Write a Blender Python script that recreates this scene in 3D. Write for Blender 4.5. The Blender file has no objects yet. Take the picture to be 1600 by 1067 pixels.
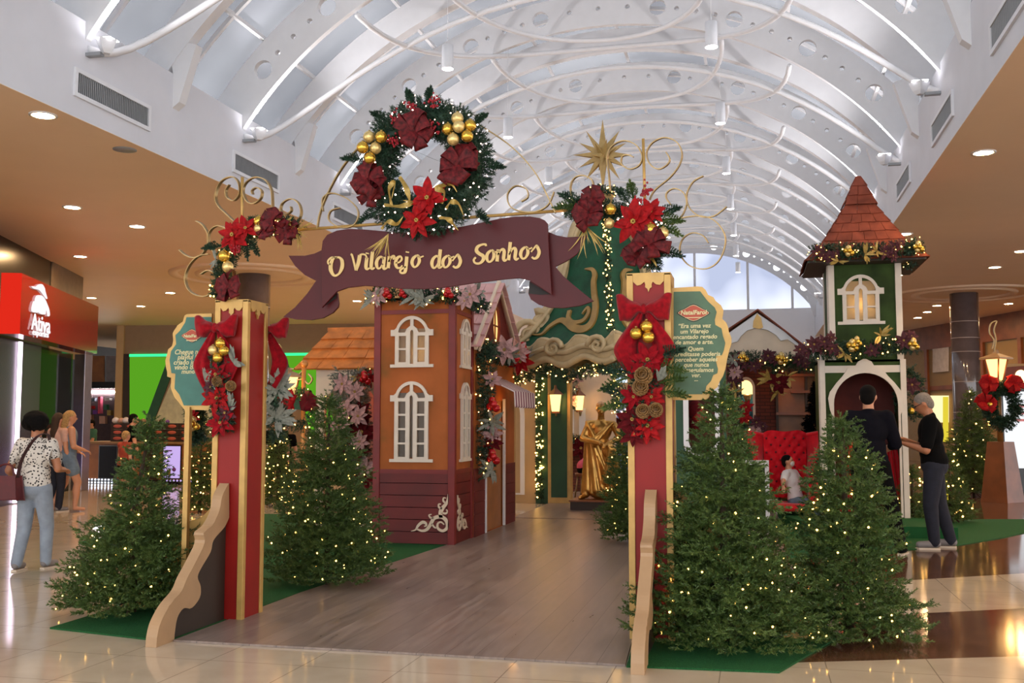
import bpy, math, random
import numpy as np
from mathutils import Vector, Matrix
from mathutils.geometry import tessellate_polygon
V = Vector
PI = math.pi
SC = bpy.context.scene
COL = SC.collection

# ------------------------------------------------------------------ camera, world, exposure
EYE = V((0, 0, 1.45))
TILT = math.atan(126.5 / 1600)
YAW = math.atan(.2375 * math.cos(TILT))
cam_data = bpy.data.cameras.new('camera')
cam_data.sensor_width = 36
cam_data.lens = 36
cam_data.clip_end = 300
cam = bpy.data.objects.new('camera', cam_data)
COL.objects.link(cam)
cam.location = EYE
cam.rotation_euler = (PI / 2 + TILT, 0, YAW)
SC.camera = cam
SC.view_settings.view_transform = 'Standard'
SC.view_settings.look = 'None'
SC.view_settings.exposure = 0.8
SC.view_settings.gamma = 1
SC.view_settings.use_curve_mapping = False
SC.cycles.max_bounces = 7
SC.cycles.diffuse_bounces = 4
SC.cycles.glossy_bounces = 3
SC.cycles.transparent_max_bounces = 10
SC.cycles.sample_clamp_indirect = 4
SC.cycles.caustics_reflective = False
SC.cycles.caustics_refractive = False
SC.cycles.use_denoising = True

world = bpy.data.worlds.new('daylight')
SC.world = world
world.use_nodes = True
WB = world.node_tree.nodes['Background']
WB.inputs[0].default_value = (.95, .965, 1.0, 1)
WB.inputs[1].default_value = 1.9
DOWN_W = 300.0      # emission of one downlight disc
UP_W = 190.0       # watts of one uplight
LANTERN_W = 5.0

# ------------------------------------------------------------------ measured rays: pixel of the photo -> point of the place
_f = V((-math.sin(YAW) * math.cos(TILT), math.cos(YAW) * math.cos(TILT), math.sin(TILT)))
_r = V((math.cos(YAW), math.sin(YAW), 0))
_u = _r.cross(_f)
def ray(x, y): return _f + _r * ((x - 800) / 1600) - _u * ((y - 533.5) / 1600)
def at(x, y, Y): d = ray(x, y); return EYE + d * (Y / d.y)
def atz(x, y, z): d = ray(x, y); return EYE + d * ((z - EYE.z) / d.z)
def atx(x, y, X): d = ray(x, y); return EYE + d * (X / d.x)

# ------------------------------------------------------------------ materials
def lin(r, g=None, b=None):
    if g is None: r, g, b = r
    f = lambda v: (v / 255 / 12.92) if v <= 10.3 else ((v / 255 + .055) / 1.055) ** 2.4
    return (f(r), f(g), f(b), 1)

class NT:
    def __init__(s, name):
        s.m = bpy.data.materials.new(name); s.m.use_nodes = True
        s.t = s.m.node_tree; s.t.nodes.clear()
        s.out = s.t.nodes.new('ShaderNodeOutputMaterial')
    def n(s, kind, **kw):
        nd = s.t.nodes.new(kind)
        for k, v in kw.items(): setattr(nd, k, v)
        return nd
    def l(s, a, b): s.t.links.new(a, b)
    def put(s, sock, v):
        if hasattr(v, 'is_output'): s.l(v, sock)
        else: sock.default_value = v
    def math(s, op, a, b=0.0, c=None):
        nd = s.n('ShaderNodeMath', operation=op)
        s.put(nd.inputs[0], a); s.put(nd.inputs[1], b)
        if c is not None: s.put(nd.inputs[2], c)
        return nd.outputs[0]
    def mix(s, f, a, b):
        nd = s.n('ShaderNodeMix', data_type='RGBA')
        s.put(nd.inputs[0], f); s.put(nd.inputs[6], a); s.put(nd.inputs[7], b)
        return nd.outputs[2]
    def pos(s):
        g = s.n('ShaderNodeNewGeometry'); x = s.n('ShaderNodeSeparateXYZ'); s.l(g.outputs['Position'], x.inputs[0])
        return x.outputs[0], x.outputs[1], x.outputs[2], g.outputs['Position']
    def noise(s, scale, detail=3, vec=None, dist=0):
        nd = s.n('ShaderNodeTexNoise'); nd.inputs['Scale'].default_value = scale; nd.inputs['Detail'].default_value = detail
        nd.inputs['Distortion'].default_value = dist
        if vec is None:
            tc = s.n('ShaderNodeNewGeometry'); vec = tc.outputs['Position']
        s.l(vec, nd.inputs['Vector'])
        return nd.outputs['Fac']
    def ramp(s, f, stops):
        nd = s.n('ShaderNodeValToRGB'); e = nd.color_ramp.elements
        while len(e) < len(stops): e.new(.5)
        for i, (p, c) in enumerate(stops): e[i].position = p; e[i].color = c
        s.l(f, nd.inputs[0]); return nd.outputs[0]
    def scaled(s, vec, sc):
        nd = s.n('ShaderNodeVectorMath', operation='MULTIPLY'); s.l(vec, nd.inputs[0]); nd.inputs[1].default_value = sc
        return nd.outputs[0]
    def pbr(s, color, rough=.5, metal=0, spec=.5, coat=0, bump=None, bstr=.3, emis=None, estr=0, sheen=0):
        p = s.n('ShaderNodeBsdfPrincipled')
        s.put(p.inputs['Base Color'], color); s.put(p.inputs['Roughness'], rough); s.put(p.inputs['Metallic'], metal)
        p.inputs['Specular IOR Level'].default_value = spec; p.inputs['Coat Weight'].default_value = coat
        p.inputs['Sheen Weight'].default_value = sheen
        if emis is not None:
            s.put(p.inputs['Emission Color'], emis); p.inputs['Emission Strength'].default_value = estr
        if bump is not None:
            b = s.n('ShaderNodeBump'); b.inputs['Strength'].default_value = bstr; b.inputs['Distance'].default_value = .02
            s.l(bump, b.inputs['Height']); s.l(b.outputs[0], p.inputs['Normal'])
        s.l(p.outputs[0], s.out.inputs[0]); return s.m

def mat(name, col, rough=.5, metal=0, var=.12, scale=6, spec=.5, coat=0, bump=0, sheen=0):
    t = NT(name)
    c = lin(col)
    if var:
        f = t.noise(scale, 4)
        d = tuple(v * (1 - var) for v in c[:3]) + (1,); b = tuple(min(1, v * (1 + var)) for v in c[:3]) + (1,)
        colr = t.ramp(f, [(.3, d), (.7, b)])
    else: colr = c
    return t.pbr(colr, rough, metal, spec, coat, t.noise(scale * 8, 3) if bump else None, bump, sheen=sheen)

def glow(name, col, strength, sample=False):
    t = NT(name); e = t.n('ShaderNodeEmission'); e.inputs[0].default_value = lin(col); e.inputs[1].default_value = strength
    t.l(e.outputs[0], t.out.inputs[0])
    try: t.m.cycles.emission_sampling = 'AUTO' if sample else 'NONE'
    except Exception: pass
    return t.m

M = {}
M['white'] = mat('white_paint', (226, 228, 232), .5, var=.03)
M['fascia'] = mat('fascia_paint', (216, 218, 224), .55, var=.03, scale=2)
M['rib'] = mat('rib_paint', (228, 229, 231), .4, var=.02)
M['grille'] = mat('grille_metal', (150, 153, 155), .4, .3, var=.05)
M['dark'] = mat('dark_void', (30, 26, 24), .7, var=.2)
M['black'] = mat('black_panel', (26, 22, 21), .25, var=.2, scale=2)
M['gold'] = mat('gold_paint', (190, 152, 84), .42, .25, var=.12, scale=9)
M['iron'] = mat('gold_iron', (150, 126, 84), .35, .75, var=.2, scale=20)
M['red'] = mat('red_board', (138, 22, 16), .45, var=.10, scale=3, spec=.3)
M['velvet'] = mat('red_velvet', (140, 4, 20), .8, var=.35, scale=30, spec=.15, sheen=.15)
M['velvet_dark'] = mat('dark_red_velvet', (84, 6, 14), .8, var=.35, scale=30, spec=.15, sheen=.1)
M['plaid'] = mat('burgundy_ribbon', (88, 16, 20), .6, var=.7, scale=40, spec=.25)
M['maroon'] = mat('maroon_board', (74, 16, 18), .4, var=.08, scale=4, spec=.25)
M['letter'] = mat('letter_cream', (214, 184, 118), .5, var=.05)
M['petal'] = mat('poinsettia_red', (150, 8, 14), .65, var=.35, scale=40, spec=.2)
M['wine'] = mat('wine_petal', (70, 14, 28), .7, var=.45, scale=40)
M['pinkflower'] = mat('dusty_pink_petal', (176, 138, 136), .7, var=.3, scale=30)
M['silver'] = mat('frosted_leaf', (128, 132, 120), .6, var=.3, scale=40)
M['goldleaf'] = mat('gold_ribbon', (168, 140, 70), .4, .3, var=.3, scale=30)
M['bauble'] = mat('gold_bauble', (212, 172, 70), .24, .85, var=.06, scale=10)
M['bauble_red'] = mat('red_bauble', (176, 20, 26), .2, .3, var=.1)
M['bauble_pale'] = mat('pale_gold_bauble', (222, 196, 130), .35, .7, var=.25, scale=60)
M['cone'] = mat('pine_cone_scale', (126, 92, 48), .6, var=.5, scale=50)
M['berry'] = mat('red_berry', (150, 14, 30), .35, var=.2, scale=30)
M['needle'] = None
M['trunk'] = mat('tree_trunk', (60, 46, 32), .8, var=.3)
M['wood'] = mat('cut_board_edge', (172, 140, 104), .5, var=.08, scale=5)
M['mdf'] = mat('pale_board_face', (150, 120, 84), .5, var=.08, scale=5)
M['brownboard'] = mat('dark_brown_board', (48, 36, 28), .6, var=.12, scale=3)
M['cream'] = mat('cream_paint', (214, 196, 172), .5, var=.07, scale=4)
M['rococo'] = mat('rococo_cream', (188, 168, 128), .5, var=.2, scale=5)
M['rococo_gold'] = mat('dull_gold_scroll', (158, 128, 72), .45, .1, var=.2, scale=5)
M['canopygreen'] = mat('canopy_green', (8, 74, 48), .7, var=.3, scale=7, bump=.25)
M['pillargreen'] = mat('pillar_green', (16, 66, 34), .5, var=.15, scale=4)
M['towergreen'] = mat('tower_green', (50, 70, 30), .7, var=.45, scale=3.2, spec=.2)
def m_orange():
    t = NT('orange_plaster'); f = t.noise(2.2, 4)
    return t.pbr(t.ramp(f, [(.28, lin(116, 84, 44)), (.45, lin(158, 90, 46)), (.7, lin(176, 100, 54))]), .75, 0, .2)
M['orange'] = m_orange()
M['redwood'] = mat('red_planks', (98, 20, 18), .55, var=.25, scale=3)
M['redtrim'] = mat('red_trim', (116, 24, 22), .5, var=.15, scale=4)
M['terracotta'] = mat('terracotta_shingle', (122, 62, 46), .75, var=.38, scale=5, spec=.2)
M['shingle'] = mat('orange_wood_shingle', (196, 118, 52), .6, var=.3, scale=6)
M['shingle_pinklit'] = mat('pink_lit_shingle', (206, 160, 158), .7, var=.15, scale=4)  # pinkish light on the roof is put into this colour
M['signgreen'] = mat('sign_green', (74, 104, 78), .55, var=.15, scale=9)
M['signteal'] = mat('sign_teal', (58, 112, 100), .55, var=.12, scale=9)
M['badge'] = mat('badge_red', (176, 72, 44), .5, var=.1)
M['text'] = mat('text_cream', (214, 206, 156), .6, var=.04)
M['bronze'] = mat('gold_bronze', (206, 158, 84), .3, .85, var=.25, scale=5)
M['throne'] = mat('throne_velvet', (206, 8, 30), .65, var=.15, scale=14, spec=.2, sheen=.2)
M['throne_button'] = mat('throne_button', (110, 6, 20), .6, var=.2)
M['pillar'] = mat('grey_column_tile', (96, 88, 92), .12, var=.25, scale=2, coat=.5)
M['joint'] = mat('column_joint', (170, 160, 158), .3, var=.05)
M['steel'] = mat('brushed_steel', (176, 172, 180), .3, .9, var=.06)
M['beige'] = mat('beige_wall', (190, 160, 116), .6, var=.05, scale=2)
M['wooddark'] = mat('brown_wood', (124, 70, 36), .4, var=.25, scale=3)
M['counterwood'] = mat('counter_wood', (150, 96, 50), .4, var=.2, scale=4)
M['skin'] = mat('skin', (198, 142, 110), .5, var=.06, scale=12)
M['skin_tan'] = mat('tan_skin', (176, 116, 82), .5, var=.06, scale=12)
M['hair_black'] = mat('black_hair', (12, 9, 8), .8, var=.4, scale=60, bump=.6, spec=.15)
M['hair_brown'] = mat('brown_hair', (60, 40, 28), .6, var=.4, scale=60, bump=.6)
M['hair_grey'] = mat('grey_hair', (142, 132, 122), .6, var=.25, scale=50, bump=.6)
M['hair_blond'] = mat('blond_hair', (186, 148, 92), .5, var=.3, scale=50, bump=.6)
M['navy'] = mat('navy_cloth', (15, 15, 23), .9, var=.2, scale=10, spec=.1)
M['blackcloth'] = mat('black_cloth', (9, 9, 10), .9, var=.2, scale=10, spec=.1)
M['jean'] = mat('pale_denim', (140, 152, 166), .85, var=.15, scale=12)
M['jean_dark'] = mat('dark_denim', (28, 31, 44), .9, var=.25, scale=12)
M['denim'] = mat('denim', (104, 124, 142), .85, var=.2, scale=12)
M['whitecloth'] = mat('white_cotton', (220, 220, 222), .85, var=.06, scale=10)
M['pinkcloth'] = mat('pink_cotton', (214, 90, 120), .85, var=.15, scale=10)
M['rosecloth'] = mat('pale_rose_cotton', (206, 164, 148), .85, var=.1, scale=10)
M['greencloth'] = mat('green_cotton', (60, 112, 92), .85, var=.15, scale=10)
M['orangecloth'] = mat('rust_cotton', (160, 62, 40), .85, var=.2, scale=10)
M['shoe'] = mat('grey_shoe', (128, 124, 124), .6, var=.1)
M['sole'] = mat('white_sole', (210, 196, 176), .5, var=.05)
M['leather'] = mat('maroon_leather', (84, 10, 18), .5, var=.2, scale=10)
M['strap'] = mat('dark_strap', (62, 34, 40), .5, var=.2, scale=20)
M['phone'] = mat('phone_black', (20, 20, 24), .15, var=0)
M['mask'] = mat('mask_white', (210, 206, 202), .8, var=.03)
M['redgloss'] = mat('red_sign_panel', (150, 18, 14), .15, var=.04, coat=.4)
M['redside'] = glow('red_sign_side', (232, 44, 28), .55)
M['whitesign'] = glow('white_sign_light', (255, 250, 250), .6)
M['led'] = glow('white_led', (255, 230, 255), 2.2, True)
M['greenlit'] = glow('green_lit_panel', (104, 188, 40), .42, True)
M['tealled'] = glow('green_led', (60, 255, 150), .8, True)
M['darkgreen'] = mat('dark_green_panel', (20, 80, 44), .5, var=.1)
M['screen_violet'] = glow('violet_screen', (214, 186, 250), .52)
M['screen_white'] = glow('white_screen', (246, 250, 255), .62, True)
M['screen_dark'] = mat('dark_screen', (14, 16, 28), .4, var=0, spec=.2)
M['violet'] = mat('violet_cloth', (120, 66, 160), .7, var=.1)
M['bulb'] = glow('fairy_bulb', (255, 190, 96), 9)
M['bulb_cool'] = glow('fairy_bulb_cool', (255, 210, 190), 8)
M['star'] = mat('star_gold', (176, 148, 92), .6, .1, var=.15, scale=9)
M['wire'] = mat('string_wire', (20, 40, 24), .6, var=0)
M['lantern'] = glow('lantern_glow', (255, 200, 124), 1.5, True)
M['lens'] = glow('downlight_lens', (255, 206, 146), DOWN_W, True)
M['lens_white'] = glow('pendant_lens', (255, 250, 242), 60, True)
M['uplens'] = glow('uplight_lens', (255, 250, 255), 12)
M['windowglow'] = glow('warm_bulb', (255, 206, 130), 6, True)
M['teal'] = mat('teal_wall', (40, 110, 130), .6, var=.1)
M['cabinet'] = mat('white_board', (216, 206, 192), .5, var=.05)

def m_needle():
    t = NT('pine_needle')
    f = t.noise(9, 3); g = t.noise(60, 2)
    c1 = t.ramp(f, [(.3, lin(44, 68, 30)), (.55, lin(72, 100, 44)), (.75, lin(122, 138, 70))])
    c2 = t.ramp(g, [(.35, lin(48, 70, 32)), (.7, lin(104, 126, 62))])
    return t.pbr(t.mix(.4, c1, c2), .5, 0, .4)
M['needle'] = m_needle()
def m_needle2():
    t = NT('garland_needle'); f = t.noise(30, 3)
    return t.pbr(t.ramp(f, [(.3, lin(20, 44, 34)), (.7, lin(52, 84, 60))]), .55, 0, .4)
M['garland'] = m_needle2()
M['glassgreen'] = mat('dark_glass', (30, 34, 28), .06, var=.1, spec=.8)

def m_floor():
    t = NT('polished_floor_tile')
    x, y, z, P = t.pos()
    def line(c, off, per):
        fr = t.math('FRACT', t.math('DIVIDE', t.math('SUBTRACT', c, off), per))
        d = t.math('ABSOLUTE', t.math('SUBTRACT', fr, .5))
        return t.math('GREATER_THAN', d, .5 - .0035 / per)
    ln = t.math('MAXIMUM', line(x, .386, .61), line(y, 6.44, .64))
    def side(k, x0, y0):   # >0 beyond the line
        return t.math('GREATER_THAN', t.math('SUBTRACT', t.math('SUBTRACT', y, y0), t.math('MULTIPLY', t.math('SUBTRACT', x, x0), k)), 0)
    b1 = side(.36, .64, 6.72); b2 = side(.50, 1.2, 8.45); b3 = side(.63, 1.24, 10.1)
    band = t.math('MAXIMUM', t.math('SUBTRACT', b1, b2), b3)
    right = t.math('GREATER_THAN', x, -.7)
    band = t.math('MULTIPLY', band, right)
    nz = t.noise(3, 5)
    beige = t.ramp(nz, [(.3, lin(196, 182, 160)), (.7, lin(208, 194, 172))])
    brown = t.ramp(nz, [(.3, lin(84, 58, 44)), (.7, lin(112, 80, 60))])
    c = t.mix(band, beige, brown)
    c = t.mix(t.math('MULTIPLY', ln, .6), c, lin(110, 100, 88))
    return t.pbr(c, t.math('ADD', .07, t.math('MULTIPLY', nz, .05)), 0, .5)
M['floor'] = m_floor()
def m_deck(name, a, b):
    t = NT(name); x, y, z, P = t.pos()
    v = t.scaled(P, (7, .8, 1))
    f = t.noise(3, 6, v, .4)
    pl = t.math('FLOOR', t.math('DIVIDE', x, .19))
    w = t.n('ShaderNodeTexWhiteNoise', noise_dimensions='1D'); t.l(pl, w.inputs['W'])
    c = t.ramp(f, [(.25, a), (.75, b)])
    c = t.mix(t.math('MULTIPLY', w.outputs[0], .3), c, lin(86, 74, 68))
    fr = t.math('FRACT', t.math('DIVIDE', x, .19)); edge = t.math('LESS_THAN', fr, .015)
    c = t.mix(edge, c, lin(60, 52, 48))
    return t.pbr(c, t.math('ADD', .22, t.math('MULTIPLY', f, .2)), 0, .5)
M['deck'] = m_deck('grey_wood_vinyl', lin(116, 102, 94), lin(158, 142, 132))
def m_grass():
    t = NT('artificial_grass'); f = t.noise(220, 3); g = t.noise(3, 2)
    c = t.ramp(f, [(.3, lin(14, 70, 34)), (.7, lin(52, 124, 70))])
    return t.pbr(c, .8, 0, .2, bump=f, bstr=.8)
M['grass'] = m_grass()
def m_glass():
    t = NT('skylight_panel')
    tr = t.n('ShaderNodeBsdfTransparent'); f = t.noise(.5, 3)
    t.l(t.ramp(f, [(.3, (.16, .165, .18, 1)), (.7, (.30, .305, .32, 1))]), tr.inputs[0])
    g = t.n('ShaderNodeBsdfPrincipled'); g.inputs['Base Color'].default_value = lin(132, 134, 140)
    g.inputs['Roughness'].default_value = .25
    mx = t.n('ShaderNodeMixShader'); mx.inputs[0].default_value = .5
    t.l(tr.outputs[0], mx.inputs[1]); t.l(g.outputs[0], mx.inputs[2]); t.l(mx.outputs[0], t.out.inputs[0])
    return t.m
M['skyglass'] = m_glass()
def m_pane(name, tint, mixf):
    t = NT(name)
    tr = t.n('ShaderNodeBsdfTransparent'); tr.inputs[0].default_value = tint
    g = t.n('ShaderNodeBsdfPrincipled'); g.inputs['Base Color'].default_value = (.4, .4, .36, 1); g.inputs['Roughness'].default_value = .12
    mx = t.n('ShaderNodeMixShader'); mx.inputs[0].default_value = mixf
    t.l(tr.outputs[0], mx.inputs[1]); t.l(g.outputs[0], mx.inputs[2]); t.l(mx.outputs[0], t.out.inputs[0])
    return t.m
M['pane'] = m_pane('tinted_pane', (.9, .85, .75, 1), .35)
M['shopglass'] = m_pane('shop_glass', (.55, .55, .52, 1), .35)
M['shopglass'].node_tree.nodes['Principled BSDF'].inputs['Base Color'].default_value = (.02, .025, .02, 1)
M['shopglass'].node_tree.nodes['Principled BSDF'].inputs['Roughness'].default_value = .03
def m_frost():
    t = NT('frosted_pane')
    a = t.n('ShaderNodeBsdfTranslucent'); a.inputs[0].default_value = (.7, .62, .48, 1)
    b = t.n('ShaderNodeBsdfPrincipled'); b.inputs['Base Color'].default_value = (.15, .14, .11, 1); b.inputs['Roughness'].default_value = .25
    mx = t.n('ShaderNodeMixShader'); mx.inputs[0].default_value = .45
    t.l(a.outputs[0], mx.inputs[1]); t.l(b.outputs[0], mx.inputs[2]); t.l(mx.outputs[0], t.out.inputs[0])
    return t.m
M['frost'] = m_frost()
def m_brick():
    t = NT('dark_brick'); x, y, z, P = t.pos()
    cv = t.n('ShaderNodeCombineXYZ'); t.l(x, cv.inputs[0]); t.l(z, cv.inputs[1])
    b = t.n('ShaderNodeTexBrick'); b.inputs['Scale'].default_value = 1
    b.inputs['Brick Width'].default_value = .17; b.inputs['Row Height'].default_value = .06; b.inputs['Mortar Size'].default_value = .006
    b.inputs['Color1'].default_value = lin(112, 52, 38); b.inputs['Color2'].default_value = lin(84, 38, 30); b.inputs['Mortar'].default_value = lin(52, 30, 26)
    t.l(cv.outputs[0], b.inputs['Vector'])
    return t.pbr(b.outputs[0], .8)
M['brick'] = m_brick()
def m_leopard():
    t = NT('spotted_blouse'); tc = t.n('ShaderNodeNewGeometry')
    v = t.n('ShaderNodeTexVoronoi'); v.inputs['Scale'].default_value = 42; t.l(tc.outputs['Position'], v.inputs['Vector'])
    f = t.math('LESS_THAN', v.outputs['Distance'], .36)
    return t.pbr(t.mix(f, lin(214, 208, 198), lin(34, 28, 28)), .85)
M['leopard'] = m_leopard()
def m_stripe():
    t = NT('striped_awning'); x, y, z, P = t.pos()
    f = t.math('GREATER_THAN', t.math('FRACT', t.math('DIVIDE', y, .15)), .5)
    return t.pbr(t.mix(f, lin(226, 214, 214), lin(120, 60, 84)), .7)
M['stripe'] = m_stripe()
def m_far():
    t = NT('far_sky_glass'); x, y, z, P = t.pos()
    e = t.n('ShaderNodeEmission'); f = t.noise(.35, 2)
    t.l(t.ramp(f, [(.35, lin(160, 168, 192)), (.65, lin(224, 229, 246))]), e.inputs[0]); e.inputs[1].default_value = .9
    t.l(e.outputs[0], t.out.inputs[0]); return t.m
M['farglass'] = m_far()

# ------------------------------------------------------------------ mesh building
def spl(pts, n=8, closed=False):
    P = [V(p) if len(p) == 3 else V((p[0], p[1], 0)) for p in pts]; out = []
    N = len(P)
    if N < 3 and not closed: return P
    for i in range(N if closed else N - 1):
        g = (lambda k: P[k % N]) if closed else (lambda k: P[max(0, min(N - 1, k))])
        p0, p1, p2, p3 = g(i - 1), g(i), g(i + 1), g(i + 2)
        for k in range(n):
            t = k / n
            out.append(.5 * ((2 * p1) + (p2 - p0) * t + (2 * p0 - 5 * p1 + 4 * p2 - p3) * t * t + (3 * p1 - p0 - 3 * p2 + p3) * t ** 3))
    if not closed: out.append(P[-1])
    return out
def spl2(pts, n=8, closed=False): return [(p.x, p.y) for p in spl([(a, b) for a, b in pts], n, closed)]

class Fr:
    """A plane in the place: origin, right, up; normal looks towards the viewer of the plane's front."""
    def __init__(s, o, u=(1, 0, 0), v=(0, 0, 1)):
        s.o, s.u, s.v = V(o), V(u).normalized(), V(v).normalized(); s.n = s.u.cross(s.v)
    def __call__(s, a, b, c=0): return s.o + s.u * a + s.v * b + s.n * c

class MB:
    def __init__(s): s.V = []; s.F = []; s.I = []; s.S = []
    def add(s, vs, fs, mi=0, sm=False):
        b = len(s.V); s.V.extend([tuple(v) for v in vs])
        for f in fs: s.F.append(tuple(i + b for i in f)); s.I.append(mi); s.S.append(sm)
        return s
    def box(s, a, b, mi=0):
        (x0, y0, z0), (x1, y1, z1) = a, b
        x0, x1 = min(x0, x1), max(x0, x1); y0, y1 = min(y0, y1), max(y0, y1); z0, z1 = min(z0, z1), max(z0, z1)
        v = [(x0, y0, z0), (x1, y0, z0), (x1, y1, z0), (x0, y1, z0), (x0, y0, z1), (x1, y0, z1), (x1, y1, z1), (x0, y1, z1)]
        return s.add(v, [(3, 2, 1, 0), (4, 5, 6, 7), (0, 1, 5, 4), (1, 2, 6, 5), (2, 3, 7, 6), (3, 0, 4, 7)], mi)
    def fbox(s, fr, a0, a1, b0, b1, c0, c1, mi=0):
        v = [fr(a, b, c) for c in (c0, c1) for a, b in ((a0, b0), (a1, b0), (a1, b1), (a0, b1))]
        return s.add(v, [(3, 2, 1, 0), (4, 5, 6, 7), (0, 1, 5, 4), (1, 2, 6, 5), (2, 3, 7, 6), (3, 0, 4, 7)], mi)
    def tube(s, pts, r, n=8, mi=0, closed=False, cap=True):
        P = [V(p) for p in pts]; N = len(P); R = r if hasattr(r, '__len__') else [r] * N
        rings = []; up = None
        for i in range(N):
            a = P[(i - 1) % N] if closed else P[max(0, i - 1)]; b = P[(i + 1) % N] if closed else P[min(N - 1, i + 1)]
            t = (b - a)
            t = t.normalized() if t.length > 1e-9 else V((0, 0, 1))
            if up is None: up = t.orthogonal().normalized()
            up = (up - t * up.dot(t)); up = up.normalized() if up.length > 1e-6 else t.orthogonal().normalized()
            sd = t.cross(up)
            rings.append([P[i] + (up * math.cos(2 * PI * k / n) + sd * math.sin(2 * PI * k / n)) * R[i] for k in range(n)])
        vs = [v for rg in rings for v in rg]; fs = []
        for i in range(N if closed else N - 1):
            j = (i + 1) % N
            for k in range(n): fs.append((i * n + k, i * n + (k + 1) % n, j * n + (k + 1) % n, j * n + k))
        if cap and not closed: fs += [tuple(range(n - 1, -1, -1)), tuple((N - 1) * n + k for k in range(n))]
        return s.add(vs, fs, mi, True)
    def bar(s, pts, w, t, nrm, mi=0):
        """flat iron strip: width w along nrm, thickness t in the curve's plane"""
        P = [V(p) for p in pts]; N = len(P); nrm = V(nrm).normalized(); vs = []; fs = []
        for i in range(N):
            d = (P[min(N - 1, i + 1)] - P[max(0, i - 1)]).normalized(); q = d.cross(nrm).normalized() * t / 2; h = nrm * w / 2
            vs += [P[i] - q - h, P[i] + q - h, P[i] + q + h, P[i] - q + h]
        for i in range(N - 1):
            for k in range(4): fs.append((i * 4 + k, i * 4 + (k + 1) % 4, i * 4 + 4 + (k + 1) % 4, i * 4 + 4 + k))
        fs += [(3, 2, 1, 0), tuple((N - 1) * 4 + k for k in range(4))]
        return s.add(vs, fs, mi)
    def lathe(s, prof, c=(0, 0, 0), n=20, mi=0, ax=None, sm=True, cap=True):
        c = V(c); az = V(ax).normalized() if ax else V((0, 0, 1)); ux = az.orthogonal().normalized() if ax else V((1, 0, 0)); uy = az.cross(ux)
        vs = [c + az * z + (ux * math.cos(2 * PI * k / n) + uy * math.sin(2 * PI * k / n)) * r for r, z in prof for k in range(n)]
        fs = []
        for i in range(len(prof) - 1):
            for k in range(n): fs.append((i * n + k, i * n + (k + 1) % n, (i + 1) * n + (k + 1) % n, (i + 1) * n + k))
        if cap: fs += [tuple(range(n - 1, -1, -1)), tuple((len(prof) - 1) * n + k for k in range(n))]
        return s.add(vs, fs, mi, sm)
    def ball(s, c, r, n=14, mi=0, sq=(1, 1, 1), rot=None):
        c = V(c); m = max(4, n // 2); vs = []; fs = []
        R = rot or Matrix.Identity(3)
        for i in range(m + 1):
            th = PI * i / m
            for k in range(n):
                p = V((math.sin(th) * math.cos(2 * PI * k / n) * sq[0], math.sin(th) * math.sin(2 * PI * k / n) * sq[1], math.cos(th) * sq[2])) * r
                vs.append(c + R @ p)
        for i in range(m):
            for k in range(n): fs.append(((i + 1) * n + k, (i + 1) * n + (k + 1) % n, i * n + (k + 1) % n, i * n + k))
        return s.add(vs, fs, mi, True)
    def plate(s, loops, fr, c0, c1, mi=0):
        """flat board with outline loops[0] and holes loops[1:], from depth c0 to c1 along the frame's normal"""
        lp = [[(a, b) for a, b in L] for L in loops]
        tri = tessellate_polygon([[V((a, b, 0)) for a, b in L] for L in lp])
        flat = [p for L in lp for p in L]; n = len(flat)
        vs = [fr(a, b, c1) for a, b in flat] + [fr(a, b, c0) for a, b in flat]; fs = []
        for t in tri:
            a, b, c = t
            ar = (flat[b][0] - flat[a][0]) * (flat[c][1] - flat[a][1]) - (flat[b][1] - flat[a][1]) * (flat[c][0] - flat[a][0])
            t = (a, b, c) if ar > 0 else (a, c, b)
            fs.append(t); fs.append((t[2] + n, t[1] + n, t[0] + n))
        o = 0
        for L in lp:
            m = len(L)
            for k in range(m): fs.append((o + k, o + (k + 1) % m, o + (k + 1) % m + n, o + k + n))
            o += m
        return s.add(vs, fs, mi)
    def strip(s, pts, w, fr, c0, c1, mi=0):
        """brush stroke of varying width laid on a plane"""
        N = len(pts); W = w if hasattr(w, '__len__') else [w] * N; vs = []
        for i in range(N):
            a, b = pts[max(0, i - 1)], pts[min(N - 1, i + 1)]; dx, dy = b[0] - a[0], b[1] - a[1]; L = math.hypot(dx, dy) or 1
            nx, ny = -dy / L * W[i] / 2, dx / L * W[i] / 2; x, y = pts[i]
            vs += [fr(x + nx, y + ny, c1), fr(x - nx, y - ny, c1), fr(x - nx, y - ny, c0), fr(x + nx, y + ny, c0)]
        fs = []
        for i in range(N - 1):
            for k in range(4): fs.append((i * 4 + k, i * 4 + 4 + k, i * 4 + 4 + (k + 1) % 4, i * 4 + (k + 1) % 4))
        fs += [(0, 1, 2, 3), tuple((N - 1) * 4 + k for k in (3, 2, 1, 0))]
        return s.add(vs, fs, mi)
    def grid(s, fn, nu, nv, mi=0, sm=True, wrapu=False):
        vs = [fn(i / (nu if wrapu else nu - 1), j / (nv - 1)) for j in range(nv) for i in range(nu)]; fs = []
        for j in range(nv - 1):
            for i in range(nu if wrapu else nu - 1):
                k = (i + 1) % nu
                fs.append((j * nu + i, j * nu + k, (j + 1) * nu + k, (j + 1) * nu + i))
        return s.add(vs, fs, mi, sm)
    def build(s, name, mats, parent=None, bevel=0):
        me = bpy.data.meshes.new(name); me.from_pydata(s.V, [], s.F)
        if not isinstance(mats, (list, tuple)): mats = [mats]
        for m in mats: me.materials.append(M[m] if isinstance(m, str) else m)
        me.polygons.foreach_set('material_index', s.I); me.polygons.foreach_set('use_smooth', s.S); me.update()
        return link(name, me, parent, bevel)

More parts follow.
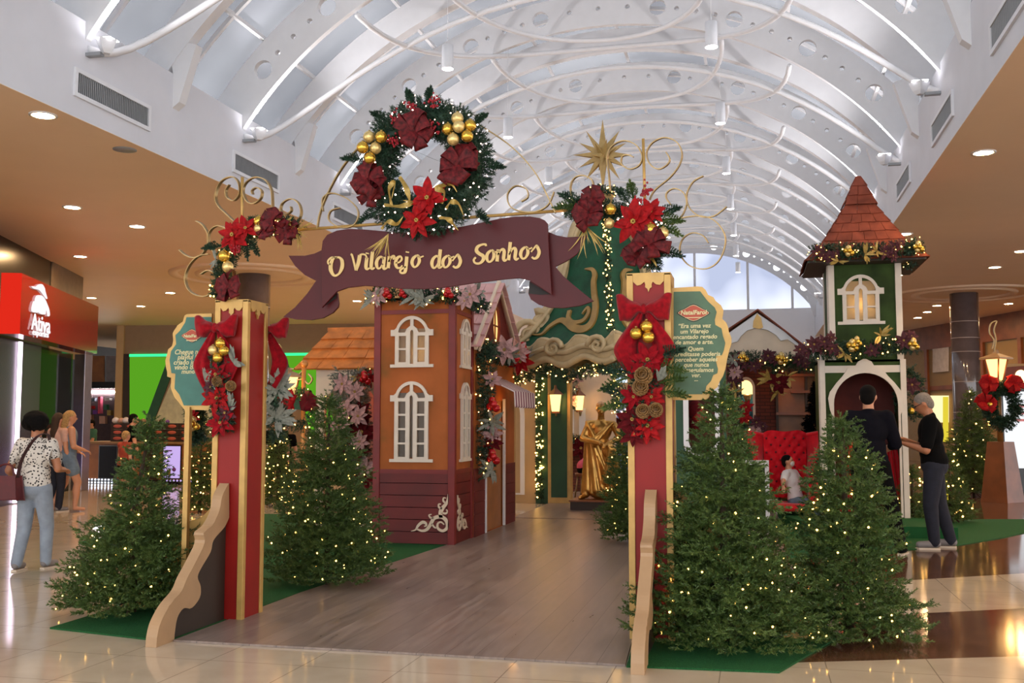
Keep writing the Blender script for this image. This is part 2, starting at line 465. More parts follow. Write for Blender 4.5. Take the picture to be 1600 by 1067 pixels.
def wloc(o):
    p = V((0, 0, 0))
    while o: p += o.location; o = o.parent
    return p
LOCAL = [False]
def link(name, me, parent=None, bevel=0):
    o = bpy.data.objects.new(name, me); COL.objects.link(o)
    if parent:
        o.parent = parent
        if not LOCAL[0]: o.location = -wloc(parent)
    elif not LOCAL[0] and len(me.vertices):
        co = np.empty(len(me.vertices) * 3, 'f'); me.vertices.foreach_get('co', co); co = co.reshape(-1, 3)
        c = V(((co[:, 0].min() + co[:, 0].max()) / 2, (co[:, 1].min() + co[:, 1].max()) / 2, co[:, 2].min()))
        me.transform(Matrix.Translation(-c)); o.location = c
    if bevel:
        b = o.modifiers.new('edge', 'BEVEL'); b.width = bevel; b.segments = 2; b.limit_method = 'ANGLE'
    return o
def tag(o, label, cat, group=None):
    o['label'] = label; o['category'] = cat
    if group: o['group'] = group
    return o
def thing(name, label, cat, loc=(0, 0, 0), group=None, rz=0):
    o = bpy.data.objects.new(name, None); COL.objects.link(o); o.location = loc; o.rotation_euler.z = rz
    o.empty_display_size = .1
    return tag(o, label, cat, group)
def struct(o): o['kind'] = 'structure'; return o
KIDS = {}
def dup(root, loc, rz=0, label=None, group=None, sc=None):
    r = root.copy(); COL.objects.link(r); r.location = loc; r.rotation_euler.z = rz
    if sc: r.scale = (sc, sc, sc) if not hasattr(sc, '__len__') else sc
    if label: r['label'] = label
    if group: r['group'] = group
    def rec(a, b):
        for ch in [c for c in COL.objects if c.parent == a]:
            k = ch.copy(); COL.objects.link(k); k.parent = b; rec(ch, k)
    rec(root, r)
    return r
def npmesh(name, co, tri, mats, parent=None, mi=None, smooth=False):
    me = bpy.data.meshes.new(name); n, f = len(co), len(tri)
    me.vertices.add(n); me.vertices.foreach_set('co', np.ascontiguousarray(co, 'f').ravel())
    me.loops.add(f * 3); me.loops.foreach_set('vertex_index', np.ascontiguousarray(tri, 'i').ravel())
    me.polygons.add(f); me.polygons.foreach_set('loop_start', np.arange(0, f * 3, 3, dtype='i'))
    if not isinstance(mats, (list, tuple)): mats = [mats]
    for m in mats: me.materials.append(M[m] if isinstance(m, str) else m)
    if mi is not None: me.polygons.foreach_set('material_index', np.ascontiguousarray(mi, 'i'))
    me.polygons.foreach_set('use_smooth', np.full(f, smooth)); me.update(calc_edges=True)
    return link(name, me, parent)
def lamp(name, kind, loc, energy, color, parent=None, radius=.05, spot=None, aim=None, blend=.5):
    d = bpy.data.lights.new(name, kind); d.energy = energy; d.color = lin(color)[:3]
    d.shadow_soft_size = radius
    if spot: d.spot_size = spot; d.spot_blend = blend
    o = bpy.data.objects.new(name, d); COL.objects.link(o)
    if aim is not None: o.rotation_euler = (V(aim) - V(loc)).to_track_quat('-Z', 'Y').to_euler()
    if parent: o.parent = parent; o.location = V(loc) - wloc(parent)
    else: o.location = loc
    return o
def text(name, body, size, fr, m, parent, depth=.004, align='CENTER', shear=0, spacing=1.0, off=0.0):
    c = bpy.data.curves.new(name, 'FONT'); c.body = body; c.size = size; c.align_x = align; c.extrude = depth / 2; c.shear = shear
    c.space_character = spacing; c.offset = off; c.resolution_u = 3
    o = bpy.data.objects.new(name, c); COL.objects.link(o)
    dg = bpy.context.evaluated_depsgraph_get(); me = bpy.data.meshes.new_from_object(o.evaluated_get(dg))
    bpy.data.objects.remove(o); bpy.data.curves.remove(c)
    for v in me.vertices: v.co = fr(v.co.x, v.co.y, v.co.z + depth / 2)
    me.materials.clear(); me.materials.append(M[m] if isinstance(m, str) else m); me.name = name
    return link(name, me, parent)
# ------------------------------------------------------------------ the setting
XL, XR, ZS, ZT = -7.65, 2.47, 5.0, 6.2
Y0, Y1 = -7.0, 44.0
CX, CZ = -2.55, 2.45                       # axis of the barrel vault
struct(MB().box((-36, Y0, -.1), (26, 52, 0)).build('floor', 'floor'))
M['soffit'] = mat('soffit_paint', (246, 220, 190), .6, var=.02, scale=1)
struct(MB().box((-36, Y0, ZS - .004), (XL - .0005, 52, ZS)).build('ceiling_left', 'soffit'))
struct(MB().box((XR + .0005, Y0, ZS - .004), (26, 52, ZS)).build('ceiling_right', 'soffit'))
struct(MB().box((XL - .2, Y0, ZS), (XL, Y1, ZT)).box((XL - 1.2, Y0, ZT - .1), (XL - .2, Y1, ZT)).build('wall_left_fascia', 'fascia'))
struct(MB().box((XR, Y0, ZS), (XR + .2, Y1, ZT)).box((XR + .2, Y0, ZT - .1), (XR + 1.2, Y1, ZT)).build('wall_right_fascia', 'fascia'))
A0, A1 = math.radians(31), math.radians(149)
def arcp(R, a, y): return V((CX + R * math.cos(a), y, CZ + R * math.sin(a)))
def arcpl(R0, R1, a0, a1, n=72):
    out = [(R1 * math.cos(a0 + (a1 - a0) * i / n), R1 * math.sin(a0 + (a1 - a0) * i / n)) for i in range(n + 1)]
    inn = [(R0 * math.cos(a1 + (a0 - a1) * i / n), R0 * math.sin(a1 + (a0 - a1) * i / n)) for i in range(n + 1)]
    return out + inn
struct(MB().grid(lambda u, v: arcp(6.95, A0 + (A1 - A0) * u, Y0 + (Y1 - Y0) * v), 60, 14).build('window_1', 'skyglass'))
# girders with round holes every bay, plain fins half way between
Y_RIB = 14.22; BAY = 3.83
def hole(a, r, n): return [(6.52 * math.cos(a) + r * math.cos(2 * PI * k / n), 6.52 * math.sin(a) + r * math.sin(2 * PI * k / n)) for k in range(n)]
big = [math.radians(90.9 + s * (9.5 + 12.2 * k)) for s in (1, -1) for k in range(4)]
loops = [arcpl(6.2, 6.84, A0, A1)]
for s in (1, -1):
    for k in range(4):
        a = math.radians(90.9 + s * (9.5 + 12.2 * k)); loops.append(hole(a, .15, 20))
        for j in (1, 2, 3):
            b = a + s * math.radians(12.2) * j / 4
            if k < 3: loops.append(hole(b, .045, 10))
for j in (-1, 0, 1): loops.append(hole(math.radians(90.9 + 4.7 * j), .045, 10))
ribs = []
LOCAL[0] = True
rib = MB().plate(loops, Fr((0, 0, 0)), -.05, .05).build('roof_rib', 'rib')
fin = MB().plate([arcpl(6.42, 6.86, A0, A1)], Fr((0, 0, 0)), -.09, .09)
for sg, xx in ((-1, XL - CX), (1, XR - CX)):
    p = [(xx, ZT - CZ - .02), (xx, ZT - CZ - .48), (xx - sg * .10, ZT - CZ - .40), (xx - sg * .34, ZT - CZ + .38), (xx + sg * .1, ZT - CZ + .5)]
    fin.plate([p if sg < 0 else p[::-1]], Fr((0, 0, 0)), -.08, .08)
fin = fin.build('roof_fin', 'rib')
mull = MB().plate([arcpl(6.86, 6.92, A0, A1)], Fr((0, 0, 0)), -.03, .03).build('roof_glazing_bar', 'rib')
def spread(o, ys):
    for i, y in enumerate(ys):
        c = o if i == 0 else o.copy()
        if i: COL.objects.link(c)
        c.location = (CX, y, CZ); struct(c)
spread(rib, [Y_RIB + BAY * k for k in range(-3, 8)] + [Y1 - .1])
spread(fin, [Y_RIB + BAY * (k + .5) for k in range(-3, 8)])
spread(mull, [Y_RIB + BAY * (k / 4) for k in range(-11, 32, 2)])
LOCAL[0] = False
for a in (46, 62, 76, 90, 104, 118, 134):
    p = arcp(6.88, math.radians(a), 0)
    struct(MB().box((p.x - .03, Y0, p.z - .03), (p.x + .03, Y1, p.z + .03)).build('roof_purlin', 'rib'))
# curved bracing pipes: three crossing arcs spring from every girder
def brace(k, a_half, reach, r=.045):
    y = Y_RIB + BAY * k; pts = []
    for i in range(33):
        t = PI * i / 32; ang = math.radians(90) + a_half * math.cos(t)
        pts.append(arcp(6.12, ang, y + reach * math.sin(t)))
    return struct(MB().tube(pts, r, 8).build('roof_brace', 'rib'))
for k in range(-2, 7):
    brace(k, math.radians(56), 2.0, .05); brace(k, math.radians(32), 4.7); brace(k, math.radians(20), 4.3)
# far end: white wall, glazed gable with bars
gl = [(CX + 6.3 * math.cos(a), CZ + 6.3 * math.sin(a)) for a in [math.radians(36.5 + 107 * i / 40) for i in range(41)]]
struct(MB().plate([gl], Fr((0, Y1 + .05, 0)), -.02, .02).build('window_2', 'farglass'))
for x in (-6.4, -4.6, -2.4, -.2, 1.6):
    struct(MB().box((x - .05, Y1 - .1, ZT), (x + .05, Y1, CZ + math.sqrt(max(1, 39 - (x - CX) ** 2)))).build('trim_gable_bar', 'rib'))
o1, o2 = at(930, 606, Y1), at(1000, 566, Y1)
struct(MB().plate([[(-9, 0), (4, 0), (4, ZT), (-9, ZT)], [(o1.x, o1.z), (o2.x, o1.z), (o2.x, o2.z), (o1.x, o2.z)]], Fr((0, Y1 + .1, 0)), -.1, .1).build('wall_back', mat('end_wall_white', (246, 247, 250), .6, var=.01)))
struct(MB().box((o1.x, Y1 + .1, o1.z), (o2.x, Y1 + .14, o2.z)).build('window_3', glow('far_window_light', (206, 228, 250), 1.2)))

# ---- lamps of the building
LOCAL[0] = True
dl = thing('ceiling_downlight', 'x', 'downlight')
MB().lathe([(.155, 0), (.155, -.012), (.12, -.014), (.115, -.004)], n=28, cap=False).build('trim_ring', 'white', dl)
MB().lathe([(0.001, -.006), (.116, -.006)], n=28, cap=False).build('lens', 'lens', dl)
LOCAL[0] = False
DL = [(-7.95, 10.04, 'recessed downlight close under the near end of the white fascia'), (-10.91, 14.56, 'recessed downlight in the tan soffit above the red sports shop sign'),
      (-10.84, 16.28, 'recessed downlight in the tan soffit level with the second wall vent'), (-15.54, 24.97, 'recessed downlight in front of the beige wall over the green panel'),
      (-18.21, 27.67, 'farther recessed downlight before the beige kiosk wall'), (-18.36, 25.48, 'recessed downlight just past the far end of the red sign'),
      (-11.28, 27.95, 'recessed downlight seen under the banner beside the orange tower'), (-8.6, 31.5, 'recessed downlight beside the gabled red house roof'),
      (2.99, 14.32, 'recessed downlight nearest of the row by the white fascia above the green tower'), (5.44, 22.92, 'recessed downlight high before the grey column, at the edge of the view'),
      (5.4, 25.16, 'recessed downlight just before the tiled round column'), (2.8, 20.29, 'recessed downlight beside the tower roof garland'),
      (5.43, 36.81, 'farthest of three downlights between tower and column'), (5.45, 34.95, 'middle of three downlights between tower and column'),
      (5.44, 33.1, 'nearest of three downlights between tower and column'), (7.44, 33.05, 'recessed downlight past the column above the wood fascia'),
      (-11, 5, None), (-11, 0, None), (4, 4, None), (4, 8.5, None), (7, 12.5, None), (7.4, 18, None), (-14.5, 12, None), (-14, 19, None), (-9.3, 21.5, None), (-9.4, 24.8, None), (3.4, 26, None)]  # entries without a label are downlights added for extra warm light
for i, (x, y, lb) in enumerate(DL):
    g = 'recessed ceiling downlights'
    o = dup(dl, (x, y, ZS - .004), 0, lb or 'recessed round downlight in the soffit, outside the view of the village', g)
for c in [c for c in COL.objects if c.parent == dl]: bpy.data.objects.remove(c)
bpy.data.objects.remove(dl)
# round dark speaker grille in the soffit
s = thing('ceiling_speaker', 'dark round speaker grille in the tan soffit beside the first vent', 'speaker', (-7.93, 11.59, ZS))
MB().lathe([(.15, 0), (.15, -.012), (.001, -.014)], s.location, 28).build('grille', 'grille', s)
s = thing('ceiling_speaker', 'pale ring of a ceiling speaker over the right aisle', 'speaker', (3.35, 10.7, ZS))
MB().lathe([(.15, 0), (.15, -.012), (.001, -.014)], s.location, 28).build('grille', 'white', s)
# vents in the fascias
def vent(x, y, lb, side):
    t = thing('wall_vent', lb, 'vent', (x, y + .76, 5.27), 'air vents in the white fascias')
    s = 1 if side < 0 else -1
    fr = Fr((x, y, 5.24), (0, 1, 0) if side < 0 else (0, 1, 0), (0, 0, 1)); d = 1 if side < 0 else -1
    m = MB(); m.plate([[(0, 0), (1.54, 0), (1.54, .34), (0, .34)], [(.05, .05), (1.49, .05), (1.49, .29), (.05, .29)]], fr, 0, .03 * d)
    m.build('frame', 'white', t)
    m = MB(); m.fbox(fr, .05, 1.49, .05, .29, -.0 * d, .004 * d)
    for k in range(40): m.fbox(fr, .055 + k * .036, .068 + k * .036, .05, .29, .004 * d, .02 * d)
    m.build('slats', 'grille', t)
for y, w in ((10.15, 'nearest'), (13.88, 'second'), (17.65, 'third')): vent(XL, y, f'slatted air vent in the fascia over the tan soffit, {w} of its row', -1)
for y, w in ((9.7, 'nearest'), (13.35, 'second'), (16.95, 'third'), (20.6, 'fourth')): vent(XR, y, f'slatted air vent in the fascia above the green tower side, {w} of its row', 1)
# uplights on both fascias
def uplight(y, side, lb):
    x = XL if side < 0 else XR; s = -side; p = V((x, y, 5.82))
    t = thing('wall_uplight', lb, 'uplight', p, 'uplights along the fascias')
    MB().box((x, y - .04, 5.78), (x + s * .2, y + .04, 5.82)).build('bracket', 'grille', t)
    m = MB(); m.lathe([(.05, 0), (.09, .05), (.14, .16), (.13, .16)], (x + s * .26, y, 5.80), 4, cap=True, sm=False)
    m.build('lamp_head', 'white', t)
    MB().box((x + s * .16, y - .09, 5.965), (x + s * .36, y + .09, 5.972)).build('lens', 'uplens', t)
    lamp('uplight_beam', 'SPOT', (x + s * .26, y, 6.0), UP_W, (255, 250, 252), t, .06, math.radians(125), (x + s * 2.6, y + .3, 8.6), .8)
UPN = {0: 'nearest one in view', 1: 'second in view', 2: 'third in view', 3: 'fourth in view'}
for k in range(-3, 7):
    y = Y_RIB + BAY * k
    for side in (-1, 1):
        n = {-1: {-1: 0, 0: 1, 1: 2, 2: 3}, 1: {0: 0, 1: 1, 2: 2, 3: 3}}[side].get(k)
        where = 'fascia over the tan soffit' if side < 0 else 'fascia on the green tower side'
        uplight(y, side, f'small white uplight bracketed on the {where}, ' + UPN[n] if n is not None else f'small white uplight on the {where}, ' + ('nearer than the view' if k < 1 else 'far along'))
# pendant cylinders, two rows
for k in range(0, 7):
    for x in (-4.35, -.5):
        y = Y_RIB + BAY * k; z = 6.68 + .02 * k
        row = 'over the wreath side' if x < -2 else 'over the star side'
        t = thing('pendant_lamp', f'white cylinder pendant lamp {row} of the vault, {["nearest", "second", "third", "fourth", "fifth", "sixth", "farthest"][k]} of its row', 'pendant lamp', (x, y, z), 'white cylinder pendants under the vault')
        MB().lathe([(.085, .0), (.085, .36), (.001, .365)], t.location, 20, cap=False).build('shade', 'white', t)
        MB().lathe([(.001, .012), (.083, .012)], t.location, 20, cap=False).build('lens', 'lens_white', t)
        MB().tube([(x, y, z + .36), (x, y, 8.6)], .004, 6).build('cable', 'white', t)
# columns with ceiling rings
for nm, px, lb in (('left', (384, 426), 'grey tiled round column rising behind the arch post'), ('right', (1510, 456), 'tall grey tiled round column with pale joints beyond the tower')):
    c = atz(px[0], px[1], ZS); r = .37 if nm == 'right' else .40
    c = c + V((0, r, 0))
    t = struct(MB().lathe([(r, 0), (r, ZS)], (c.x, c.y, 0), 32).build('column_' + nm, 'pillar'))
    m = MB()
    for z in (.9, 1.72, 2.55, 3.37, 3.75, 4.2): m.lathe([(r + .004, z), (r + .004, z + .018)], (c.x, c.y, 0), 32, cap=False)
    j = m.build('joint_ring', 'joint', t)
    for q in (1.15, 1.75):
        struct(MB().lathe([(q, ZS), (q + .02, ZS - .05), (q + .2, ZS - .05), (q + .22, ZS)], (c.x, c.y, 0), 64, cap=False).build('trim_ceiling_ring', 'soffit'))
# ---- back walls of the two side aisles
def vwall(name, p, q, z0, z1, m, th=.15):
    p, q = V((p[0], p[1], 0)), V((q[0], q[1], 0)); fr = Fr(p, q - p)
    return struct(MB().fbox(fr, 0, (q - p).length, z0, z1, -th, 0).build(name, m))
bl0, bl1 = atz(140, 509, ZS), atz(600, 505, ZS)
# ------------------------------------------------------------------ foliage and festive trimmings
def needles(pos, dr, ln, nper, nl, nw, rng, spread_=.9):
    n = len(pos); pos = np.repeat(pos, nper, 0); d = np.repeat(dr, nper, 0); L = np.repeat(ln, nper)
    f = rng.random(n * nper) ** .8
    rad = rng.normal(size=(n * nper, 3)); rad -= d * (rad * d).sum(1, keepdims=True); rad /= np.linalg.norm(rad, axis=1, keepdims=True) + 1e-9
    b = pos + d * (L * f)[:, None]
    q = d * .65 + rad * spread_ * (1 - .45 * f[:, None]); q /= np.linalg.norm(q, axis=1, keepdims=True)
    w = np.cross(q, rng.normal(size=q.shape)); w /= np.linalg.norm(w, axis=1, keepdims=True) + 1e-9
    nl = nl * (1.05 - .4 * f) * (.8 + .4 * rng.random(len(f)))
    co = np.stack([b - w * nw, b + w * nw, b + q * nl[:, None]], 1).reshape(-1, 3)
    return co, np.arange(len(co)).reshape(-1, 3)
def unit(a): return a / (np.linalg.norm(a, axis=1, keepdims=True) + 1e-9)
BALL = MB().ball((0, 0, 0), 1, 8)
_bv = np.array(BALL.V); _bt = np.array([t for f in BALL.F for t in ((f[0], f[1], f[2]), (f[0], f[2], f[3]))])
def bulbs(name, P, r, m, parent, rng=None):
    """one string of lights: bulbs joined by a thin wire running from each to the next"""
    P = np.asarray(P, float); k = len(P); left = list(range(1, k)); o = [0]
    while left:
        d = ((P[left] - P[o[-1]]) ** 2).sum(1); o.append(left.pop(int(d.argmin())))
    P = P[o]
    rr = r * (rng.choice([.75, 1, 1.2], k)[:, None, None] if rng is not None else 1)
    nb = len(_bv); co = (P[:, None, :] + _bv[None] * rr).reshape(-1, 3)
    tri = (_bt[None] + (np.arange(k) * nb)[:, None, None]).reshape(-1, 3); mi = np.zeros(len(tri), int)
    if k > 1:
        mid = (P[1:] + P[:-1]) / 2; w = np.array([0, 0, .0011]); ex = np.stack([mid - w, mid + w], 1).reshape(-1, 3)
        q = np.arange(k - 1); e = len(co) + 2 * q; wt = np.concatenate([np.stack([q * nb, e, e + 1], 1), np.stack([(q + 1) * nb, e + 1, e], 1)])
        co = np.concatenate([co, ex]); tri = np.concatenate([tri, wt]); mi = np.concatenate([mi, np.ones(len(wt), int)])
    return npmesh(name, co, tri, [m, 'wire'], parent, mi, True)

def tree(label, loc, h, prof, group=None, seed=1, nlight=120, dens=1.0, lean=(0, 0), rbulb=.0062, name='christmas_tree', rz=0):
    """artificial fir: trunk and feet, boughs with bottle-brush twigs, one string of fairy lights"""
    rng = np.random.default_rng(seed); LOCAL[0] = True
    t = thing(name, label, 'christmas tree', loc, group, rz)
    P, D, Ln = [], [], []
    lv = int(h / .075); zs = np.linspace(.07, .96, lv)
    lz = lambda f: np.array([lean[0] * f * f, lean[1] * f * f, 0])
    for z in zs:
        R = np.interp(z, [p[0] for p in prof], [p[1] for p in prof])
        nb = max(5, int(dens * (8 + R * 27)))
        a0 = rng.random() * 6.28
        for k in range(nb):
            a = a0 + 2 * PI * (k + rng.random() * .7) / nb; r = max(.02, (R - .05)) * (.55 + .52 * rng.random() ** .6); zz = z * h + rng.normal() * .02
            out = np.array([math.cos(a), math.sin(a), 0]); rise = .16 - .5 * (1 - z) * .3 + rng.normal() * .12
            steps = max(1, int(r / .058))
            side = np.array([-out[1], out[0], 0])
            for j in range(steps):
                f = (j + 1) / steps
                if f < .22 and r > .2: continue
                p = out * r * f + np.array([0, 0, zz + rise * r * f - .18 * r * f * f]) + lz(z)
                for sg in (-1, 1):
                    d = out * (.55 + .3 * rng.random()) + side * sg * (.5 + .3 * rng.random()) + np.array([0, 0, .3 * rng.normal() + .28])
                    P.append(p); D.append(d); Ln.append(.085 + .05 * rng.random())
            P.append(out * r + np.array([0, 0, zz + rise * r - .18 * r]) + lz(z)); D.append(out + np.array([0, 0, .3 + .25 * rng.normal()])); Ln.append(.11)
    for k in range(10):
        P.append(np.array([0, 0, h * (.9 + .01 * k)]) + lz(.95)); D.append(np.array([rng.normal() * .4, rng.normal() * .4, 1])); Ln.append(.09)
    P, D, Ln = np.array(P), unit(np.array(D)), np.array(Ln)
    P[:, 2] = np.maximum(P[:, 2], .05); D[:, 2] = np.where((P[:, 2] < .1) & (D[:, 2] < 0), .1, D[:, 2])
    co, tri = needles(P, D, Ln, 30, .030, .0040, rng)
    co[:, 2] = np.maximum(co[:, 2], .012)
    npmesh('foliage', co, tri, 'needle', t)
    m = MB().tube([(0, 0, 0), (0, 0, h * .55), (lean[0] * .9, lean[1] * .9, h * .97)], [.03, .022, .008], 8)
    for k in range(4):
        a = k * PI / 2 + .4; m.tube([(0, 0, .1), (.2 * math.cos(a), .2 * math.sin(a), .012)], .011, 6)
    m.build('trunk', 'trunk', t)
    idx = rng.choice(len(P), min(nlight, len(P)), replace=False)
    Q = P[idx] + D[idx] * (Ln[idx] * .8)[:, None]
    keep = np.hypot(Q[:, 0], Q[:, 1]) > .5 * np.interp(Q[:, 2] / h, [p[0] for p in prof], [p[1] for p in prof])
    bulbs('light_string', Q[keep], rbulb, 'bulb', t, rng)
    LOCAL[0] = False
    return t

def greens(path, radius, n, parent, seed=0, ln=.09, mat_='garland', nper=22, nl=.034, nw=.0034, name='greenery', droop=0):
    rng = np.random.default_rng(seed); path = [np.array(p, float) for p in path]
    seg = np.array([np.linalg.norm(path[i + 1] - path[i]) for i in range(len(path) - 1)]); cum = np.r_[0, np.cumsum(seg)]
    s = rng.random(n) * cum[-1]; i = np.clip(np.searchsorted(cum, s) - 1, 0, len(seg) - 1); f = (s - cum[i]) / seg[i]
    A = np.array(path)[i]; B = np.array(path)[i + 1]; p = A + (B - A) * f[:, None]; tg = unit(B - A)
    rad = rng.normal(size=p.shape); rad -= tg * (rad * tg).sum(1, keepdims=True); rad = unit(rad)
    rr = radius if not callable(radius) else radius(s / cum[-1])
    rr = np.asarray(rr) * np.ones(n)
    L = np.minimum(ln, rr * 1.0)
    d = unit(rad + tg * rng.normal(size=(n, 1)) * .5 + np.array([0, 0, -droop]))
    q = p + rad * (rr - L)[:, None] * (rng.random(n) ** .5)[:, None]
    co, tri = needles(q, d, L, nper, nl, nw, rng)
    return npmesh(name, co, tri, mat_, parent)
def ring_lights(path, radius, n, parent, seed=0, r=.006, m='bulb', name='light_string', front=None):
    rng = np.random.default_rng(seed + 50); P = []
    path = [V(p) for p in path]
    for k in range(n):
        i = rng.integers(0, len(path) - 1); f = rng.random(); p = path[i].lerp(path[i + 1], f); d = V(rng.normal(size=3)).normalized()
        if front is not None and d.dot(V(front)) < -.1: d = -d
        P.append(p + d * radius * (.75 + .35 * rng.random()))
    return bulbs(name, [tuple(p) for p in P], r, m, parent, rng)

def basis(n, spin=0):
    n = V(n).normalized(); u = V((0, 0, 1)).cross(n)
    u = u.normalized() if u.length > 1e-4 else V((1, 0, 0)); v = n.cross(u)
    return n, u * math.cos(spin) + v * math.sin(spin), v * math.cos(spin) - u * math.sin(spin)
def poinsettia(c, n, R, parent, m='petal', seed=0, name='poinsettia'):
    rng = random.Random(seed); c = V(c); n, u, v = basis(n, rng.random()); mb = MB()
    for ring, (cnt, L, lift) in enumerate(((7, R, .05), (6, R * .72, .28), (4, R * .42, .6))):
        for k in range(cnt):
            a = 2 * PI * (k + .5 * ring + rng.uniform(-.15, .15)) / cnt; d = u * math.cos(a) + v * math.sin(a); sd = n.cross(d); LL = L * rng.uniform(.85, 1.1)
            W = LL * .26; cu = rng.uniform(-.1, .25)
            def fn(s, q, d=d, sd=sd, LL=LL, W=W, lift=lift, cu=cu):
                x = s * 2 - 1; w = W * math.sin(PI * min(1, q * .93 + .07)) ** .8 * (1 - .3 * q)
                return c + d * (LL * q) + sd * (x * w) + n * (lift * LL * q - cu * LL * q * q + abs(x) * w * .35 + .004 * ring)
            mb.grid(fn, 5, 7)
    o = mb.build(name, m, parent)
    k = MB()
    for i in range(6):
        a = i * 1.05; k.ball(c + n * (R * .13) + u * (R * .07 * math.cos(a)) + v * (R * .07 * math.sin(a)), R * .05, 6)
    k.build('flower_centre', 'goldleaf', o)
    return o
def ribbon_bow(c, n, R, parent, m='plaid', seed=0, loops=8, name='ribbon_bow'):
    rng = random.Random(seed); c = V(c); n, u, v = basis(n, rng.random() * 3); mb = MB()
    for k in range(loops):
        a = 2 * PI * (k + rng.uniform(-.2, .2)) / loops; d = (u * math.cos(a) + v * math.sin(a) + n * rng.uniform(.1, .7)).normalized()
        sd = n.cross(d).normalized(); nn = d.cross(sd); L = R * rng.uniform(.75, 1.05); W = R * .30; tw = rng.uniform(-.6, .6)
        s2 = sd * math.cos(tw) + nn * math.sin(tw); n2 = d.cross(s2)
        def fn(s, q, d=d, s2=s2, n2=n2, L=L, W=W):
            t = q * PI; x = (s * 2 - 1)
            return c + d * (L * math.sin(t) ** .8) + n2 * (R * .26 * math.cos(t) * (1 if q < .5 else 1)) + s2 * (x * W * (.45 + .55 * math.sin(t)))
        mb.grid(fn, 4, 12)
    mb.ball(c + n * R * .15, R * .16, 8)
    return mb.build(name, m, parent)
def bauble(c, r, parent, m='bauble'):
    c = V(c); o = MB().ball(c, r, 20).build('bauble', m, parent)
    MB().lathe([(r * .2, 0), (r * .2, r * .22), (.001, r * .24)], c + V((0, 0, r * .93)), 10).build('cap', 'goldleaf', o)
    return o
def bauble_cluster(c, r, parent, n=5, seed=0, mats=('bauble',), nrm=(0, -1, 0)):
    rng = random.Random(seed); N, u, v = basis(nrm, 0)
    for k in range(n):
        a = 2 * PI * k / n + .5 if k else 0; q = r * 1.15 if k else 0
        bauble(V(c) + u * q * math.cos(a) + v * q * math.sin(a) + N * (0 if k else r * .9), r * rng.uniform(.9, 1.1), parent, mats[k % len(mats)])
def pinecone(c, n, r, parent):
    c = V(c); n, u, v = basis(n, .3); mb = MB(); mb.ball(c, r * .7, 12)
    for j in range(7):
        th = .25 + j * .33; cnt = 4 + int(9 * math.sin(th))
        for k in range(cnt):
            a = 2 * PI * (k + .5 * (j % 2)) / cnt; d = (u * math.cos(a) + v * math.sin(a)) * math.sin(th) + n * math.cos(th); up = (d + n * .8).normalized()
            p = c + d * r * .62; sd = d.cross(n)
            sd = sd.normalized() if sd.length > 1e-4 else u
            w = r * .2; q = p + (d * .75 + n * .35) * r * .48
            mb.add([p - sd * w * .6, p + sd * w * .6, q + sd * w, q + up * r * .07, q - sd * w, q + sd * w - d * r * .12 + n * r * .12, q - sd * w - d * r * .12 + n * r * .12], [(0, 1, 2, 3, 4), (2, 5, 6, 4, 3)])
    return mb.build('pine_cone', 'cone', parent)
def leaves(c, n, R, parent, m='silver', seed=0, cnt=9, name='leaf_spray', wid=.12, fan=1.0, up=None):
    rng = random.Random(seed); c = V(c); n, u, v = basis(n, 0); mb = MB()
    for k in range(cnt):
        a = rng.uniform(0, 2 * PI) if up is None else up + rng.uniform(-fan, fan)
        d = (u * math.cos(a) + v * math.sin(a) + n * rng.uniform(.1, .8)).normalized(); sd = n.cross(d).normalized(); L = R * rng.uniform(.6, 1.1); W = L * wid; cu = rng.uniform(-.3, .3)
        def fn(s, q, d=d, sd=sd, L=L, W=W, cu=cu):
            x = s * 2 - 1; w = W * math.sin(PI * min(1, .06 + .92 * q))
            return c + d * (L * q) + sd * (x * w + cu * L * q * q) + n * (-abs(x) * w * .3)
        mb.grid(fn, 3, 7)
    return mb.build(name, m, parent)
def firspray(c, d, L, parent, seed=0, m='needle', name='fir_spray'):
    rng = random.Random(seed); c = V(c); d = V(d).normalized(); P, D, Ln = [], [], []
    sd = d.cross(V((0, -1, 0))).normalized()
    for k in range(9):
        f = k / 8; p = c + d * L * f - V((0, 0, .25 * L * f * f))
        P.append(p); D.append(d); Ln.append(L * .2)
        for sg in (-1, 1):
            if 0 < k < 8: P.append(p); D.append((d * .8 + sd * sg * .8 + V((0, -.4 * rng.random(), .1))).normalized()); Ln.append(L * (.42 - .28 * f))
    co, tri = needles(np.array([tuple(p) for p in P]), np.array([tuple(p) for p in D]), np.array(Ln), 40, .022, .0028, np.random.default_rng(seed), .7)
    return npmesh(name, co, tri, m, parent)
def berries(c, n, R, parent, seed=0, cnt=24, m='berry', r=.009):
    rng = random.Random(seed); c = V(c); n, u, v = basis(n, 0); mb = MB()
    for k in range(cnt): mb.ball(c + u * rng.gauss(0, R * .45) + v * rng.gauss(0, R * .45) + n * rng.uniform(0, R * .5), r * rng.uniform(.8, 1.2), 6)
    return mb.build('berry_spray', m, parent)
def curl(pts, w, parent, nrm=(0, -1, 0), m='goldleaf', name='gold_ribbon'):
    """loose ribbon: a strip that twists along a path"""
    P = spl(pts, 6); nr = V(nrm); mb = MB(); N = len(P)
    def fn(s, q):
        i = min(N - 1, int(round(q * (N - 1)))); d = (P[min(N - 1, i + 1)] - P[max(0, i - 1)]).normalized(); sd = d.cross(nr).normalized()
        tw = math.sin(q * 7) * .9; sd = sd * math.cos(tw) + nr * math.sin(tw)
        return P[i] + sd * ((s - .5) * w * (1 - .7 * q ** 4) * (.35 + .65 * math.sin(PI * min(1, .1 + q))))
    mb.grid(fn, 3, N)
    return mb.build(name, m, parent)
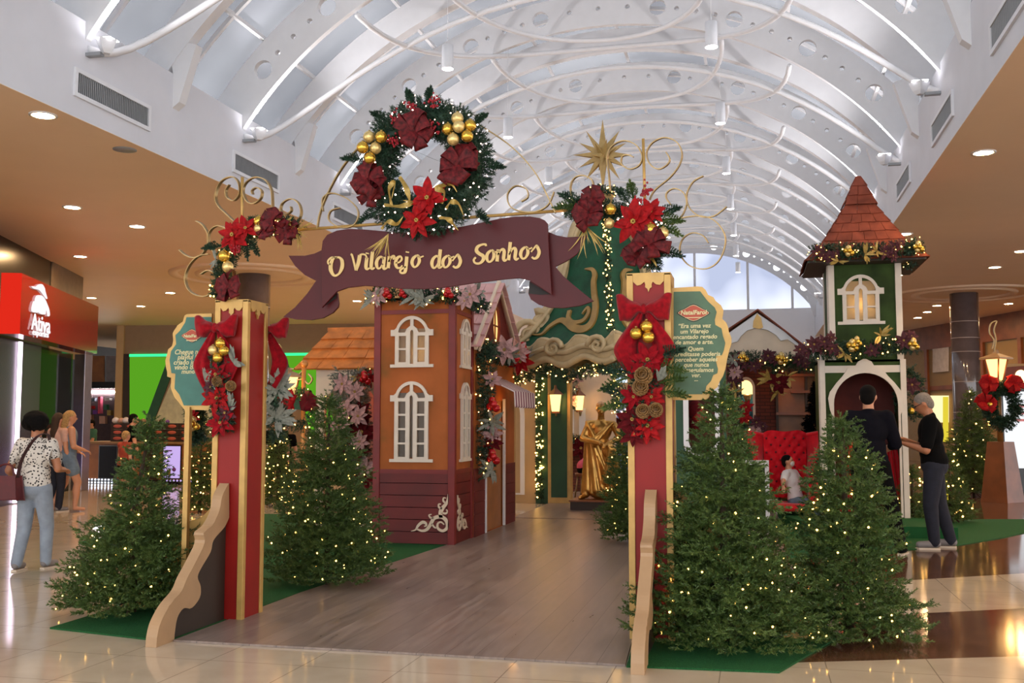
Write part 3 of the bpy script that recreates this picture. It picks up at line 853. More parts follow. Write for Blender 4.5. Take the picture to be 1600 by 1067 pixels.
def velvet_bow(fr, W, H, parent, tails=True, m='velvet', tl=.48):
    """big velvet bow on a plane: two pillowy loops, a knot and two hanging tails"""
    for sg in (-1, 1):
        mb = MB()
        def fn(u, q, sg=sg):
            w = 2 * PI * u; e = min(1, q / .8); hw = .028 + (H / 2 - .028) * (e * e * (3 - 2 * e)); T = .02 + .05 * math.sin(PI * min(1, .15 + q * .8)) * W / .16
            if q > .93: T *= .8; hw *= .97
            wr = 1 + .14 * math.cos(5 * w) * (1 - .5 * q)
            return fr(sg * (.012 + q * W + .012 * math.cos(w) * q), hw * math.cos(w) + .008 * math.sin(3 * q * PI) + q * .012, .035 + T * math.sin(w) * wr)
        mb.grid(fn, 28, 14, wrapu=True)
        k = len(mb.V); ends = [fr(sg * (W * 1.0), 0, .035)]
        mb.V.append(tuple(ends[0])); b = k - 28
        for i in range(28): mb.F.append((b + i, b + (i + 1) % 28, k)); mb.I.append(0); mb.S.append(True)
        mb.build('bow_loop', m, parent)
    MB().ball(fr(0, 0, .055), .03, 12, sq=(.9, .8, 1.25)).build('bow_knot', m, parent)
    if tails:
        for sg in (-1, 1):
            mb = MB()
            op = spl2([(.02, 0), (.10, -.10), (.19, -.24), (.17, -.33), (.09, -.46)], 6); ip = spl2([(.0, -.01), (.02, -.12), (.05, -.24), (.03, -.36), (.01, -.44)], 6); k = tl / .48 * W / .16
            def fn(s, q, sg=sg):
                i = int(round(q * (len(op) - 1))); a = op[i][0] * (1 - s) + ip[i][0] * s; b = op[i][1] * (1 - s) + ip[i][1] * s
                return fr(sg * a * k, b * tl / .48, .03 + .035 * math.sin(PI * s) * math.sin(PI * min(1, q + .1)) + .010 * math.sin(s * 11 + sg))
            mb.grid(fn, 12, len(op)); mb.build('bow_tail', m, parent)

# windows and doors of the little houses -------------------------------------------------
def arch_pts(w, h, n=14, base=0):
    """half-width w, springing height h: outline from lower left anticlockwise"""
    return [(-w, base), (w, base)] + [(w * math.cos(PI * i / n), h + w * math.sin(PI * i / n)) for i in range(n + 1)]
def cottage_window(fr, w, h, rows, parent, cw='cabinet', depth=.03):
    """white cut-out window: sill, ears, arched top of two quarter lights, narrow middle lancet, rows of small panes"""
    sp = h - w; f = w * .14
    out = [(-w * 1.28, 0), (w * 1.28, 0), (w * 1.28, w * .17), (w, w * .17), (w, sp - w * .05), (w * 1.26, sp - w * .05), (w * 1.26, sp + w * .3), (w * 1.05, sp + w * .3)]
    out += [(w * 1.0 * math.cos(a), sp + w * 1.08 * math.sin(a)) for a in [math.radians(22 + 136 * i / 18) for i in range(19)]]
    out += [(-w * 1.05, sp + w * .3), (-w * 1.26, sp + w * .3), (-w * 1.26, sp - w * .05), (-w, sp - w * .05), (-w, w * .17), (-w * 1.28, w * .17)]
    holes = []
    lw = w * .10; ltop = sp + w * .12
    holes.append([(-lw, w * .2), (lw, w * .2), (lw, ltop)] + [(lw * math.cos(a), ltop + lw * 1.6 * math.sin(a)) for a in [PI * i / 8 for i in range(1, 8)]] + [(-lw, ltop)])
    for sg in (-1, 1):
        q = [(sg * w * .09, sp + w * .52), (sg * w * .30, sp + w * .36), (sg * w * .40, sp + w * .14), (sg * w * .80, sp + w * .14)]
        q += [(sg * w * .84 * math.cos(a), sp + w * .9 * math.sin(a)) for a in [math.radians(14 + 68 * i / 8) for i in range(9)]]
        q.append((sg * w * .09, sp + w * .88))
        holes.append(q if sg > 0 else q[::-1])
        z0, z1 = w * .24, sp + w * .0; ph = (z1 - z0) / rows
        for r in range(rows):
            a, b = sg * w * .34, sg * w * .78
            holes.append([(min(a, b), z0 + r * ph + .012), (max(a, b), z0 + r * ph + .012), (max(a, b), z0 + (r + 1) * ph - .012), (min(a, b), z0 + (r + 1) * ph - .012)])
    o = MB().plate([out] + holes, fr, 0, depth).build('window_frame', cw, parent)
    pn = [(-w * .9, w * .1), (w * .9, w * .1), (w * .9, sp)] + [(w * .9 * math.cos(a), sp + w * .95 * math.sin(a)) for a in [PI * i / 12 for i in range(13)]][1:-1] + [(-w * .9, sp)]
    MB().plate([pn], fr, -.012, -.004).build('pane', 'frost', o)
    return pn
def shingles(mb, fr, wfun, z0, z1, rows, seed=0, mi=0, tk=.02, lift=.03, cols=.22):
    """overlapping shingle courses on a sloping plane; wfun(b) gives left and right limits"""
    rng = random.Random(seed); h = (z1 - z0) / rows
    for r in range(rows):
        b0 = z0 + r * h; l0, r0 = wfun(b0); l1, r1 = wfun(min(z1, b0 + h)); n = max(1, int(round((r0 - l0) / cols)))
        cut = [0] + sorted(min(.95, max(.05, (i + rng.uniform(-.2, .2)) / n)) for i in range(1, n)) + [1]
        for i in range(len(cut) - 1):
            a0, a1 = l0 + (r0 - l0) * cut[i], l0 + (r0 - l0) * cut[i + 1]; c0, c1 = l1 + (r1 - l1) * cut[i], l1 + (r1 - l1) * cut[i + 1]
            dz = rng.uniform(-.012, .012) * (1 if r else .4); g = .003; e = lift * rng.uniform(.85, 1.15)
            v = [fr(a0 + g, b0 - .02 + dz, e), fr(a1 - g, b0 - .02 - dz * .5, e), fr(c1 - g * .5, b0 + h, .006), fr(c0 + g * .5, b0 + h, .006),
                 fr(a0 + g, b0 - .02 + dz, e - tk), fr(a1 - g, b0 - .02 - dz * .5, e - tk), fr(c1, b0 + h, -.01), fr(c0, b0 + h, -.01)]
            mb.add(v, [(0, 1, 2, 3), (7, 6, 5, 4), (0, 4, 5, 1), (1, 5, 6, 2), (2, 6, 7, 3), (3, 7, 4, 0)], mi)
# ------------------------------------------------------------------ ground covers of the village
def slab(name, poly, z0, z1, m, label, cat):
    lp = [(x, y) for x, y in poly]
    o = MB().plate([lp], Fr((0, 0, 0), (1, 0, 0), (0, 1, 0)), z0, z1).build(name, m)
    return tag(o, label, cat)
slab('wood_walkway', [(-3.78, 6.22), (-.78, 6.22), (-.86, 7.6), (-.86, 8.6), (.3, 9.2), (.3, 15.2), (-3.55, 15.2), (-3.55, 11.9), (-3.78, 8.2)], .001, .014, 'deck', 'grey wood-look walkway running from the arch into the village', 'walkway')
slab('wood_walkway', [(-3.6, 15.22), (.3, 15.22), (.3, 21), (-3.6, 21)], .001, .02, 'deck', 'farther wood-look floor section under the gold statue', 'walkway')
slab('grass_mat', [(-4.86, 6.4), (-3.95, 6.22), (-3.80, 6.22), (-3.80, 8.2), (-3.56, 11.9), (-3.56, 15), (-8, 15), (-8, 11), (-4.9, 8.3)], .0008, .012, 'grass', 'green artificial grass mat under the small trees left of the walkway', 'grass mat')
slab('grass_mat', [(-.77, 6.2), (.11, 6.26), (.5, 7.3), (.45, 8.2), (-.84, 8.4), (-.84, 7.6)], .0008, .012, 'grass', 'green artificial grass mat under the big trees right of the arch', 'grass mat')
g = [atz(x, y, .0) for x, y in ((1384, 867), (1414, 860), (1495, 853), (1566, 841), (1640, 824), (1640, 812), (1500, 812))]
slab('grass_mat', [(.5, 11.6)] + [(p.x, p.y) for p in g] + [(2.6, 19.5), (.32, 19.5), (.32, 11.2)], .0008, .010, 'grass', 'green carpet with curved edge before the green tower', 'grass mat')
slab('carpeted_step', [(.7, 13.75), (2.42, 13.75), (2.42, 19), (.36, 19), (.36, 15.0)], .0, .15, 'grass', 'low step covered in green carpet under the green tower and red throne', 'step')

# ------------------------------------------------------------------ the entrance arch
YG = 6.95
class Px:
    """plane of constant Y addressed by photo pixels as (x, -y); depth grows towards the visitor"""
    def __init__(s, Y): s.Y = Y
    def __call__(s, a, b, c=0): return at(a, -b, s.Y) - V((0, c, 0))
def pxl(L): return [(x, -y) for x, y in L]
def gate_post(label, x0, x1, y0, y1, h):
    t = thing('gate_post', label, 'gate post', ((x0 + x1) / 2, (y0 + y1) / 2, 0), 'red and gold posts of the entrance arch')
    MB().box((x0 + .012, y0 + .012, 0), (x1 - .012, y1 - .012, h - .01)).build('board', 'red', t)
    w = .045
    for x in (x0, x1):
        for y in (y0, y1):
            sx, sy = (1 if x == x0 else -1), (1 if y == y0 else -1)
            MB().box((x, y, 0), (x + sx * w, y + sy * w, h)).build('corner_trim', 'gold', t, .003)
    MB().box((x0, y0, h - .012), (x1, y1, h + .004)).build('top_board', 'gold', t)
    def crest(fr, W):
        c = W / 2
        o = [(0, h), (0, h - .055), (c * .25, h - .082), (c * .5, h - .078), (c * .72, h - .058), (c * .80, h - .075), (c * .78, h - .095), (c * .92, h - .105), (c, h - .13)]
        o = o + [(W - a, b) for a, b in o[-2::-1]]
        MB().plate([o], fr, .0, .014).build('crest', 'gold', t)
    crest(Fr((x0 + w, y0 + .012, 0)), x1 - x0 - 2 * w)
    crest(Fr((x1 - .012, y0 + w, 0), (0, 1, 0)), y1 - y0 - 2 * w)
    return t
LX0, LX1 = at(331, 700, YG).x, at(383, 700, YG).x
RX0, RX1 = at(981, 700, YG).x, at(1051, 700, YG).x
HL, HR = at(360, 469, YG).z, at(1010, 427, YG).z
gate_post('red arch post with gold edges under the left plaque, near the grey column', LX0, LX1, YG, YG + .33, HL)
gate_post('red arch post with gold edges between the walkway and the biggest tree', RX0, RX1, YG, YG + .33, HR)

# scroll-cut side panels
SIDE_FRONT = [(725, 870), (740, 800), (770, 735), (800, 690), (842, 640), (868, 580), (905, 510), (948, 420), (946, 372), (985, 335), (1018, 270), (1032, 200), (1062, 142)]
SIDE_BACK = [(1062, 300), (1040, 345), (990, 405), (976, 460), (935, 530), (916, 575), (930, 620), (926, 670), (890, 718), (850, 722), (822, 765), (810, 835), (808, 860)]
def yz(L): return [((p.y, p.z)) for p in [atx(x / 2.963, 707 + y / 2.963, -3.79) for x, y in L]]
pf, pb = spl2(yz(SIDE_FRONT), 4), spl2(yz(SIDE_BACK), 4)
pf[0] = (pf[0][0], .0); pb[-1] = (pb[-1][0], .0)
YB = YG
def side_panel(label, org, dirv, th, front_m, dark_m):
    """profile distance is measured from the post: dirv leads away from it"""
    fr = Fr(org, dirv)
    A = [(YB - y, z) for y, z in pf]; B = [(max(0, YB - y), z) for y, z in pb]
    t = thing('scroll_panel', label, 'scroll panel', V(org) + V(dirv) * .4)
    MB().plate([A + B], fr, -th / 2, th / 2).build('scroll_edge', front_m, t, .002)
    MB().plate([[(b, z) for b, z in B] + [(.0, .0)]], fr, -th * .2, th * .2).build('backing_board', dark_m, t)
side_panel('pale wood scroll-cut panel with dark backing leaning before the left red post', (-3.83, YB - .001, 0), (0, -1, 0), .075, 'wood', 'brownboard')
side_panel('pale scroll-cut board seen edge on before the right red post', (at(1018, 800, YG).x, YB - .001, 0), (0, -1, 0), .075, 'wood', 'brownboard')
side_panel('gold scroll-cut panel with dark backing beside the left red post, behind the small tree', (LX0 - .001, YG + .30, 0), (-1, 0, 0), .05, 'gold', 'brownboard')
side_panel('gold scroll-cut panel at the outer side of the right red post, behind the big tree', (RX1 + .001, YG + .30, 0), (1, 0, 0), .05, 'gold', 'brownboard')

# text plaques at the outer sides of the posts
def plaque(label, cat, outer, inner, Y, lines, badge, gm, sc, extra=None):
    f = Px(Y)
    c = f(*outer[0])
    t = thing('story_plaque', label, cat, c)
    MB().plate([pxl(outer)], f, 0, .02).build('board', 'rococo_gold' if False else 'gold', t)
    MB().plate([pxl(inner)], f, .021, .025).build('face', gm, t)
    bx, by, bw, bh = badge
    o = [(bx - bw, by), (bx - bw * .8, by - bh * .3), (bx - bw * .6, by - bh * .45), (bx, by - bh), (bx + bw * .6, by - bh * .45), (bx + bw * .8, by - bh * .3), (bx + bw, by), (bx + bw * .8, by + bh * .3), (bx + bw * .6, by + bh * .5), (bx, by + bh), (bx - bw * .6, by + bh * .5), (bx - bw * .8, by + bh * .3)]
    b = MB().plate([pxl(spl2(o, 3, True))], f, .026, .028).build('badge_rim', 'brownboard', t)
    o2 = [(bx + (x - bx) * .93, by + (y - by) * .9) for x, y in o]
    MB().plate([pxl(spl2(o2, 3, True))], f, .0285, .030).build('badge_ring', 'text', b)
    o3 = [(bx + (x - bx) * .89, by + (y - by) * .84) for x, y in o]
    MB().plate([pxl(spl2(o3, 3, True))], f, .0305, .032).build('badge_face', 'badge', b)
    p = f(bx, -by - 2.5, .033); k = (f(bx + 10, -by) - f(bx, -by)).length / 10
    ux = (f(bx + 10, -by) - f(bx, -by))
    text('badge_lettering', 'NatalFarol', 9.6 * sc * k, Fr(p, (1, 0, 0)), 'text', b, .002, shear=.15, off=.0012)
    MB().fbox(Fr(f(bx, -by - 8, .033), (1, 0, 0)), -bw * .5 * k, bw * .5 * k, 0, 1.2 * k, 0, .001).build('badge_underline', 'text', b)
    for (x, y, s, tx) in lines:
        text('lettering', tx, s * k, Fr(f(x, -y, .026), (1, 0, 0)), 'text', t, .002, shear=.18, off=.0008)
    return t, f
RO = [(1049, 450.5), (1090, 448), (1097.5, 448.7), (1102.8, 453.5), (1106.5, 461), (1114.8, 464.8), (1118.5, 470.8), (1126.8, 477.5), (1130.5, 485), (1129.8, 492.5), (1128.5, 498.5), (1135, 504.5), (1138, 512), (1138.8, 518), (1143, 528.5), (1143, 537), (1139.5, 548), (1136.5, 560), (1133.5, 577), (1129.7, 588), (1125, 595.6), (1121, 605), (1114.7, 609.7), (1108, 620), (1104, 625), (1049, 625)]
RI = [(1053, 456.5), (1094.5, 455.8), (1100.5, 464), (1106.5, 471.5), (1117, 481), (1120, 488), (1117, 500), (1117.8, 508), (1127.5, 513.5), (1129.8, 525.5), (1133.5, 536), (1131, 548), (1128, 555), (1119, 557), (1119, 565), (1122, 577), (1121, 583.5), (1114.7, 586), (1111, 595.6), (1104, 603), (1102.5, 610.6), (1097, 616), (1053, 616)]
rl = [(1085, 512.5, 9.5, '\u201cEra uma vez'), (1085, 521.2, 9.5, 'um Vilarejo'), (1086, 529.6, 9.5, 'encantado regado'), (1085, 538, 9.5, 'de amor e arte.'), (1087, 548.3, 9.5, 'Quem'), (1088, 556.6, 9.5, 'acreditasse poderia'), (1088, 565, 9.5, 'perceber aqueles'), (1088, 573.2, 9.5, 'que nunca'), (1088, 581.4, 9.5, 'conseguíamos'), (1088, 589.5, 9.5, 'ver.'), (1088, 595.5, 9.5, '...')]
plaque('green story plaque with gold wavy edge and cream writing on the right post', 'plaque', RO, RI, YG + .1, rl, (1084, 489.5, 26, 14), 'signgreen', 1.0)
LO = [(333, 490), (294, 491), (290, 494), (288, 502.7), (280, 508), (276, 514), (272, 521), (273, 532), (271, 541), (265, 546), (263.4, 553), (260.6, 563), (261.3, 573), (263.4, 581), (263.4, 588.5), (269.8, 590.6), (269, 606.7), (274.7, 620.8), (281.7, 629), (290, 640), (333, 641)]
LI = [(333, 495.6), (294, 496), (292, 504), (284, 517), (276.8, 524), (278, 538), (270, 549), (267.7, 563), (270.5, 583), (276.8, 584), (275.4, 607), (283, 616.6), (290, 633.5), (333, 633.5)]
ll = [(302, 553.5, 9.5, 'Chegue nesse'), (303, 561.5, 9.5, 'playful lugar'), (303, 569.5, 9.5, 'criado juntinho'), (302, 577.2, 9.5, 'vindo do mais'), (299, 583.8, 9, 'mundo')]
t, f = plaque('green story plaque half hidden by the velvet bow on the left post', 'plaque', LO, LI, YG + .1, ll, (303, 525, 17, 11), 'signteal', .62)
MB().box((f(297, -640).x - .02, YG + .06, 0), (f(297, -640).x + .02, YG + .1, f(297, -640).z + .02)).build('support_pole', 'gold', t)

# banner
fb = Px(YG - .02); fk = Px(YG + .03)
banner = thing('banner_sign', 'maroon ribbon-shaped banner lettered in gold hanging from the arch bar', 'banner', at(665, 400, YG))
TOP = [(504, 392), (506, 377), (513, 367.5), (528, 361), (545, 358.5), (567, 359), (590, 361), (612, 363), (640, 364), (665, 362.5), (690, 360), (727, 354), (756, 348), (784, 342), (806, 339.5), (829, 339), (844, 341.5), (852, 345), (856.5, 350)]
BOT = [(863, 461), (828, 438.5), (812, 435), (793, 436.5), (765, 440), (740, 443), (721, 446), (693, 450), (665, 452), (627, 451.5), (599, 448.5), (571, 447), (545, 450), (528, 456), (505, 481)]
MB().plate([pxl(TOP + [(859, 400)] + BOT)], fb, 0, .022).build('ribbon_front', 'maroon', banner, .002)
MB().plate([pxl([(506, 391), (504.5, 391), (492.5, 396.5), (477.5, 400), (452, 400), (462.5, 416), (477.5, 430), (495, 439), (481, 459), (462.5, 480), (444, 495), (462.5, 499), (487, 500), (505.6, 497), (520.6, 489), (529, 480), (530, 474), (528, 459), (515, 440)])], fk, -.01, .012).build('ribbon_tail', 'maroon', banner, .002)
MB().plate([pxl([(856, 362), (870, 368), (885, 371), (907.5, 370), (919, 366.5), (902, 397.5), (886, 408), (868, 417), (881, 432), (902, 450), (928, 470.6), (907, 478), (881, 481.5), (859, 481), (842, 476), (830, 468), (826, 459), (828, 440), (850, 425)])], fk, -.01, .012).build('ribbon_tail', 'maroon', banner, .002)
MB().plate([pxl([(506, 480), (521, 461), (527, 458), (527, 466), (518, 472)])], fk, .013, .016).build('ribbon_fold', 'dark', banner)
MB().plate([pxl([(828, 441), (860, 460), (845, 461), (827, 459)])], fk, .013, .016).build('ribbon_fold', 'dark', banner)
# hand lettering: strokes in px units, y up from the baseline
LET = {
 'O': [([(14, 29), (8, 27), (5, 18), (6, 8), (12, 0), (19, 3), (23, 13), (22, 24), (17, 29), (12, 28)], [3, 4, 5.5, 6, 3.5, 3, 5.5, 5, 3, 2.5]), ([(12, 28), (5, 28), (0, 23), (1, 18), (5, 18)], [2.5, 3, 2.5, 2.5, 2.5])],
 'V': [([(0, 27), (3, 24), (11, 1)], [3, 3, 3]), ([(11, 1), (14, 14), (15, 26)], [4.5, 5.5, 5.5]), ([(15, 26), (19, 28), (24, 27), (27, 22), (25, 20)], [3, 2.6, 2.5, 2.4, 2])],
 'i': [([(1, 18), (1, 4), (3, 0), (7, 2)], [5, 5, 3.5, 2.2]), ([(1, 24), (1.2, 26)], [5, 5])],
 'l': [([(1, 27), (1, 5), (3, 0), (7, 2)], [5, 5, 3.5, 2.2])],
 'a': [([(12, 15), (8, 19), (3, 15), (1.5, 8), (4, 1), (8, 1), (12, 8)], [2.5, 3, 4.5, 5, 3.5, 2.5, 2.5]), ([(13, 19), (13, 4), (15, 0), (19, 2)], [5, 5, 3.5, 2.2])],
 'r': [([(2, 19), (2, 0)], [4.8, 5]), ([(2, 10), (5, 17), (9, 19), (10, 14)], [2.4, 3, 4.5, 4])],
 'e': [([(2, 8), (8, 10), (11, 15), (8, 19), (3, 15), (2, 7), (5, 1), (10, 1), (13, 5)], [2.2, 2.4, 3, 3, 4.6, 5, 3.5, 2.6, 2.2])],
 'j': [([(3, 18), (3, -3), (1, -8), (-4, -8), (-5, -4), (3, 2)], [5, 5, 3.5, 3, 3, 2.2]), ([(3, 24), (3.2, 26)], [5, 5])],
 'o': [([(8, 19), (3, 15), (1.5, 8), (5, 1), (10, 2), (13, 9), (11, 17), (8, 19)], [3, 4.5, 5, 3, 3, 4.8, 4, 3]), ([(10, 18), (14, 15.5), (19, 17)], [2.2, 2.2, 2])],
 'd': [([(12, 15), (8, 19), (3, 15), (1.5, 8), (4, 1), (8, 1), (12, 8)], [2.5, 3, 4.5, 5, 3.5, 2.5, 2.5]), ([(13, 29), (13, 4), (15, 0), (19, 2)], [5, 5, 3.5, 2.2])],
 's': [([(-2, 11), (5, 20), (7, 19)], [2, 2.6, 4]), ([(7, 19), (11, 10), (9, 2), (4, 0), (0, 3)], [4.5, 5, 4.5, 3.2, 3])],
 'S': [([(18, 26), (17, 29), (11, 29), (5, 26), (4, 20), (9, 15), (15, 11), (16, 5), (11, 0), (4, 1), (1, 6), (4, 10)], [3, 3, 3, 4.6, 5.4, 5.2, 5.4, 5, 3.4, 3, 3, 3])],
 'n': [([(2, 19), (2, 0)], [4.8, 5]), ([(2, 9), (6, 17), (10, 18.5), (12, 14), (12, 4), (14, 0), (18, 2)], [2.4, 3, 4, 5, 5, 3.5, 2.2])],
 'h': [([(2, 29), (2, 0)], [5, 5]), ([(2, 9), (6, 17), (10, 18.5), (12, 14), (12, 4), (14, 0), (18, 2)], [2.4, 3, 4, 5, 5, 3.5, 2.2])],
}
WORDS = [(511, 430, .98, 'O'), (546, 423, .95, 'V'), (571, 420.5, .98, 'i'), (579, 420, .98, 'l'), (586.5, 419.5, .98, 'a'), (605, 419, .98, 'r'), (616, 419, .98, 'e'), (631.5, 418.5, .98, 'j'), (642, 418.5, .98, 'o'),
         (673, 419.5, .98, 'd'), (690, 419, .98, 'o'), (708, 418.5, .98, 's'), (739, 412.5, 1.0, 'S'), (758.5, 410.5, .98, 'o'), (775, 408.8, .98, 'n'), (793, 407, .98, 'h'), (811.5, 405.5, .98, 'o'), (831, 404.5, .98, 's')]
fl = Px(YG - .044)
for i, (x, y, k, ch) in enumerate(WORDS):
    tl = -.05 if x < 640 else .09
    mb = MB(); sh = MB()
    for pts, w in LET[ch]:
        P = [(x + (a + b * .10) * k, -(y - b * k - tl * a)) for a, b in pts]
        Q = spl2(P, 7); W = np.interp(np.linspace(0, 1, len(Q)), np.linspace(0, 1, len(w)), w) * 1.04
        mb.strip(Q, [float(v) for v in W], fl, 0, .008)
    mb.build('letter', 'letter', banner)

# gold bar, half ring and scrolls between the posts
bar = thing('arch_bar', 'gold bar with half ring and two small scrolls joining the post tops', 'arch bar', at(670, 345, YG + .12))
YB2 = YG + .12
fB = Px(YB2)
p0, p1 = at(455, 360, YB2), at(893, 328, YB2)
MB().tube([p0, p1], .0135, 4).build('crossbar', 'gold', bar)
ringp = [(496, 357), (500, 335), (510, 308), (530, 270), (555, 237), (590, 205), (630, 183), (682, 176), (722, 182), (755, 199), (800, 230), (835, 268), (855, 305), (868, 333)]
MB().bar(spl([at(x, y, YB2) for x, y in ringp], 5), .03, .008, (0, 1, 0)).build('half_ring', 'iron', bar)
for L in ([(555, 355), (505, 330), (505, 310), (520, 302), (545, 312), (560, 330), (555, 350), (535, 356), (515, 345), (517, 330), (532, 325)], [(866, 300), (855, 322), (830, 332), (800, 325), (793, 305), (805, 291), (822, 295), (825, 308), (815, 315)]):
    MB().bar(spl([at(x, y, YB2) for x, y in L[(1 if L[0][0] == 555 else 0):]], 6), .03, .007, (0, 1, 0)).build('scroll', 'iron', bar)
def scrolls(label, lists, rod, ox, oy, k, Y):
    t = thing('iron_scrollwork', label, 'scrollwork', at(ox + rod[1][0] / k, oy + rod[1][1] / k, Y))
    a, b = [at(ox + x / k, oy + y / k, Y) for x, y in rod]
    MB().tube([a, b], .013, 4).build('rod', 'gold', t)
    for L in lists:
        MB().bar(spl([at(ox + x / k, oy + y / k, Y) for x, y in L], 6), .032, .007, (.15, 1, .1)).build('scroll', 'iron', t)
scrolls('gold wrought scrolls crowning the post beside the grey column', [
    [(640, 475), (560, 400), (490, 330), (465, 255), (490, 160), (540, 105), (610, 88), (655, 130), (668, 200), (655, 250), (615, 285), (565, 262), (550, 205), (580, 152)],
    [(942, 410), (938, 250), (925, 180), (880, 112), (800, 90), (725, 130), (694, 200), (722, 285), (780, 310), (838, 272), (852, 210), (812, 176), (770, 200), (775, 232)],
    [(1130, 490), (1178, 400), (1160, 310), (1095, 270), (1025, 305), (1010, 365), (1050, 402), (1095, 372), (1092, 335)],
    [(305, 455), (360, 490), (405, 570), (398, 660), (350, 735), (280, 760), (215, 738), (165, 695)],
    [(450, 715), (405, 620), (420, 540), (480, 495), (555, 515)],
    [(410, 730), (320, 750), (245, 830), (213, 930), (238, 1020), (300, 1070), (385, 1080), (440, 1040), (472, 960), (458, 890), (400, 866), (345, 897)]], [(687, 90), (684, 560)], 250, 260, 5.333, YG + .14)
scrolls('gold wrought scrolls crowning the post beside the big star', [
    [(500, 690), (488, 540), (474, 400), (515, 312), (610, 267), (712, 300), (766, 390), (742, 470), (662, 503), (596, 462), (598, 402), (640, 384), (692, 402)],
    [(828, 760), (870, 680), (1000, 570), (1080, 460), (1096, 360), (1050, 275), (950, 241), (850, 285), (802, 370), (830, 460), (900, 503), (970, 470), (996, 420), (965, 362)],
    [(190, 760), (168, 660), (200, 580), (270, 556), (345, 590), (362, 650)],
    [(1275, 560), (1190, 610), (1140, 700), (1140, 780), (1180, 850), (1260, 900), (1360, 895), (1430, 850), (1470, 815)],
    [(1010, 805), (965, 740), (980, 690), (1040, 665), (1110, 700), (1137, 780), (1110, 870), (1060, 930), (1000, 965)],
    [(1010, 950), (1090, 912), (1230, 893), (1340, 915), (1420, 985), (1460, 1085), (1435, 1210), (1370, 1300), (1270, 1335), (1150, 1300), (1080, 1200), (1100, 1090), (1180, 1035), (1270, 1055), (1318, 1118)]], [(773, 250), (790, 880)], 860, 170, 5.333, YG + .14)

# big wreath
wc = at(664, 262, YG - .06); rpx = (at(774, 262, YG - .06) - wc).length
wreath = thing('christmas_wreath', 'large fir wreath with red bows, gold baubles and fairy lights over the banner', 'wreath', wc)
Rm, rt = rpx * .68, rpx * .33
wp = [wc + V((Rm * math.cos(a), 0, Rm * 1.02 * math.sin(a))) for a in [2 * PI * i / 48 for i in range(49)]]
greens(wp, rt, 2300, wreath, 3, .10, nper=26, nl=.034)
MB().tube(wp[:-1], rt * .42, 10, closed=True).build('core', 'garland', wreath)
ring_lights(wp, rt * 1.0, 140, wreath, 4, .0052, 'bulb_cool', front=(0, -1, 0))
def D(x, y, dy): return at(x, y, YG - .06 - dy)
FN = (0, -1, .05)
ribbon_bow(D(650, 207, .15), FN, .17, wreath, 'plaid', 1)
ribbon_bow(D(577, 282, .13), FN, .16, wreath, 'plaid', 2); ribbon_bow(D(583, 300, .12), FN, .12, wreath, 'plaid', 12)
ribbon_bow(D(717, 262, .14), FN, .17, wreath, 'plaid', 3); ribbon_bow(D(728, 248, .12), FN, .12, wreath, 'plaid', 13)
for i, (x, y) in enumerate(((620, 185), (677, 160), (616, 220), (676, 198), (643, 168))): berries(D(x, y, .15), FN, .055, wreath, i, 26)
for i, (x, y) in enumerate(((906, 330), (985, 240), (996, 308), (1092, 300), (1066, 388), (950, 415), (250, 395), (350, 395), (195, 482), (302, 488), (255, 572))):
    bauble(D(530 + x / 5.333, 140 + y / 5.333, .17 + .02 * (i % 3)), .043, wreath, ('bauble', 'bauble_pale', 'bauble_pale', 'bauble', 'bauble', 'bauble_pale', 'bauble_pale', 'bauble', 'bauble', 'bauble_pale', 'bauble')[i])
poinsettia(D(668, 310, .18), (0, -1, .2), .15, wreath, 'petal', 5); poinsettia(D(652, 344, .17), (-.1, -1, -.1), .14, wreath, 'petal', 6)
for L in ([(612, 322), (608, 296), (617, 284), (612, 310)], [(624, 276), (634, 292), (640, 315), (632, 322)], [(600, 320), (625, 322), (645, 316), (630, 313)], [(690, 318), (694, 300), (682, 294), (704, 288), (714, 300)], [(697, 326), (704, 316), (716, 318), (724, 336)], [(596, 358), (606, 346), (620, 350), (630, 338)], [(686, 340), (700, 342), (708, 350), (716, 360)]):
    curl([D(x, y, .19 + .01 * (i % 2)) for i, (x, y) in enumerate(L)], .04, wreath)
for i, (x, y, dx, dz) in enumerate(((645, 165, -.2, 1), (668, 162, .3, 1), (605, 190, -.8, .7), (740, 195, .9, .7), (590, 330, -.9, -.4), (742, 330, .9, -.5), (762, 262, 1, .1), (565, 250, -1, .3))): firspray(D(x, y, .1), (dx, -.4, dz), .13, wreath, i, 'garland')
leaves(D(607, 365, .16), (0, -1, -.6), .2, wreath, 'goldleaf', 21, 14, 'dry_grass', .02, .5, -2.1)

# garlands over the post tops
def PY(x, y, dy=0): return at(x, y, YG + .10 - dy)
gl_ = thing('post_garland', 'fir garland with poinsettias and bows draped over the left post scrolls', 'garland', PY(350, 465))
path = [PY(x, y) for x, y in ((344, 468), (348, 440), (352, 410), (362, 385), (375, 368), (395, 356), (420, 352), (445, 354), (464, 358))]
MB().bar(spl(path, 3), .03, .008, (0, 1, 0)).build('hanging_frame', 'iron', gl_); greens(path, .09, 560, gl_, 7, .085); ring_lights(path, .095, 75, gl_, 8, .0065, front=(0, -1, -.3))
poinsettia(PY(364, 367, .1), FN, .15, gl_, 'petal', 7); poinsettia(PY(384, 357, .11), (.2, -1, .2), .12, gl_, 'petal', 8)
berries(PY(370, 390, .1), FN, .05, gl_, 8, 26, r=.010)
bauble(PY(350, 400, .1), .046, gl_); bauble(PY(356, 417, .1), .044, gl_, 'bauble_pale'); bauble(PY(405, 346, .1), .043, gl_); bauble(PY(405, 357, .1), .040, gl_, 'bauble_pale')
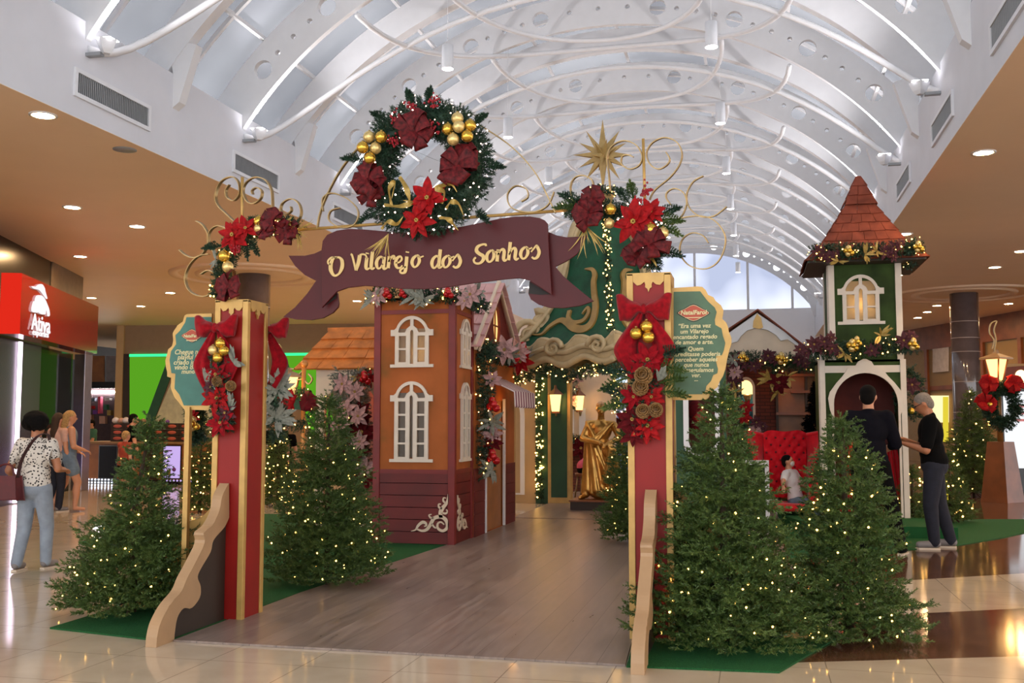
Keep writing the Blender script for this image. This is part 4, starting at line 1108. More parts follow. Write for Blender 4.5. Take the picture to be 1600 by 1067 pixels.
ribbon_bow(PY(358, 447, .09), FN, .13, gl_, 'plaid', 9); ribbon_bow(PY(428, 344, .09), FN, .12, gl_, 'plaid', 10); ribbon_bow(PY(414, 360, .1), FN, .09, gl_, 'plaid', 11); ribbon_bow(PY(452, 362, .08), FN, .11, gl_, 'plaid', 12)
leaves(PY(337, 406, .05), FN, .08, gl_, 'silver', 3, 8); firspray(PY(390, 375, .06), (.7, -.4, -.6), .14, gl_, 4, 'garland'); firspray(PY(385, 372, .06), (.3, -.4, -.9), .14, gl_, 5, 'garland'); firspray(PY(345, 385, .06), (-1, -.3, .1), .12, gl_, 6, 'garland'); leaves(PY(445, 345, .08), FN, .1, gl_, 'goldleaf', 5, 6)
leaves(PY(462, 360, .08), FN, .22, gl_, 'goldleaf', 6, 12, 'dry_grass', .02, .9, -.3)
gr_ = thing('post_garland', 'fir garland with poinsettia, bows and berries arched over the right post', 'garland', PY(1015, 415))
path = [PY(x, y) for x, y in ((890, 326), (910, 325), (940, 328), (970, 335), (1000, 335), (1020, 345), (1028, 370), (1022, 395), (1015, 418))]
MB().bar(spl(path, 3), .03, .008, (0, 1, 0)).build('hanging_frame', 'iron', gr_); greens(path, .085, 640, gr_, 17, .085); ring_lights(path, .09, 70, gr_, 18, .0065, 'bulb_cool', front=(0, -1, -.2))
poinsettia(PY(990, 346, .11), (-.1, -1, -.1), .17, gr_, 'petal', 17); poinsettia(PY(1016, 331, .1), (.2, -1, .2), .12, gr_, 'petal', 18)
ribbon_bow(PY(926, 312, .08), FN, .11, gr_, 'plaid', 19); ribbon_bow(PY(922, 336, .09), FN, .13, gr_, 'plaid', 20); ribbon_bow(PY(1014, 383, .1), FN, .15, gr_, 'plaid', 21); ribbon_bow(PY(993, 402, .08), FN, .10, gr_, 'plaid', 22)
bauble(PY(954, 327, .11), .040, gr_); bauble(PY(952, 349, .1), .036, gr_, 'bauble_pale'); bauble(PY(1017, 359, .13), .046, gr_); bauble(PY(1036, 364, .11), .040, gr_, 'bauble_pale')
berries(PY(1010, 300, .06), FN, .055, gr_, 9, 30); berries(PY(1000, 315, .08), FN, .05, gr_, 10, 20)
[firspray(PY(x, y, .05), (dx, -.35, dz), .16, gr_, 23 + k, 'garland' if k % 2 else 'needle') for k, (x, y, dx, dz) in enumerate(((905, 322, -1, .15), (906, 318, -.8, .6), (990, 315, -.1, 1), (984, 320, -.5, .9), (1030, 345, 1, .1), (1030, 338, .9, .5), (1028, 352, 1, -.3), (1030, 395, .9, 0)))]
curl([PY(x, y, .1) for x, y in ((1000, 418), (1006, 405), (1018, 404), (1026, 416))], .05, gr_)
leaves(PY(915, 352, .08), (0, -1, -.5), .22, gr_, 'goldleaf', 26, 14, 'dry_grass', .02, .6, -1.4)

# velvet bow swags on the posts
def swag(label, cx, cy, Y, W, H, end, seed, side=False):
    t = thing('velvet_swag', label, 'bow swag', at(cx, cy, Y))
    fr = Fr(at(cx, cy, Y))
    velvet_bow(fr, W, H, t, True, 'velvet' if not side else 'velvet', .50)
    return t
sw = swag('crimson velvet bow with gold baubles and flower drop on the left post front', 341, 513, YG - .01, .15, .165, 0, 1)
for x, y, m_ in ((344, 536, 'bauble'), (333, 547, 'bauble_pale'), (350, 548, 'bauble'), (340, 559, 'bauble')): bauble(at(x, y, YG - .11), .038, sw, m_)
pth = [at(x, y, YG - .04) for x, y in ((346, 555), (345, 600), (347, 640), (348, 672))]
greens(pth, .095, 260, sw, 31, .09)
for i, (x, y, R, m_) in enumerate(((338, 585, .12, 'velvet'), (340, 622, .13, 'petal'), (345, 660, .12, 'velvet'), (352, 645, .09, 'wine'), (330, 605, .08, 'wine'))): poinsettia(at(x, y, YG - .09), FN, R, sw, m_, 31 + i)
for i, (x, y) in enumerate(((364, 566), (357, 637), (322, 600))): leaves(at(x, y, YG - .07), FN, .13, sw, 'silver', 40 + i, 11, 'frosted_spray', .13, 1.2, .6)
pinecone(at(340, 596, YG - .1), (0, -1, .2), .04, sw); pinecone(at(361, 603, YG - .1), (.2, -1, 0), .04, sw)
sw = swag('crimson velvet bow with three gold baubles, pine cones and flower drop on the right post', 1007, 484, YG - .01, .165, .185, 0, 2)
for x, y in ((1010, 510), (994, 521), (1013, 527)): bauble(at(x, y, YG - .11), .042, sw)
pth = [at(x, y, YG - .04) for x, y in ((1008, 560), (1006, 600), (1005, 640), (1003, 675))]
greens(pth, .10, 200, sw, 51, .10)
for i, (x, y, R, m_) in enumerate(((1012, 562, .13, 'velvet'), (990, 620, .10, 'velvet'), (1018, 620, .10, 'petal'), (1012, 665, .13, 'petal'), (988, 655, .12, 'velvet_dark'), (990, 678, .10, 'velvet_dark'))): poinsettia(at(x, y, YG - .08), FN, R, sw, m_, 51 + i)
for x, y, r in ((1006, 588, .062), (1000, 606, .056), (1005, 643, .05), (1024, 641, .05)): pinecone(at(x, y, YG - .13), (random.Random(x).uniform(-.4, .4), -1, .3), r, sw)
for i, (x, y, dx, dz) in enumerate(((985, 582, -1, .25), (985, 590, -1, -.2), (988, 632, -1, .1), (985, 620, -.9, .5), (1030, 612, 1, .05), (1028, 600, .9, .4), (1030, 560, .8, .5), (1026, 575, 1, .1))): firspray(at(x, y, YG - .05), (dx, -.35, dz), .19, sw, 60 + i, 'needle' if i % 3 else 'garland')
leaves(at(1028, 595, YG - .08), FN, .12, sw, 'silver', 66, 10, 'frosted_spray', .12, .5, 1.0)
# second bow on the back of the left post
t = thing('velvet_swag', 'crimson velvet bow with frosted grey leaves on the back of the left post', 'bow swag', (LX1 - .03, YG + .34, 1.9))
z = at(425, 515, YG + .35).z
frs = Fr((LX1 - .03, YG + .345, z), (-1, 0, 0))
velvet_bow(frs, .155, .16, t, True)
bauble((LX1 + .02, YG + .45, z - .14), .038, t)
leaves((LX1 + .05, YG + .42, z - .46), (.3, -.5, 0), .17, t, 'silver', 71, 22, 'frosted_spray', .14)
leaves((LX1 + .03, YG + .42, z - .68), (.3, -.5, 0), .17, t, 'silver', 72, 22, 'frosted_spray', .14)
greens([(LX1 + .02, YG + .44, z - .4), (LX1 + .02, YG + .44, z - .85)], .1, 120, t, 73)

# ------------------------------------------------------------------ fir trees
tree('big lit fir right of the arch, beside the green plaque', (-.22, 7.05, .012), 1.66, [(0, .62), (.12, .66), (.31, .53), (.55, .38), (.77, .20), (.9, .10), (1, .03)], None, 11, 120, 1.15)
tree('big lit fir in front of the child, its top near the black-shirted man', (.585, 7.38, .012), 1.46, [(0, .54), (.1, .54), (.24, .39), (.6, .30), (.82, .18), (.94, .07), (1, .03)], None, 12, 120, 1.15)
p = at(207, 950, 7.06)
tree('lit fir with a thin tilted top and wide skirt beside the left scroll panel', (p.x, 7.06, .012), 1.47, [(0, .54), (.15, .56), (.3, .50), (.44, .40), (.5, .24), (.68, .19), (.8, .14), (.86, .06), (1, .02)], None, 13, 110, 1.2, (.12, 0))
tree('lit fir just inside the arch, between the left post and orange tower', (-3.79, 8.75, .014), 1.68, [(0, .50), (.12, .56), (.3, .50), (.5, .40), (.7, .27), (.85, .15), (1, .03)], None, 14, 120, 1.1)
p = atz(975, 848, 0)
tree('lit fir behind the right post, before the gold statue', (p.x + .1, p.y + .05, .014), 1.62, [(0, .40), (.12, .46), (.4, .36), (.7, .2), (1, .03)], None, 15, 80, 1.0)
p = atz(1522, 776, 0)
tree('slim lit fir in a dark pot by the tall grey column', (p.x, p.y, .0), 2.1, [(0, .36), (.08, .40), (.3, .50), (.5, .46), (.7, .30), (.85, .16), (1, .03)], None, 16, 80, .9, rbulb=.014)
p = atz(1486, 816, .0)
tree('short lit fir behind the grey-haired man', (p.x, p.y, .012), .98, [(0, .3), (.12, .36), (.4, .26), (.7, .16), (1, .03)], None, 17, 36, .9, rbulb=.012)
p = atz(1436, 830, .0)
tree('small lit fir beside the foot of the green tower', (p.x, p.y + .5, .012), .8, [(0, .26), (.12, .3), (.4, .22), (.7, .14), (1, .03)], None, 18, 30, .9, rbulb=.012)
p = atz(434, 790, 0)
tree('dark lit fir seen past the left post, before the two people in black', (p.x, p.y, .0), 1.45, [(0, .42), (.12, .48), (.4, .36), (.7, .2), (1, .03)], None, 19, 110, .8, rbulb=.012)
p = atz(312, 800, 0)
tree('small lit fir behind the gold pole of the left plaque', (p.x, p.y, .0), 1.55, [(0, .34), (.12, .4), (.4, .3), (.7, .18), (1, .03)], None, 20, 60, .8, rbulb=.011)
# ------------------------------------------------------------------ orange tower on the left
TX0, TX1, TY0, TY1, TH = -4.50, -3.48, 11.73, 12.50, 2.96
kx = 12.15 / 1600
t = thing('toy_tower', 'orange plaster tower with white arched windows and red plank base', 'little house', ((TX0 + TX1) / 2, (TY0 + TY1) / 2, 0))
fF = Fr((TX0, TY0, 0)); fS = Fr((TX1, TY0, 0), (0, 1, 0))
wcx = at(644, 600, TY0).x - TX0; wcy = .42
wzu, wzl = at(644, 574, TY0).z, at(644, 722, TY0).z
def rect(cx, z, w, h): return [(cx - w, z), (cx + w, z), (cx + w, z + h), (cx - w, z + h)]
W_, D_ = TX1 - TX0, TY1 - TY0
MB().plate([[(0, .87), (W_, .87), (W_, TH), (0, TH)], rect(wcx, wzu + .05, .17, .42), rect(wcx, wzl + .05, .17, .78)], fF, -.03, 0).plate([[(0, .87), (D_, .87), (D_, TH), (0, TH)], rect(wcy, wzu + .05, .14, .42), rect(wcy, wzl + .05, .14, .78)], fS, -.03, 0).box((TX0, TY0 + .03, .87), (TX0 + .03, TY1, TH)).box((TX0, TY1 - .03, .87), (TX1, TY1, TH)).box((TX0, TY0, TH - .03), (TX1, TY1, TH)).build('wall', 'orange', t)
mb = MB()
for i in range(6):
    z = .012 + i * .143
    mb.box((TX0 + .02, TY0 - .004, z + .004), (TX1 + .004, TY1, z + .139))
mb.build('plank_base', 'redwood', t)
for x in (TX0, TX1 - .075): MB().box((x, TY0 - .02, .01), (x + .085, TY0 + .06, TH)).build('corner_post', 'redtrim', t, .004)
MB().box((TX1 - .05, TY1 - .07, .01), (TX1 + .02, TY1 + .01, TH)).build('corner_post', 'redtrim', t, .004)
for z in (.84, 2.76): MB().box((TX0 + .05, TY0 - .012, z), (TX1 + .012, TY1 - .03, z + .05)).build('band', 'redtrim', t)
cottage_window(Fr((TX0 + wcx, TY0 - .002, wzu)), .213, .605, 2, t); cottage_window(Fr((TX0 + wcx, TY0 - .002, wzl)), .213, .95, 4, t)
cottage_window(Fr((TX1 + .002, TY0 + wcy, wzu), (0, 1, 0)), .18, .60, 2, t); cottage_window(Fr((TX1 + .002, TY0 + wcy, wzl), (0, 1, 0)), .18, .95, 4, t)
lamp('tower_lamp', 'POINT', (TX0 + wcx + .12, TY0 + .22, wzu + .17), 2.2, (255, 205, 130), t, .04)
lamp('tower_lamp', 'POINT', (TX1 - .15, TY0 + .45, wzu + .2), 2.2, (255, 215, 150), t, .04)
ORN = [([(402, 874), (445, 860), (470, 822), (512, 790), (545, 800), (545, 822), (528, 826)], [6, 14, 24, 30, 22, 14, 10]),
       ([(455, 852), (510, 868), (560, 850), (600, 790), (625, 750), (690, 735), (742, 770), (752, 830), (710, 864), (662, 842), (660, 800), (690, 784), (722, 806)], [12, 22, 30, 34, 34, 34, 34, 30, 26, 22, 18, 14, 10]),
       ([(690, 745), (688, 690), (715, 645), (750, 600), (760, 525)], [36, 40, 34, 26, 6]),
       ([(700, 660), (672, 650), (668, 622), (690, 620)], [18, 18, 14, 8]), ([(735, 610), (712, 590), (716, 562), (738, 566)], [18, 16, 12, 6]), ([(700, 700), (735, 705), (755, 685), (740, 670)], [18, 18, 14, 8]),
       ([(620, 750), (588, 745), (575, 722), (600, 716)], [18, 16, 12, 8]), ([(600, 800), (625, 830), (645, 840)], [16, 16, 10])]
kk = kx / 5.926
for fr, sg, sc_ in ((Fr((TX0 + W_ - .055, TY0 - .006, .16)), 1, 1.0), (Fr((TX1 + .004, TY0 + .10, .16), (0, 1, 0)), -1, .95)):
    mb = MB()
    for pts, w in ORN:
        P = [(sg * (x - 770) * kk * sc_, (875 - y) * kk * sc_) for x, y in pts]; Q = spl2(P, 5)
        Wd = np.interp(np.linspace(0, 1, len(Q)), np.linspace(0, 1, len(w)), w) * kk
        mb.strip(Q, [float(v) for v in Wd], fr, 0, .014)
    mb.build('scroll_ornament', 'cream', t)
def trim_garland(label, path, r, n, seed, deco, name='garland', nl=40, cat='garland', rb=.009, mat_='garland'):
    g = thing(name, label, cat, path[0])
    greens(path, r, n, g, seed, r * .95, mat_, nper=16, nl=.05, nw=.006); ring_lights(path, r, nl, g, seed, rb, front=(0, -1, 0))
    for k, (kind, p, s) in enumerate(deco):
        if kind == 'flower': poinsettia(p, FN, s * .72, g, 'wine', seed + k); poinsettia(V(p) + V((.55 * s, .02, .35 * s * (1 if k % 2 else -1))), (.3, -1, .2), s * .55, g, 'wine', seed + k + 50)
        elif kind == 'pink': poinsettia(p, FN, s, g, 'pinkflower', seed + k)
        elif kind == 'red': poinsettia(p, FN, s, g, 'petal', seed + k)
        elif kind == 'velvet': poinsettia(p, FN, s, g, 'velvet_dark', seed + k)
        elif kind == 'gold': bauble_cluster(p, s, g, 5, seed + k, ('bauble', 'bauble_pale'))
        elif kind == 'redball': bauble_cluster(p, s, g, 4, seed + k, ('bauble_red',))
        elif kind == 'leaf': leaves(p, FN, s, g, 'goldleaf', seed + k, 8)
        elif kind == 'silver': leaves(p, FN, s, g, 'silver', seed + k, 12)
    return g
yt = TY0 - .10
def q(x, y, Y): return at(x, y, Y)
trim_garland('garland of frosted pink flowers and red baubles along the orange tower top', [q(574, 462, yt), q(610, 458, yt), q(650, 462, yt), q(700, 460, yt), (TX1 + .12, TY0 + .0, q(720, 462, yt).z), (TX1 + .14, TY1, q(740, 466, yt).z)], .11, 420, 101,
    [('silver', q(584, 466, yt - .08), .2), ('pink', q(592, 462, yt - .1), .14), ('redball', q(606, 458, yt - .1), .035), ('silver', q(648, 464, yt - .1), .2), ('silver', q(662, 466, yt - .1), .18), ('redball', q(630, 458, yt - .08), .03), ('redball', q(702, 457, yt - .1), .035), ('pink', q(735, 460, yt - .1), .16), ('silver', q(745, 456, yt - .05), .18), ('pink', q(726, 470, yt - .1), .12)])

# ------------------------------------------------------------------ gabled red house behind it, facing the walkway
HX = -3.46; hy0, hy1 = TY1 + .02, 14.75
t = thing('toy_house', 'red gabled house with oval window and striped awning behind the orange tower', 'little house', (HX - .6, (hy0 + hy1) / 2, 0))
fH = Fr((HX, hy0, 0), (0, 1, 0)); L_ = hy1 - hy0
dy0, dy1 = atx(757, 700, HX).y - hy0, atx(786, 700, HX).y - hy0
MB().plate([[(0, .0), (L_, .0), (L_, 2.45), (0, 2.45)], [(dy0, .02), (dy1, .02), (dy1, 1.75), (dy0, 1.75)]], fH, -.05, 0).build('wall', 'orange', t)
mb = MB()
for i in range(6):
    z = .012 + i * .143
    mb.fbox(fH, 0, dy0 - .02, z, z + .139, .001, .016); mb.fbox(fH, dy1 + .02, L_, z, z + .139, .001, .016)
mb.build('plank_base', 'redwood', t)
ap, gm = (atx(774, 465, HX).z), L_ / 2
hole_ = [(gm + .19 * math.cos(a), 2.78 + .27 * math.sin(a)) for a in [2 * PI * i / 24 for i in range(24)]]
MB().plate([[(.05, 2.42), (L_ - .05, 2.42), (gm, ap + .16)], hole_], fH, -.04, .02).build('gable', 'redwood', t)
MB().plate([[(gm + .19 * math.cos(a), 2.78 + .27 * math.sin(a)) for a in [2 * PI * i / 24 for i in range(24)]]], fH, -.03, -.02).build('oval_window', glow('oval_window_glow', (255, 196, 120), .9), t)
MB().fbox(fH, gm - .012, gm + .012, 2.52, 3.04, -.018, .0).fbox(fH, gm - .19, gm + .19, 2.77, 2.79, -.018, .0).build('glazing_bar', 'wooddark', t)
for sg in (-1, 1):
    a = V((0, sg, 0)); top = fH(gm, ap + .2, .05); bot = fH(gm + sg * (gm + .12), 2.40, .05)
    dv = (bot - top); rf = Fr(top, (1, 0, 0) if sg < 0 else (-1, 0, 0), -dv)
    wv = lambda b: (-1.3, .08) if sg < 0 else (-.08, 1.3)
    mb = MB(); shingles(mb, rf, wv, -dv.length, 0, 6, 5 + sg); mb.build('roof', 'shingle_pinklit', t)
    mb = MB(); mb.strip([(gm, ap + .2), (gm + sg * (gm + .12), 2.40)], .09, fH, .03, .07); mb.strip([(gm + sg * .05, ap + .06), (gm + sg * (gm + .04), 2.36)], .03, fH, .07, .09); mb.build('barge_board', 'cream', t)
for y in (dy0, dy1): MB().fbox(fH, y - .025, y + .025, .02, 1.78, 0, .03).build('door_frame', 'white', t)
MB().fbox(fH, dy0, dy1, .02, 1.75, -.045, -.02).build('curtain', 'counterwood', t)
lamp('door_lamp', 'POINT', fH((dy0 + dy1) / 2 + .3, 1.66, .2), 1.2, (255, 180, 100), t, .04)
az = at(770, 592, 13.6).z
for nm, L in (('awning', [(0, az), (.42, az - .20)]), ('valance', [(.42, az - .20), (.43, az - .40)])):
    mb = MB(); (c0, z0), (c1, z1) = L; a0, a1 = dy0 - .1, dy1 + .12
    mb.add([fH(a0, z0, c0), fH(a1, z0, c0), fH(a1, z1, c1), fH(a0, z1, c1), fH(a0, z0 + .012, c0 + .01), fH(a1, z0 + .012, c0 + .01), fH(a1, z1 + .012, c1 + .012), fH(a0, z1 + .012, c1 + .012)], [(0, 1, 2, 3), (7, 6, 5, 4), (0, 4, 5, 1), (1, 5, 6, 2), (2, 6, 7, 3), (3, 7, 4, 0)])
    mb.build(nm, 'stripe', t)
gx = HX + .12
trim_garland('upright garland with red bauble bunches between the orange tower and the awning', [(gx, hy0 + .12, 2.45), (gx, hy0 + .15, 1.7), (gx, hy0 + .15, .75)], .13, 380, 111,
    [('redball', (gx + .12, hy0 + .1, 1.68), .05), ('redball', (gx + .12, hy0 + .1, 1.02), .05), ('silver', (gx + .1, hy0 + .1, 1.45), .22), ('pink', (gx + .1, hy0 + .1, 1.3), .15), ('velvet', (gx + .1, hy0 + .1, 1.2), .14), ('silver', (gx + .1, hy0 + .1, .85), .2), ('pink', (gx + .1, hy0 + .1, 2.0), .14)], nl=20)
trim_garland('garland of pink and red flowers under the red gable', [(gx, hy0 + .2, 2.42), (gx + .02, hy0 + 1.1, 2.36), (gx, hy1, 2.42)], .16, 360, 121,
    [('pink', (gx + .16, hy0 + .5, 2.4), .2), ('silver', (gx + .16, hy0 + .8, 2.35), .22), ('redball', (gx + .16, hy0 + 1.0, 2.38), .06), ('pink', (gx + .16, hy0 + 1.3, 2.42), .2), ('red', (gx + .14, hy0 + 1.5, 2.3), .2), ('silver', (gx + .14, hy0 + 1.8, 2.38), .24), ('redball', (gx + .16, hy0 + 1.7, 2.5), .05)], nl=20)

# ------------------------------------------------------------------ green pavilion with rococo border
GC = V((-2.18, 15.2, 0)); rr = V((_r.x, _r.y, 0)); ff = V((-_r.y, _r.x, 0)); HD = 1.45
CORN = {'N': -ff, 'L': -rr, 'B': ff, 'R': rr}
PROF = [(2.42, 1.0), (2.48, .985), (2.60, .90), (2.78, .76), (2.98, .645), (3.27, .495), (3.65, .42), (4.0, .36), (4.41, .255), (4.62, .17)]
def sprof(z): return float(np.interp(z, [p[0] for p in PROF], [p[1] for p in PROF]))
def gpt(c, z, out=0): return GC + CORN[c] * (HD * sprof(z) + out) + V((0, 0, z))
t = thing('pavilion', 'green pavilion with bell-shaped roof, cream rococo edges and gold scrolls', 'pavilion', GC)
for a, b in (('L', 'N'), ('N', 'R'), ('R', 'B'), ('B', 'L')):
    mb = MB()
    mb.grid(lambda u, v: gpt(a, 2.45 + 2.17 * v).lerp(gpt(b, 2.45 + 2.17 * v), u), 10, 26)
    mb.build('roof_panel', 'canopygreen', t)
for c in 'LRBN':
    zs = np.linspace(2.45, 4.62, 30)
    if c != 'N':
        mb = MB(); mb.tube([gpt(c, z, .02) for z in zs], [.085 + .02 * math.sin(z * 9) for z in zs], 10)
        side = CORN[c].cross(V((0, 0, 1)))
        for sg in (-1, 1): mb.tube([gpt(c, z, .0) + side * sg * (.09 + .02 * math.sin(z * 7 + 1)) for z in zs], .035, 8)
        mb.build('ridge_moulding', 'rococo', t)
for a, b in (('L', 'N'), ('N', 'R'), ('R', 'B'), ('B', 'L')):
    mb = MB(); n_ = 40
    def ev(u, z, o=0): p = gpt(a, 2.45).lerp(gpt(b, 2.45), u); p = p + (p - GC - V((0, 0, p.z))).normalized() * o; p.z = z; return p
    wv = lambda u: .05 * math.sin(u * PI * 6) + .06 * abs(u - .5)
    mb.grid(lambda u, v: ev(u, 2.30 + wv(u) + (.34 - .10 * abs(math.sin(u * PI * 3))) * v, .05 + .03 * math.sin(v * PI)), n_, 6)
    mb.tube([ev(i / n_, 2.30 + wv(i / n_), .07) for i in range(n_ + 1)], .05, 8)
    mb.tube([ev(i / n_, 2.46 + wv(i / n_) * .7, .09) for i in range(n_ + 1)], .04, 8)
    mb.tube([ev(i / n_, 2.64 + wv(i / n_) - .10 * abs(math.sin(i / n_ * PI * 3)), .02) for i in range(n_ + 1)], .035, 8)
    for u0, sg in ((.14, 1), (.86, -1), (.5, 1)):
        c_ = [(.16 * (1 - k / 22) * math.cos(k * .5), .14 * (1 - k / 22) * math.sin(k * .5)) for k in range(22)]
        mb.tube([ev(u0 + sg * x / 2.05, 2.50 + y, .12) for x, y in c_], [.04 * (1 - k / 40) for k in range(22)], 8)
    mb.build('eave_moulding', 'rococo', t)
# corner volutes
for c in 'LR':
    sd = CORN[c]
    mb = MB()
    for (oz, R0, ph) in ((2.78, .20, 0), (2.56, .15, 2), (2.98, .14, 1)):
        base = gpt(c, oz, .03)
        mb.tube([base + sd * (R0 * (1 - k / 26) * math.cos(k * .42 + ph)) + V((0, 0, R0 * (1 - k / 26) * math.sin(k * .42 + ph))) - ff * .06 for k in range(24)], [.055 * (1 - k / 36) for k in range(24)], 8)
    mb.build('volute', 'rococo', t)
def proj(p):
    d = V(p) - EYE; k = d.dot(_f); return 800 + 1600 * d.dot(_r) / k, 533.5 - 1600 * d.dot(_u) / k
def canopy_px(x, y, face):
    z = EYE.z + (660 - y) * 14.5 / 1600; z = min(4.6, max(2.46, z)); a, b = face
    pa, pb = gpt(a, z, .012), gpt(b, z, .012); xa, xb = proj(pa)[0], proj(pb)[0]
    u = min(1, max(0, (x - xa) / (xb - xa))); return pa.lerp(pb, u)
def canopy_stroke(L, w, face, flip=None):
    P = spl2([(780 + x / 5.333, 330 + y / 5.333) for x, y in L], 5)
    if flip: P = [(2 * flip - x, y) for x, y in P]
    Wd = np.interp(np.linspace(0, 1, len(P)), np.linspace(0, 1, len(w)), w) / 5.333 * 14.5 / 1600
    pts = [canopy_px(x, y, face) for x, y in P]; a, b = face
    nr = ((CORN[a] + CORN[b]).normalized() + V((0, 0, .4))).normalized(); vs = []; fs = []
    for i in range(len(pts)):
        d = (pts[min(i + 1, len(pts) - 1)] - pts[max(0, i - 1)]).normalized(); s = d.cross(nr).normalized() * float(Wd[i]) / 2
        vs += [pts[i] - s + nr * .03, pts[i] + s + nr * .03, pts[i] + s - nr * .02, pts[i] - s - nr * .02]
    for i in range(len(pts) - 1):
        for k in range(4): fs.append((i * 4 + k, i * 4 + (k + 1) % 4, i * 4 + 4 + (k + 1) % 4, i * 4 + 4 + k))
    return vs, fs
S1 = ([(285, 995), (365, 1000), (430, 935), (520, 885), (575, 905), (640, 965), (720, 985), (785, 930), (812, 800), (800, 660), (795, 560), (805, 500), (785, 450), (725, 438)], [8, 20, 34, 44, 60, 70, 70, 64, 56, 52, 48, 46, 34, 8])
S2 = ([(600, 800), (592, 870), (640, 915), (715, 905), (758, 840), (750, 790), (705, 845)], [36, 40, 36, 36, 34, 28, 8])
for face, fl_ in ((('L', 'N'), None), (('N', 'R'), proj(gpt('N', 3.2))[0])):
    mb = MB()
    for L, w in (S1, S2):
        vs, fs = canopy_stroke(L, w, face, fl_); mb.add(vs, fs, 0, False)
    mb.build('roof_scroll', 'rococo_gold', t)
zs = np.linspace(2.45, 4.62, 40)
gn = [gpt('N', float(z), .03) for z in zs]
greens(gn, .06, 260, t, 131, .06, nper=14, nl=.04, nw=.005, name='ridge_greenery'); ring_lights(gn, .07, 90, t, 132, .0095, name='ridge_light_string', front=tuple(-ff))
mb = MB(); mb.lathe([(.2, 4.55), (.17, 4.62), (.13, 4.74), (.16, 4.84), (.15, 4.88), (.001, 4.9)], GC, 12); mb.build('roof_urn', 'rococo_gold', t)
ring_ = [GC + V((.15 * math.cos(a), .15 * math.sin(a), 4.93)) for a in [2 * PI * i / 12 for i in range(13)]]
greens(ring_, .09, 160, t, 133, .09, nper=16, nl=.05, nw=.006, name='urn_wreath'); ring_lights(ring_, .1, 36, t, 134, .010, name='urn_light_string')
for c in 'LR':
    p = gpt(c, 2.45, -.05)
    MB().box((p.x - .05, p.y - .05, .02), (p.x + .05, p.y + .05, 2.4)).build('leg', 'gold' if c == 'L' else 'pillargreen', t)
    pp = [V((p.x, p.y, z)) - rr * (.10 if c == 'L' else .1) - ff * .03 for z in (.05, .8, 1.6, 2.3)]
    greens(pp, .075, 200, t, 135, .075, nper=14, nl=.045, nw=.006, name='leg_greenery'); ring_lights(pp, .075, 60, t, 136, .0105, name='leg_light_string', front=tuple(-ff))
for a, b in (('L', 'N'), ('N', 'R')):
    pth = [gpt(a, 2.45, .02).lerp(gpt(b, 2.45, .02), u) - V((0, 0, .30 + .06 * math.sin(u * PI * 4))) for u in np.linspace(0, 1, 13)]
    trim_garland(f'dark lit fir garland under the pavilion eave, {"walkway" if a == "L" else "plaque"} side', pth, .11, 260, 141 if a == 'L' else 142, [], nl=50, rb=.0095)
pth = [gpt('N', 2.45, -.05) + V((.0, 0, -.3)), gpt('N', 2.45, -.05) + V((.02, 0, -.85))]
trim_garland('short lit fir tail hanging from the pavilion corner', pth, .06, 60, 143, [], nl=22, rb=.0095)
# star
sc0 = GC + V((0, 0, 5.50))
t = thing('star_topper', 'gold many-pointed star on top of the green pavilion', 'star', sc0 - V((0, 0, .5)))
mb = MB(); rng = random.Random(4)
def spike(d, L, w):
    d = V(d).normalized(); u = d.orthogonal().normalized(); v = d.cross(u)
    b = [sc0 + (u * math.cos(k * PI / 2) + v * math.sin(k * PI / 2)) * w for k in range(4)]; tip = sc0 + d * L
    mb.add(b + [tip], [(0, 1, 4), (1, 2, 4), (2, 3, 4), (3, 0, 4)])
spike((0, 0, 1), .56, .10); spike((0, 0, -1), .56, .10)
for k in range(5):
    for sg in (-1, 1):
        a = math.radians(-56 + 28 * k); spike(rr * sg * math.cos(a) + V((0, 0, math.sin(a))), .46 - .05 * (k % 2), .085)
for k in range(6):
    a = k * PI / 3 + .3; spike(-ff * .8 + (rr * math.cos(a) + V((0, 0, math.sin(a)))) * .7, .30, .07); spike(ff * .8 + (rr * math.cos(a) + V((0, 0, math.sin(a)))) * .7, .30, .07)
mb.build('spikes', 'star', t); MB().tube([sc0 - V((0, 0, .6)), sc0], .012, 6).build('stem', 'gold', t)

# ------------------------------------------------------------------ farther houses seen under the pavilion
Yk = 18.2
x0, x1, x2, x3 = [at(x, 700, Yk).x for x in (815, 835, 858, 893)]
t = thing('green_cottage', 'yellow and green cottage wall with white arched door edge behind the pavilion leg', 'little house', ((x0 + x3) / 2, Yk, 0))
MB().box((x0 - .6, Yk + .0, 0), (x2, Yk + .12, 2.6)).build('wall', 'beige', t)
fk_ = Fr((0, Yk, 0))
MB().plate([[(x0 - .45, .15), (x0 + .06, .15), (x0 + .06, 1.6)] + [(x0 - .2 + .26 * math.cos(a), 1.6 + .42 * math.sin(a)) for a in [PI * i / 10 for i in range(1, 11)]], [(x0 - .40, .18), (x0 - .02, .18), (x0 - .02, 1.58)] + [(x0 - .21 + .19 * math.cos(a), 1.58 + .33 * math.sin(a)) for a in [PI * i / 10 for i in range(1, 11)]]], fk_, .001, .03).build('door_frame', 'white', t)
MB().box((x2, Yk - .12, 0), (x3, Yk + .12, 2.62)).build('pillar', 'gold', t)
MB().box((x2 + .06, Yk - .135, .12), (x3 - .06, Yk - .12, 2.5)).build('pillar_panel', 'pillargreen', t)
xm = (x1 + x2) / 2 - .02
MB().box((xm - .08, Yk - .06, 0), (xm + .16, Yk, 2.55)).build('door_post', 'pillargreen', t)
pp = [V((xm, Yk - .1, z)) for z in (.05, .9, 1.7, 2.5)]
trim_garland('upright lit fir strip on the green cottage post', pp, .08, 200, 151, [], nl=80, rb=.012)
Yc = 21.6
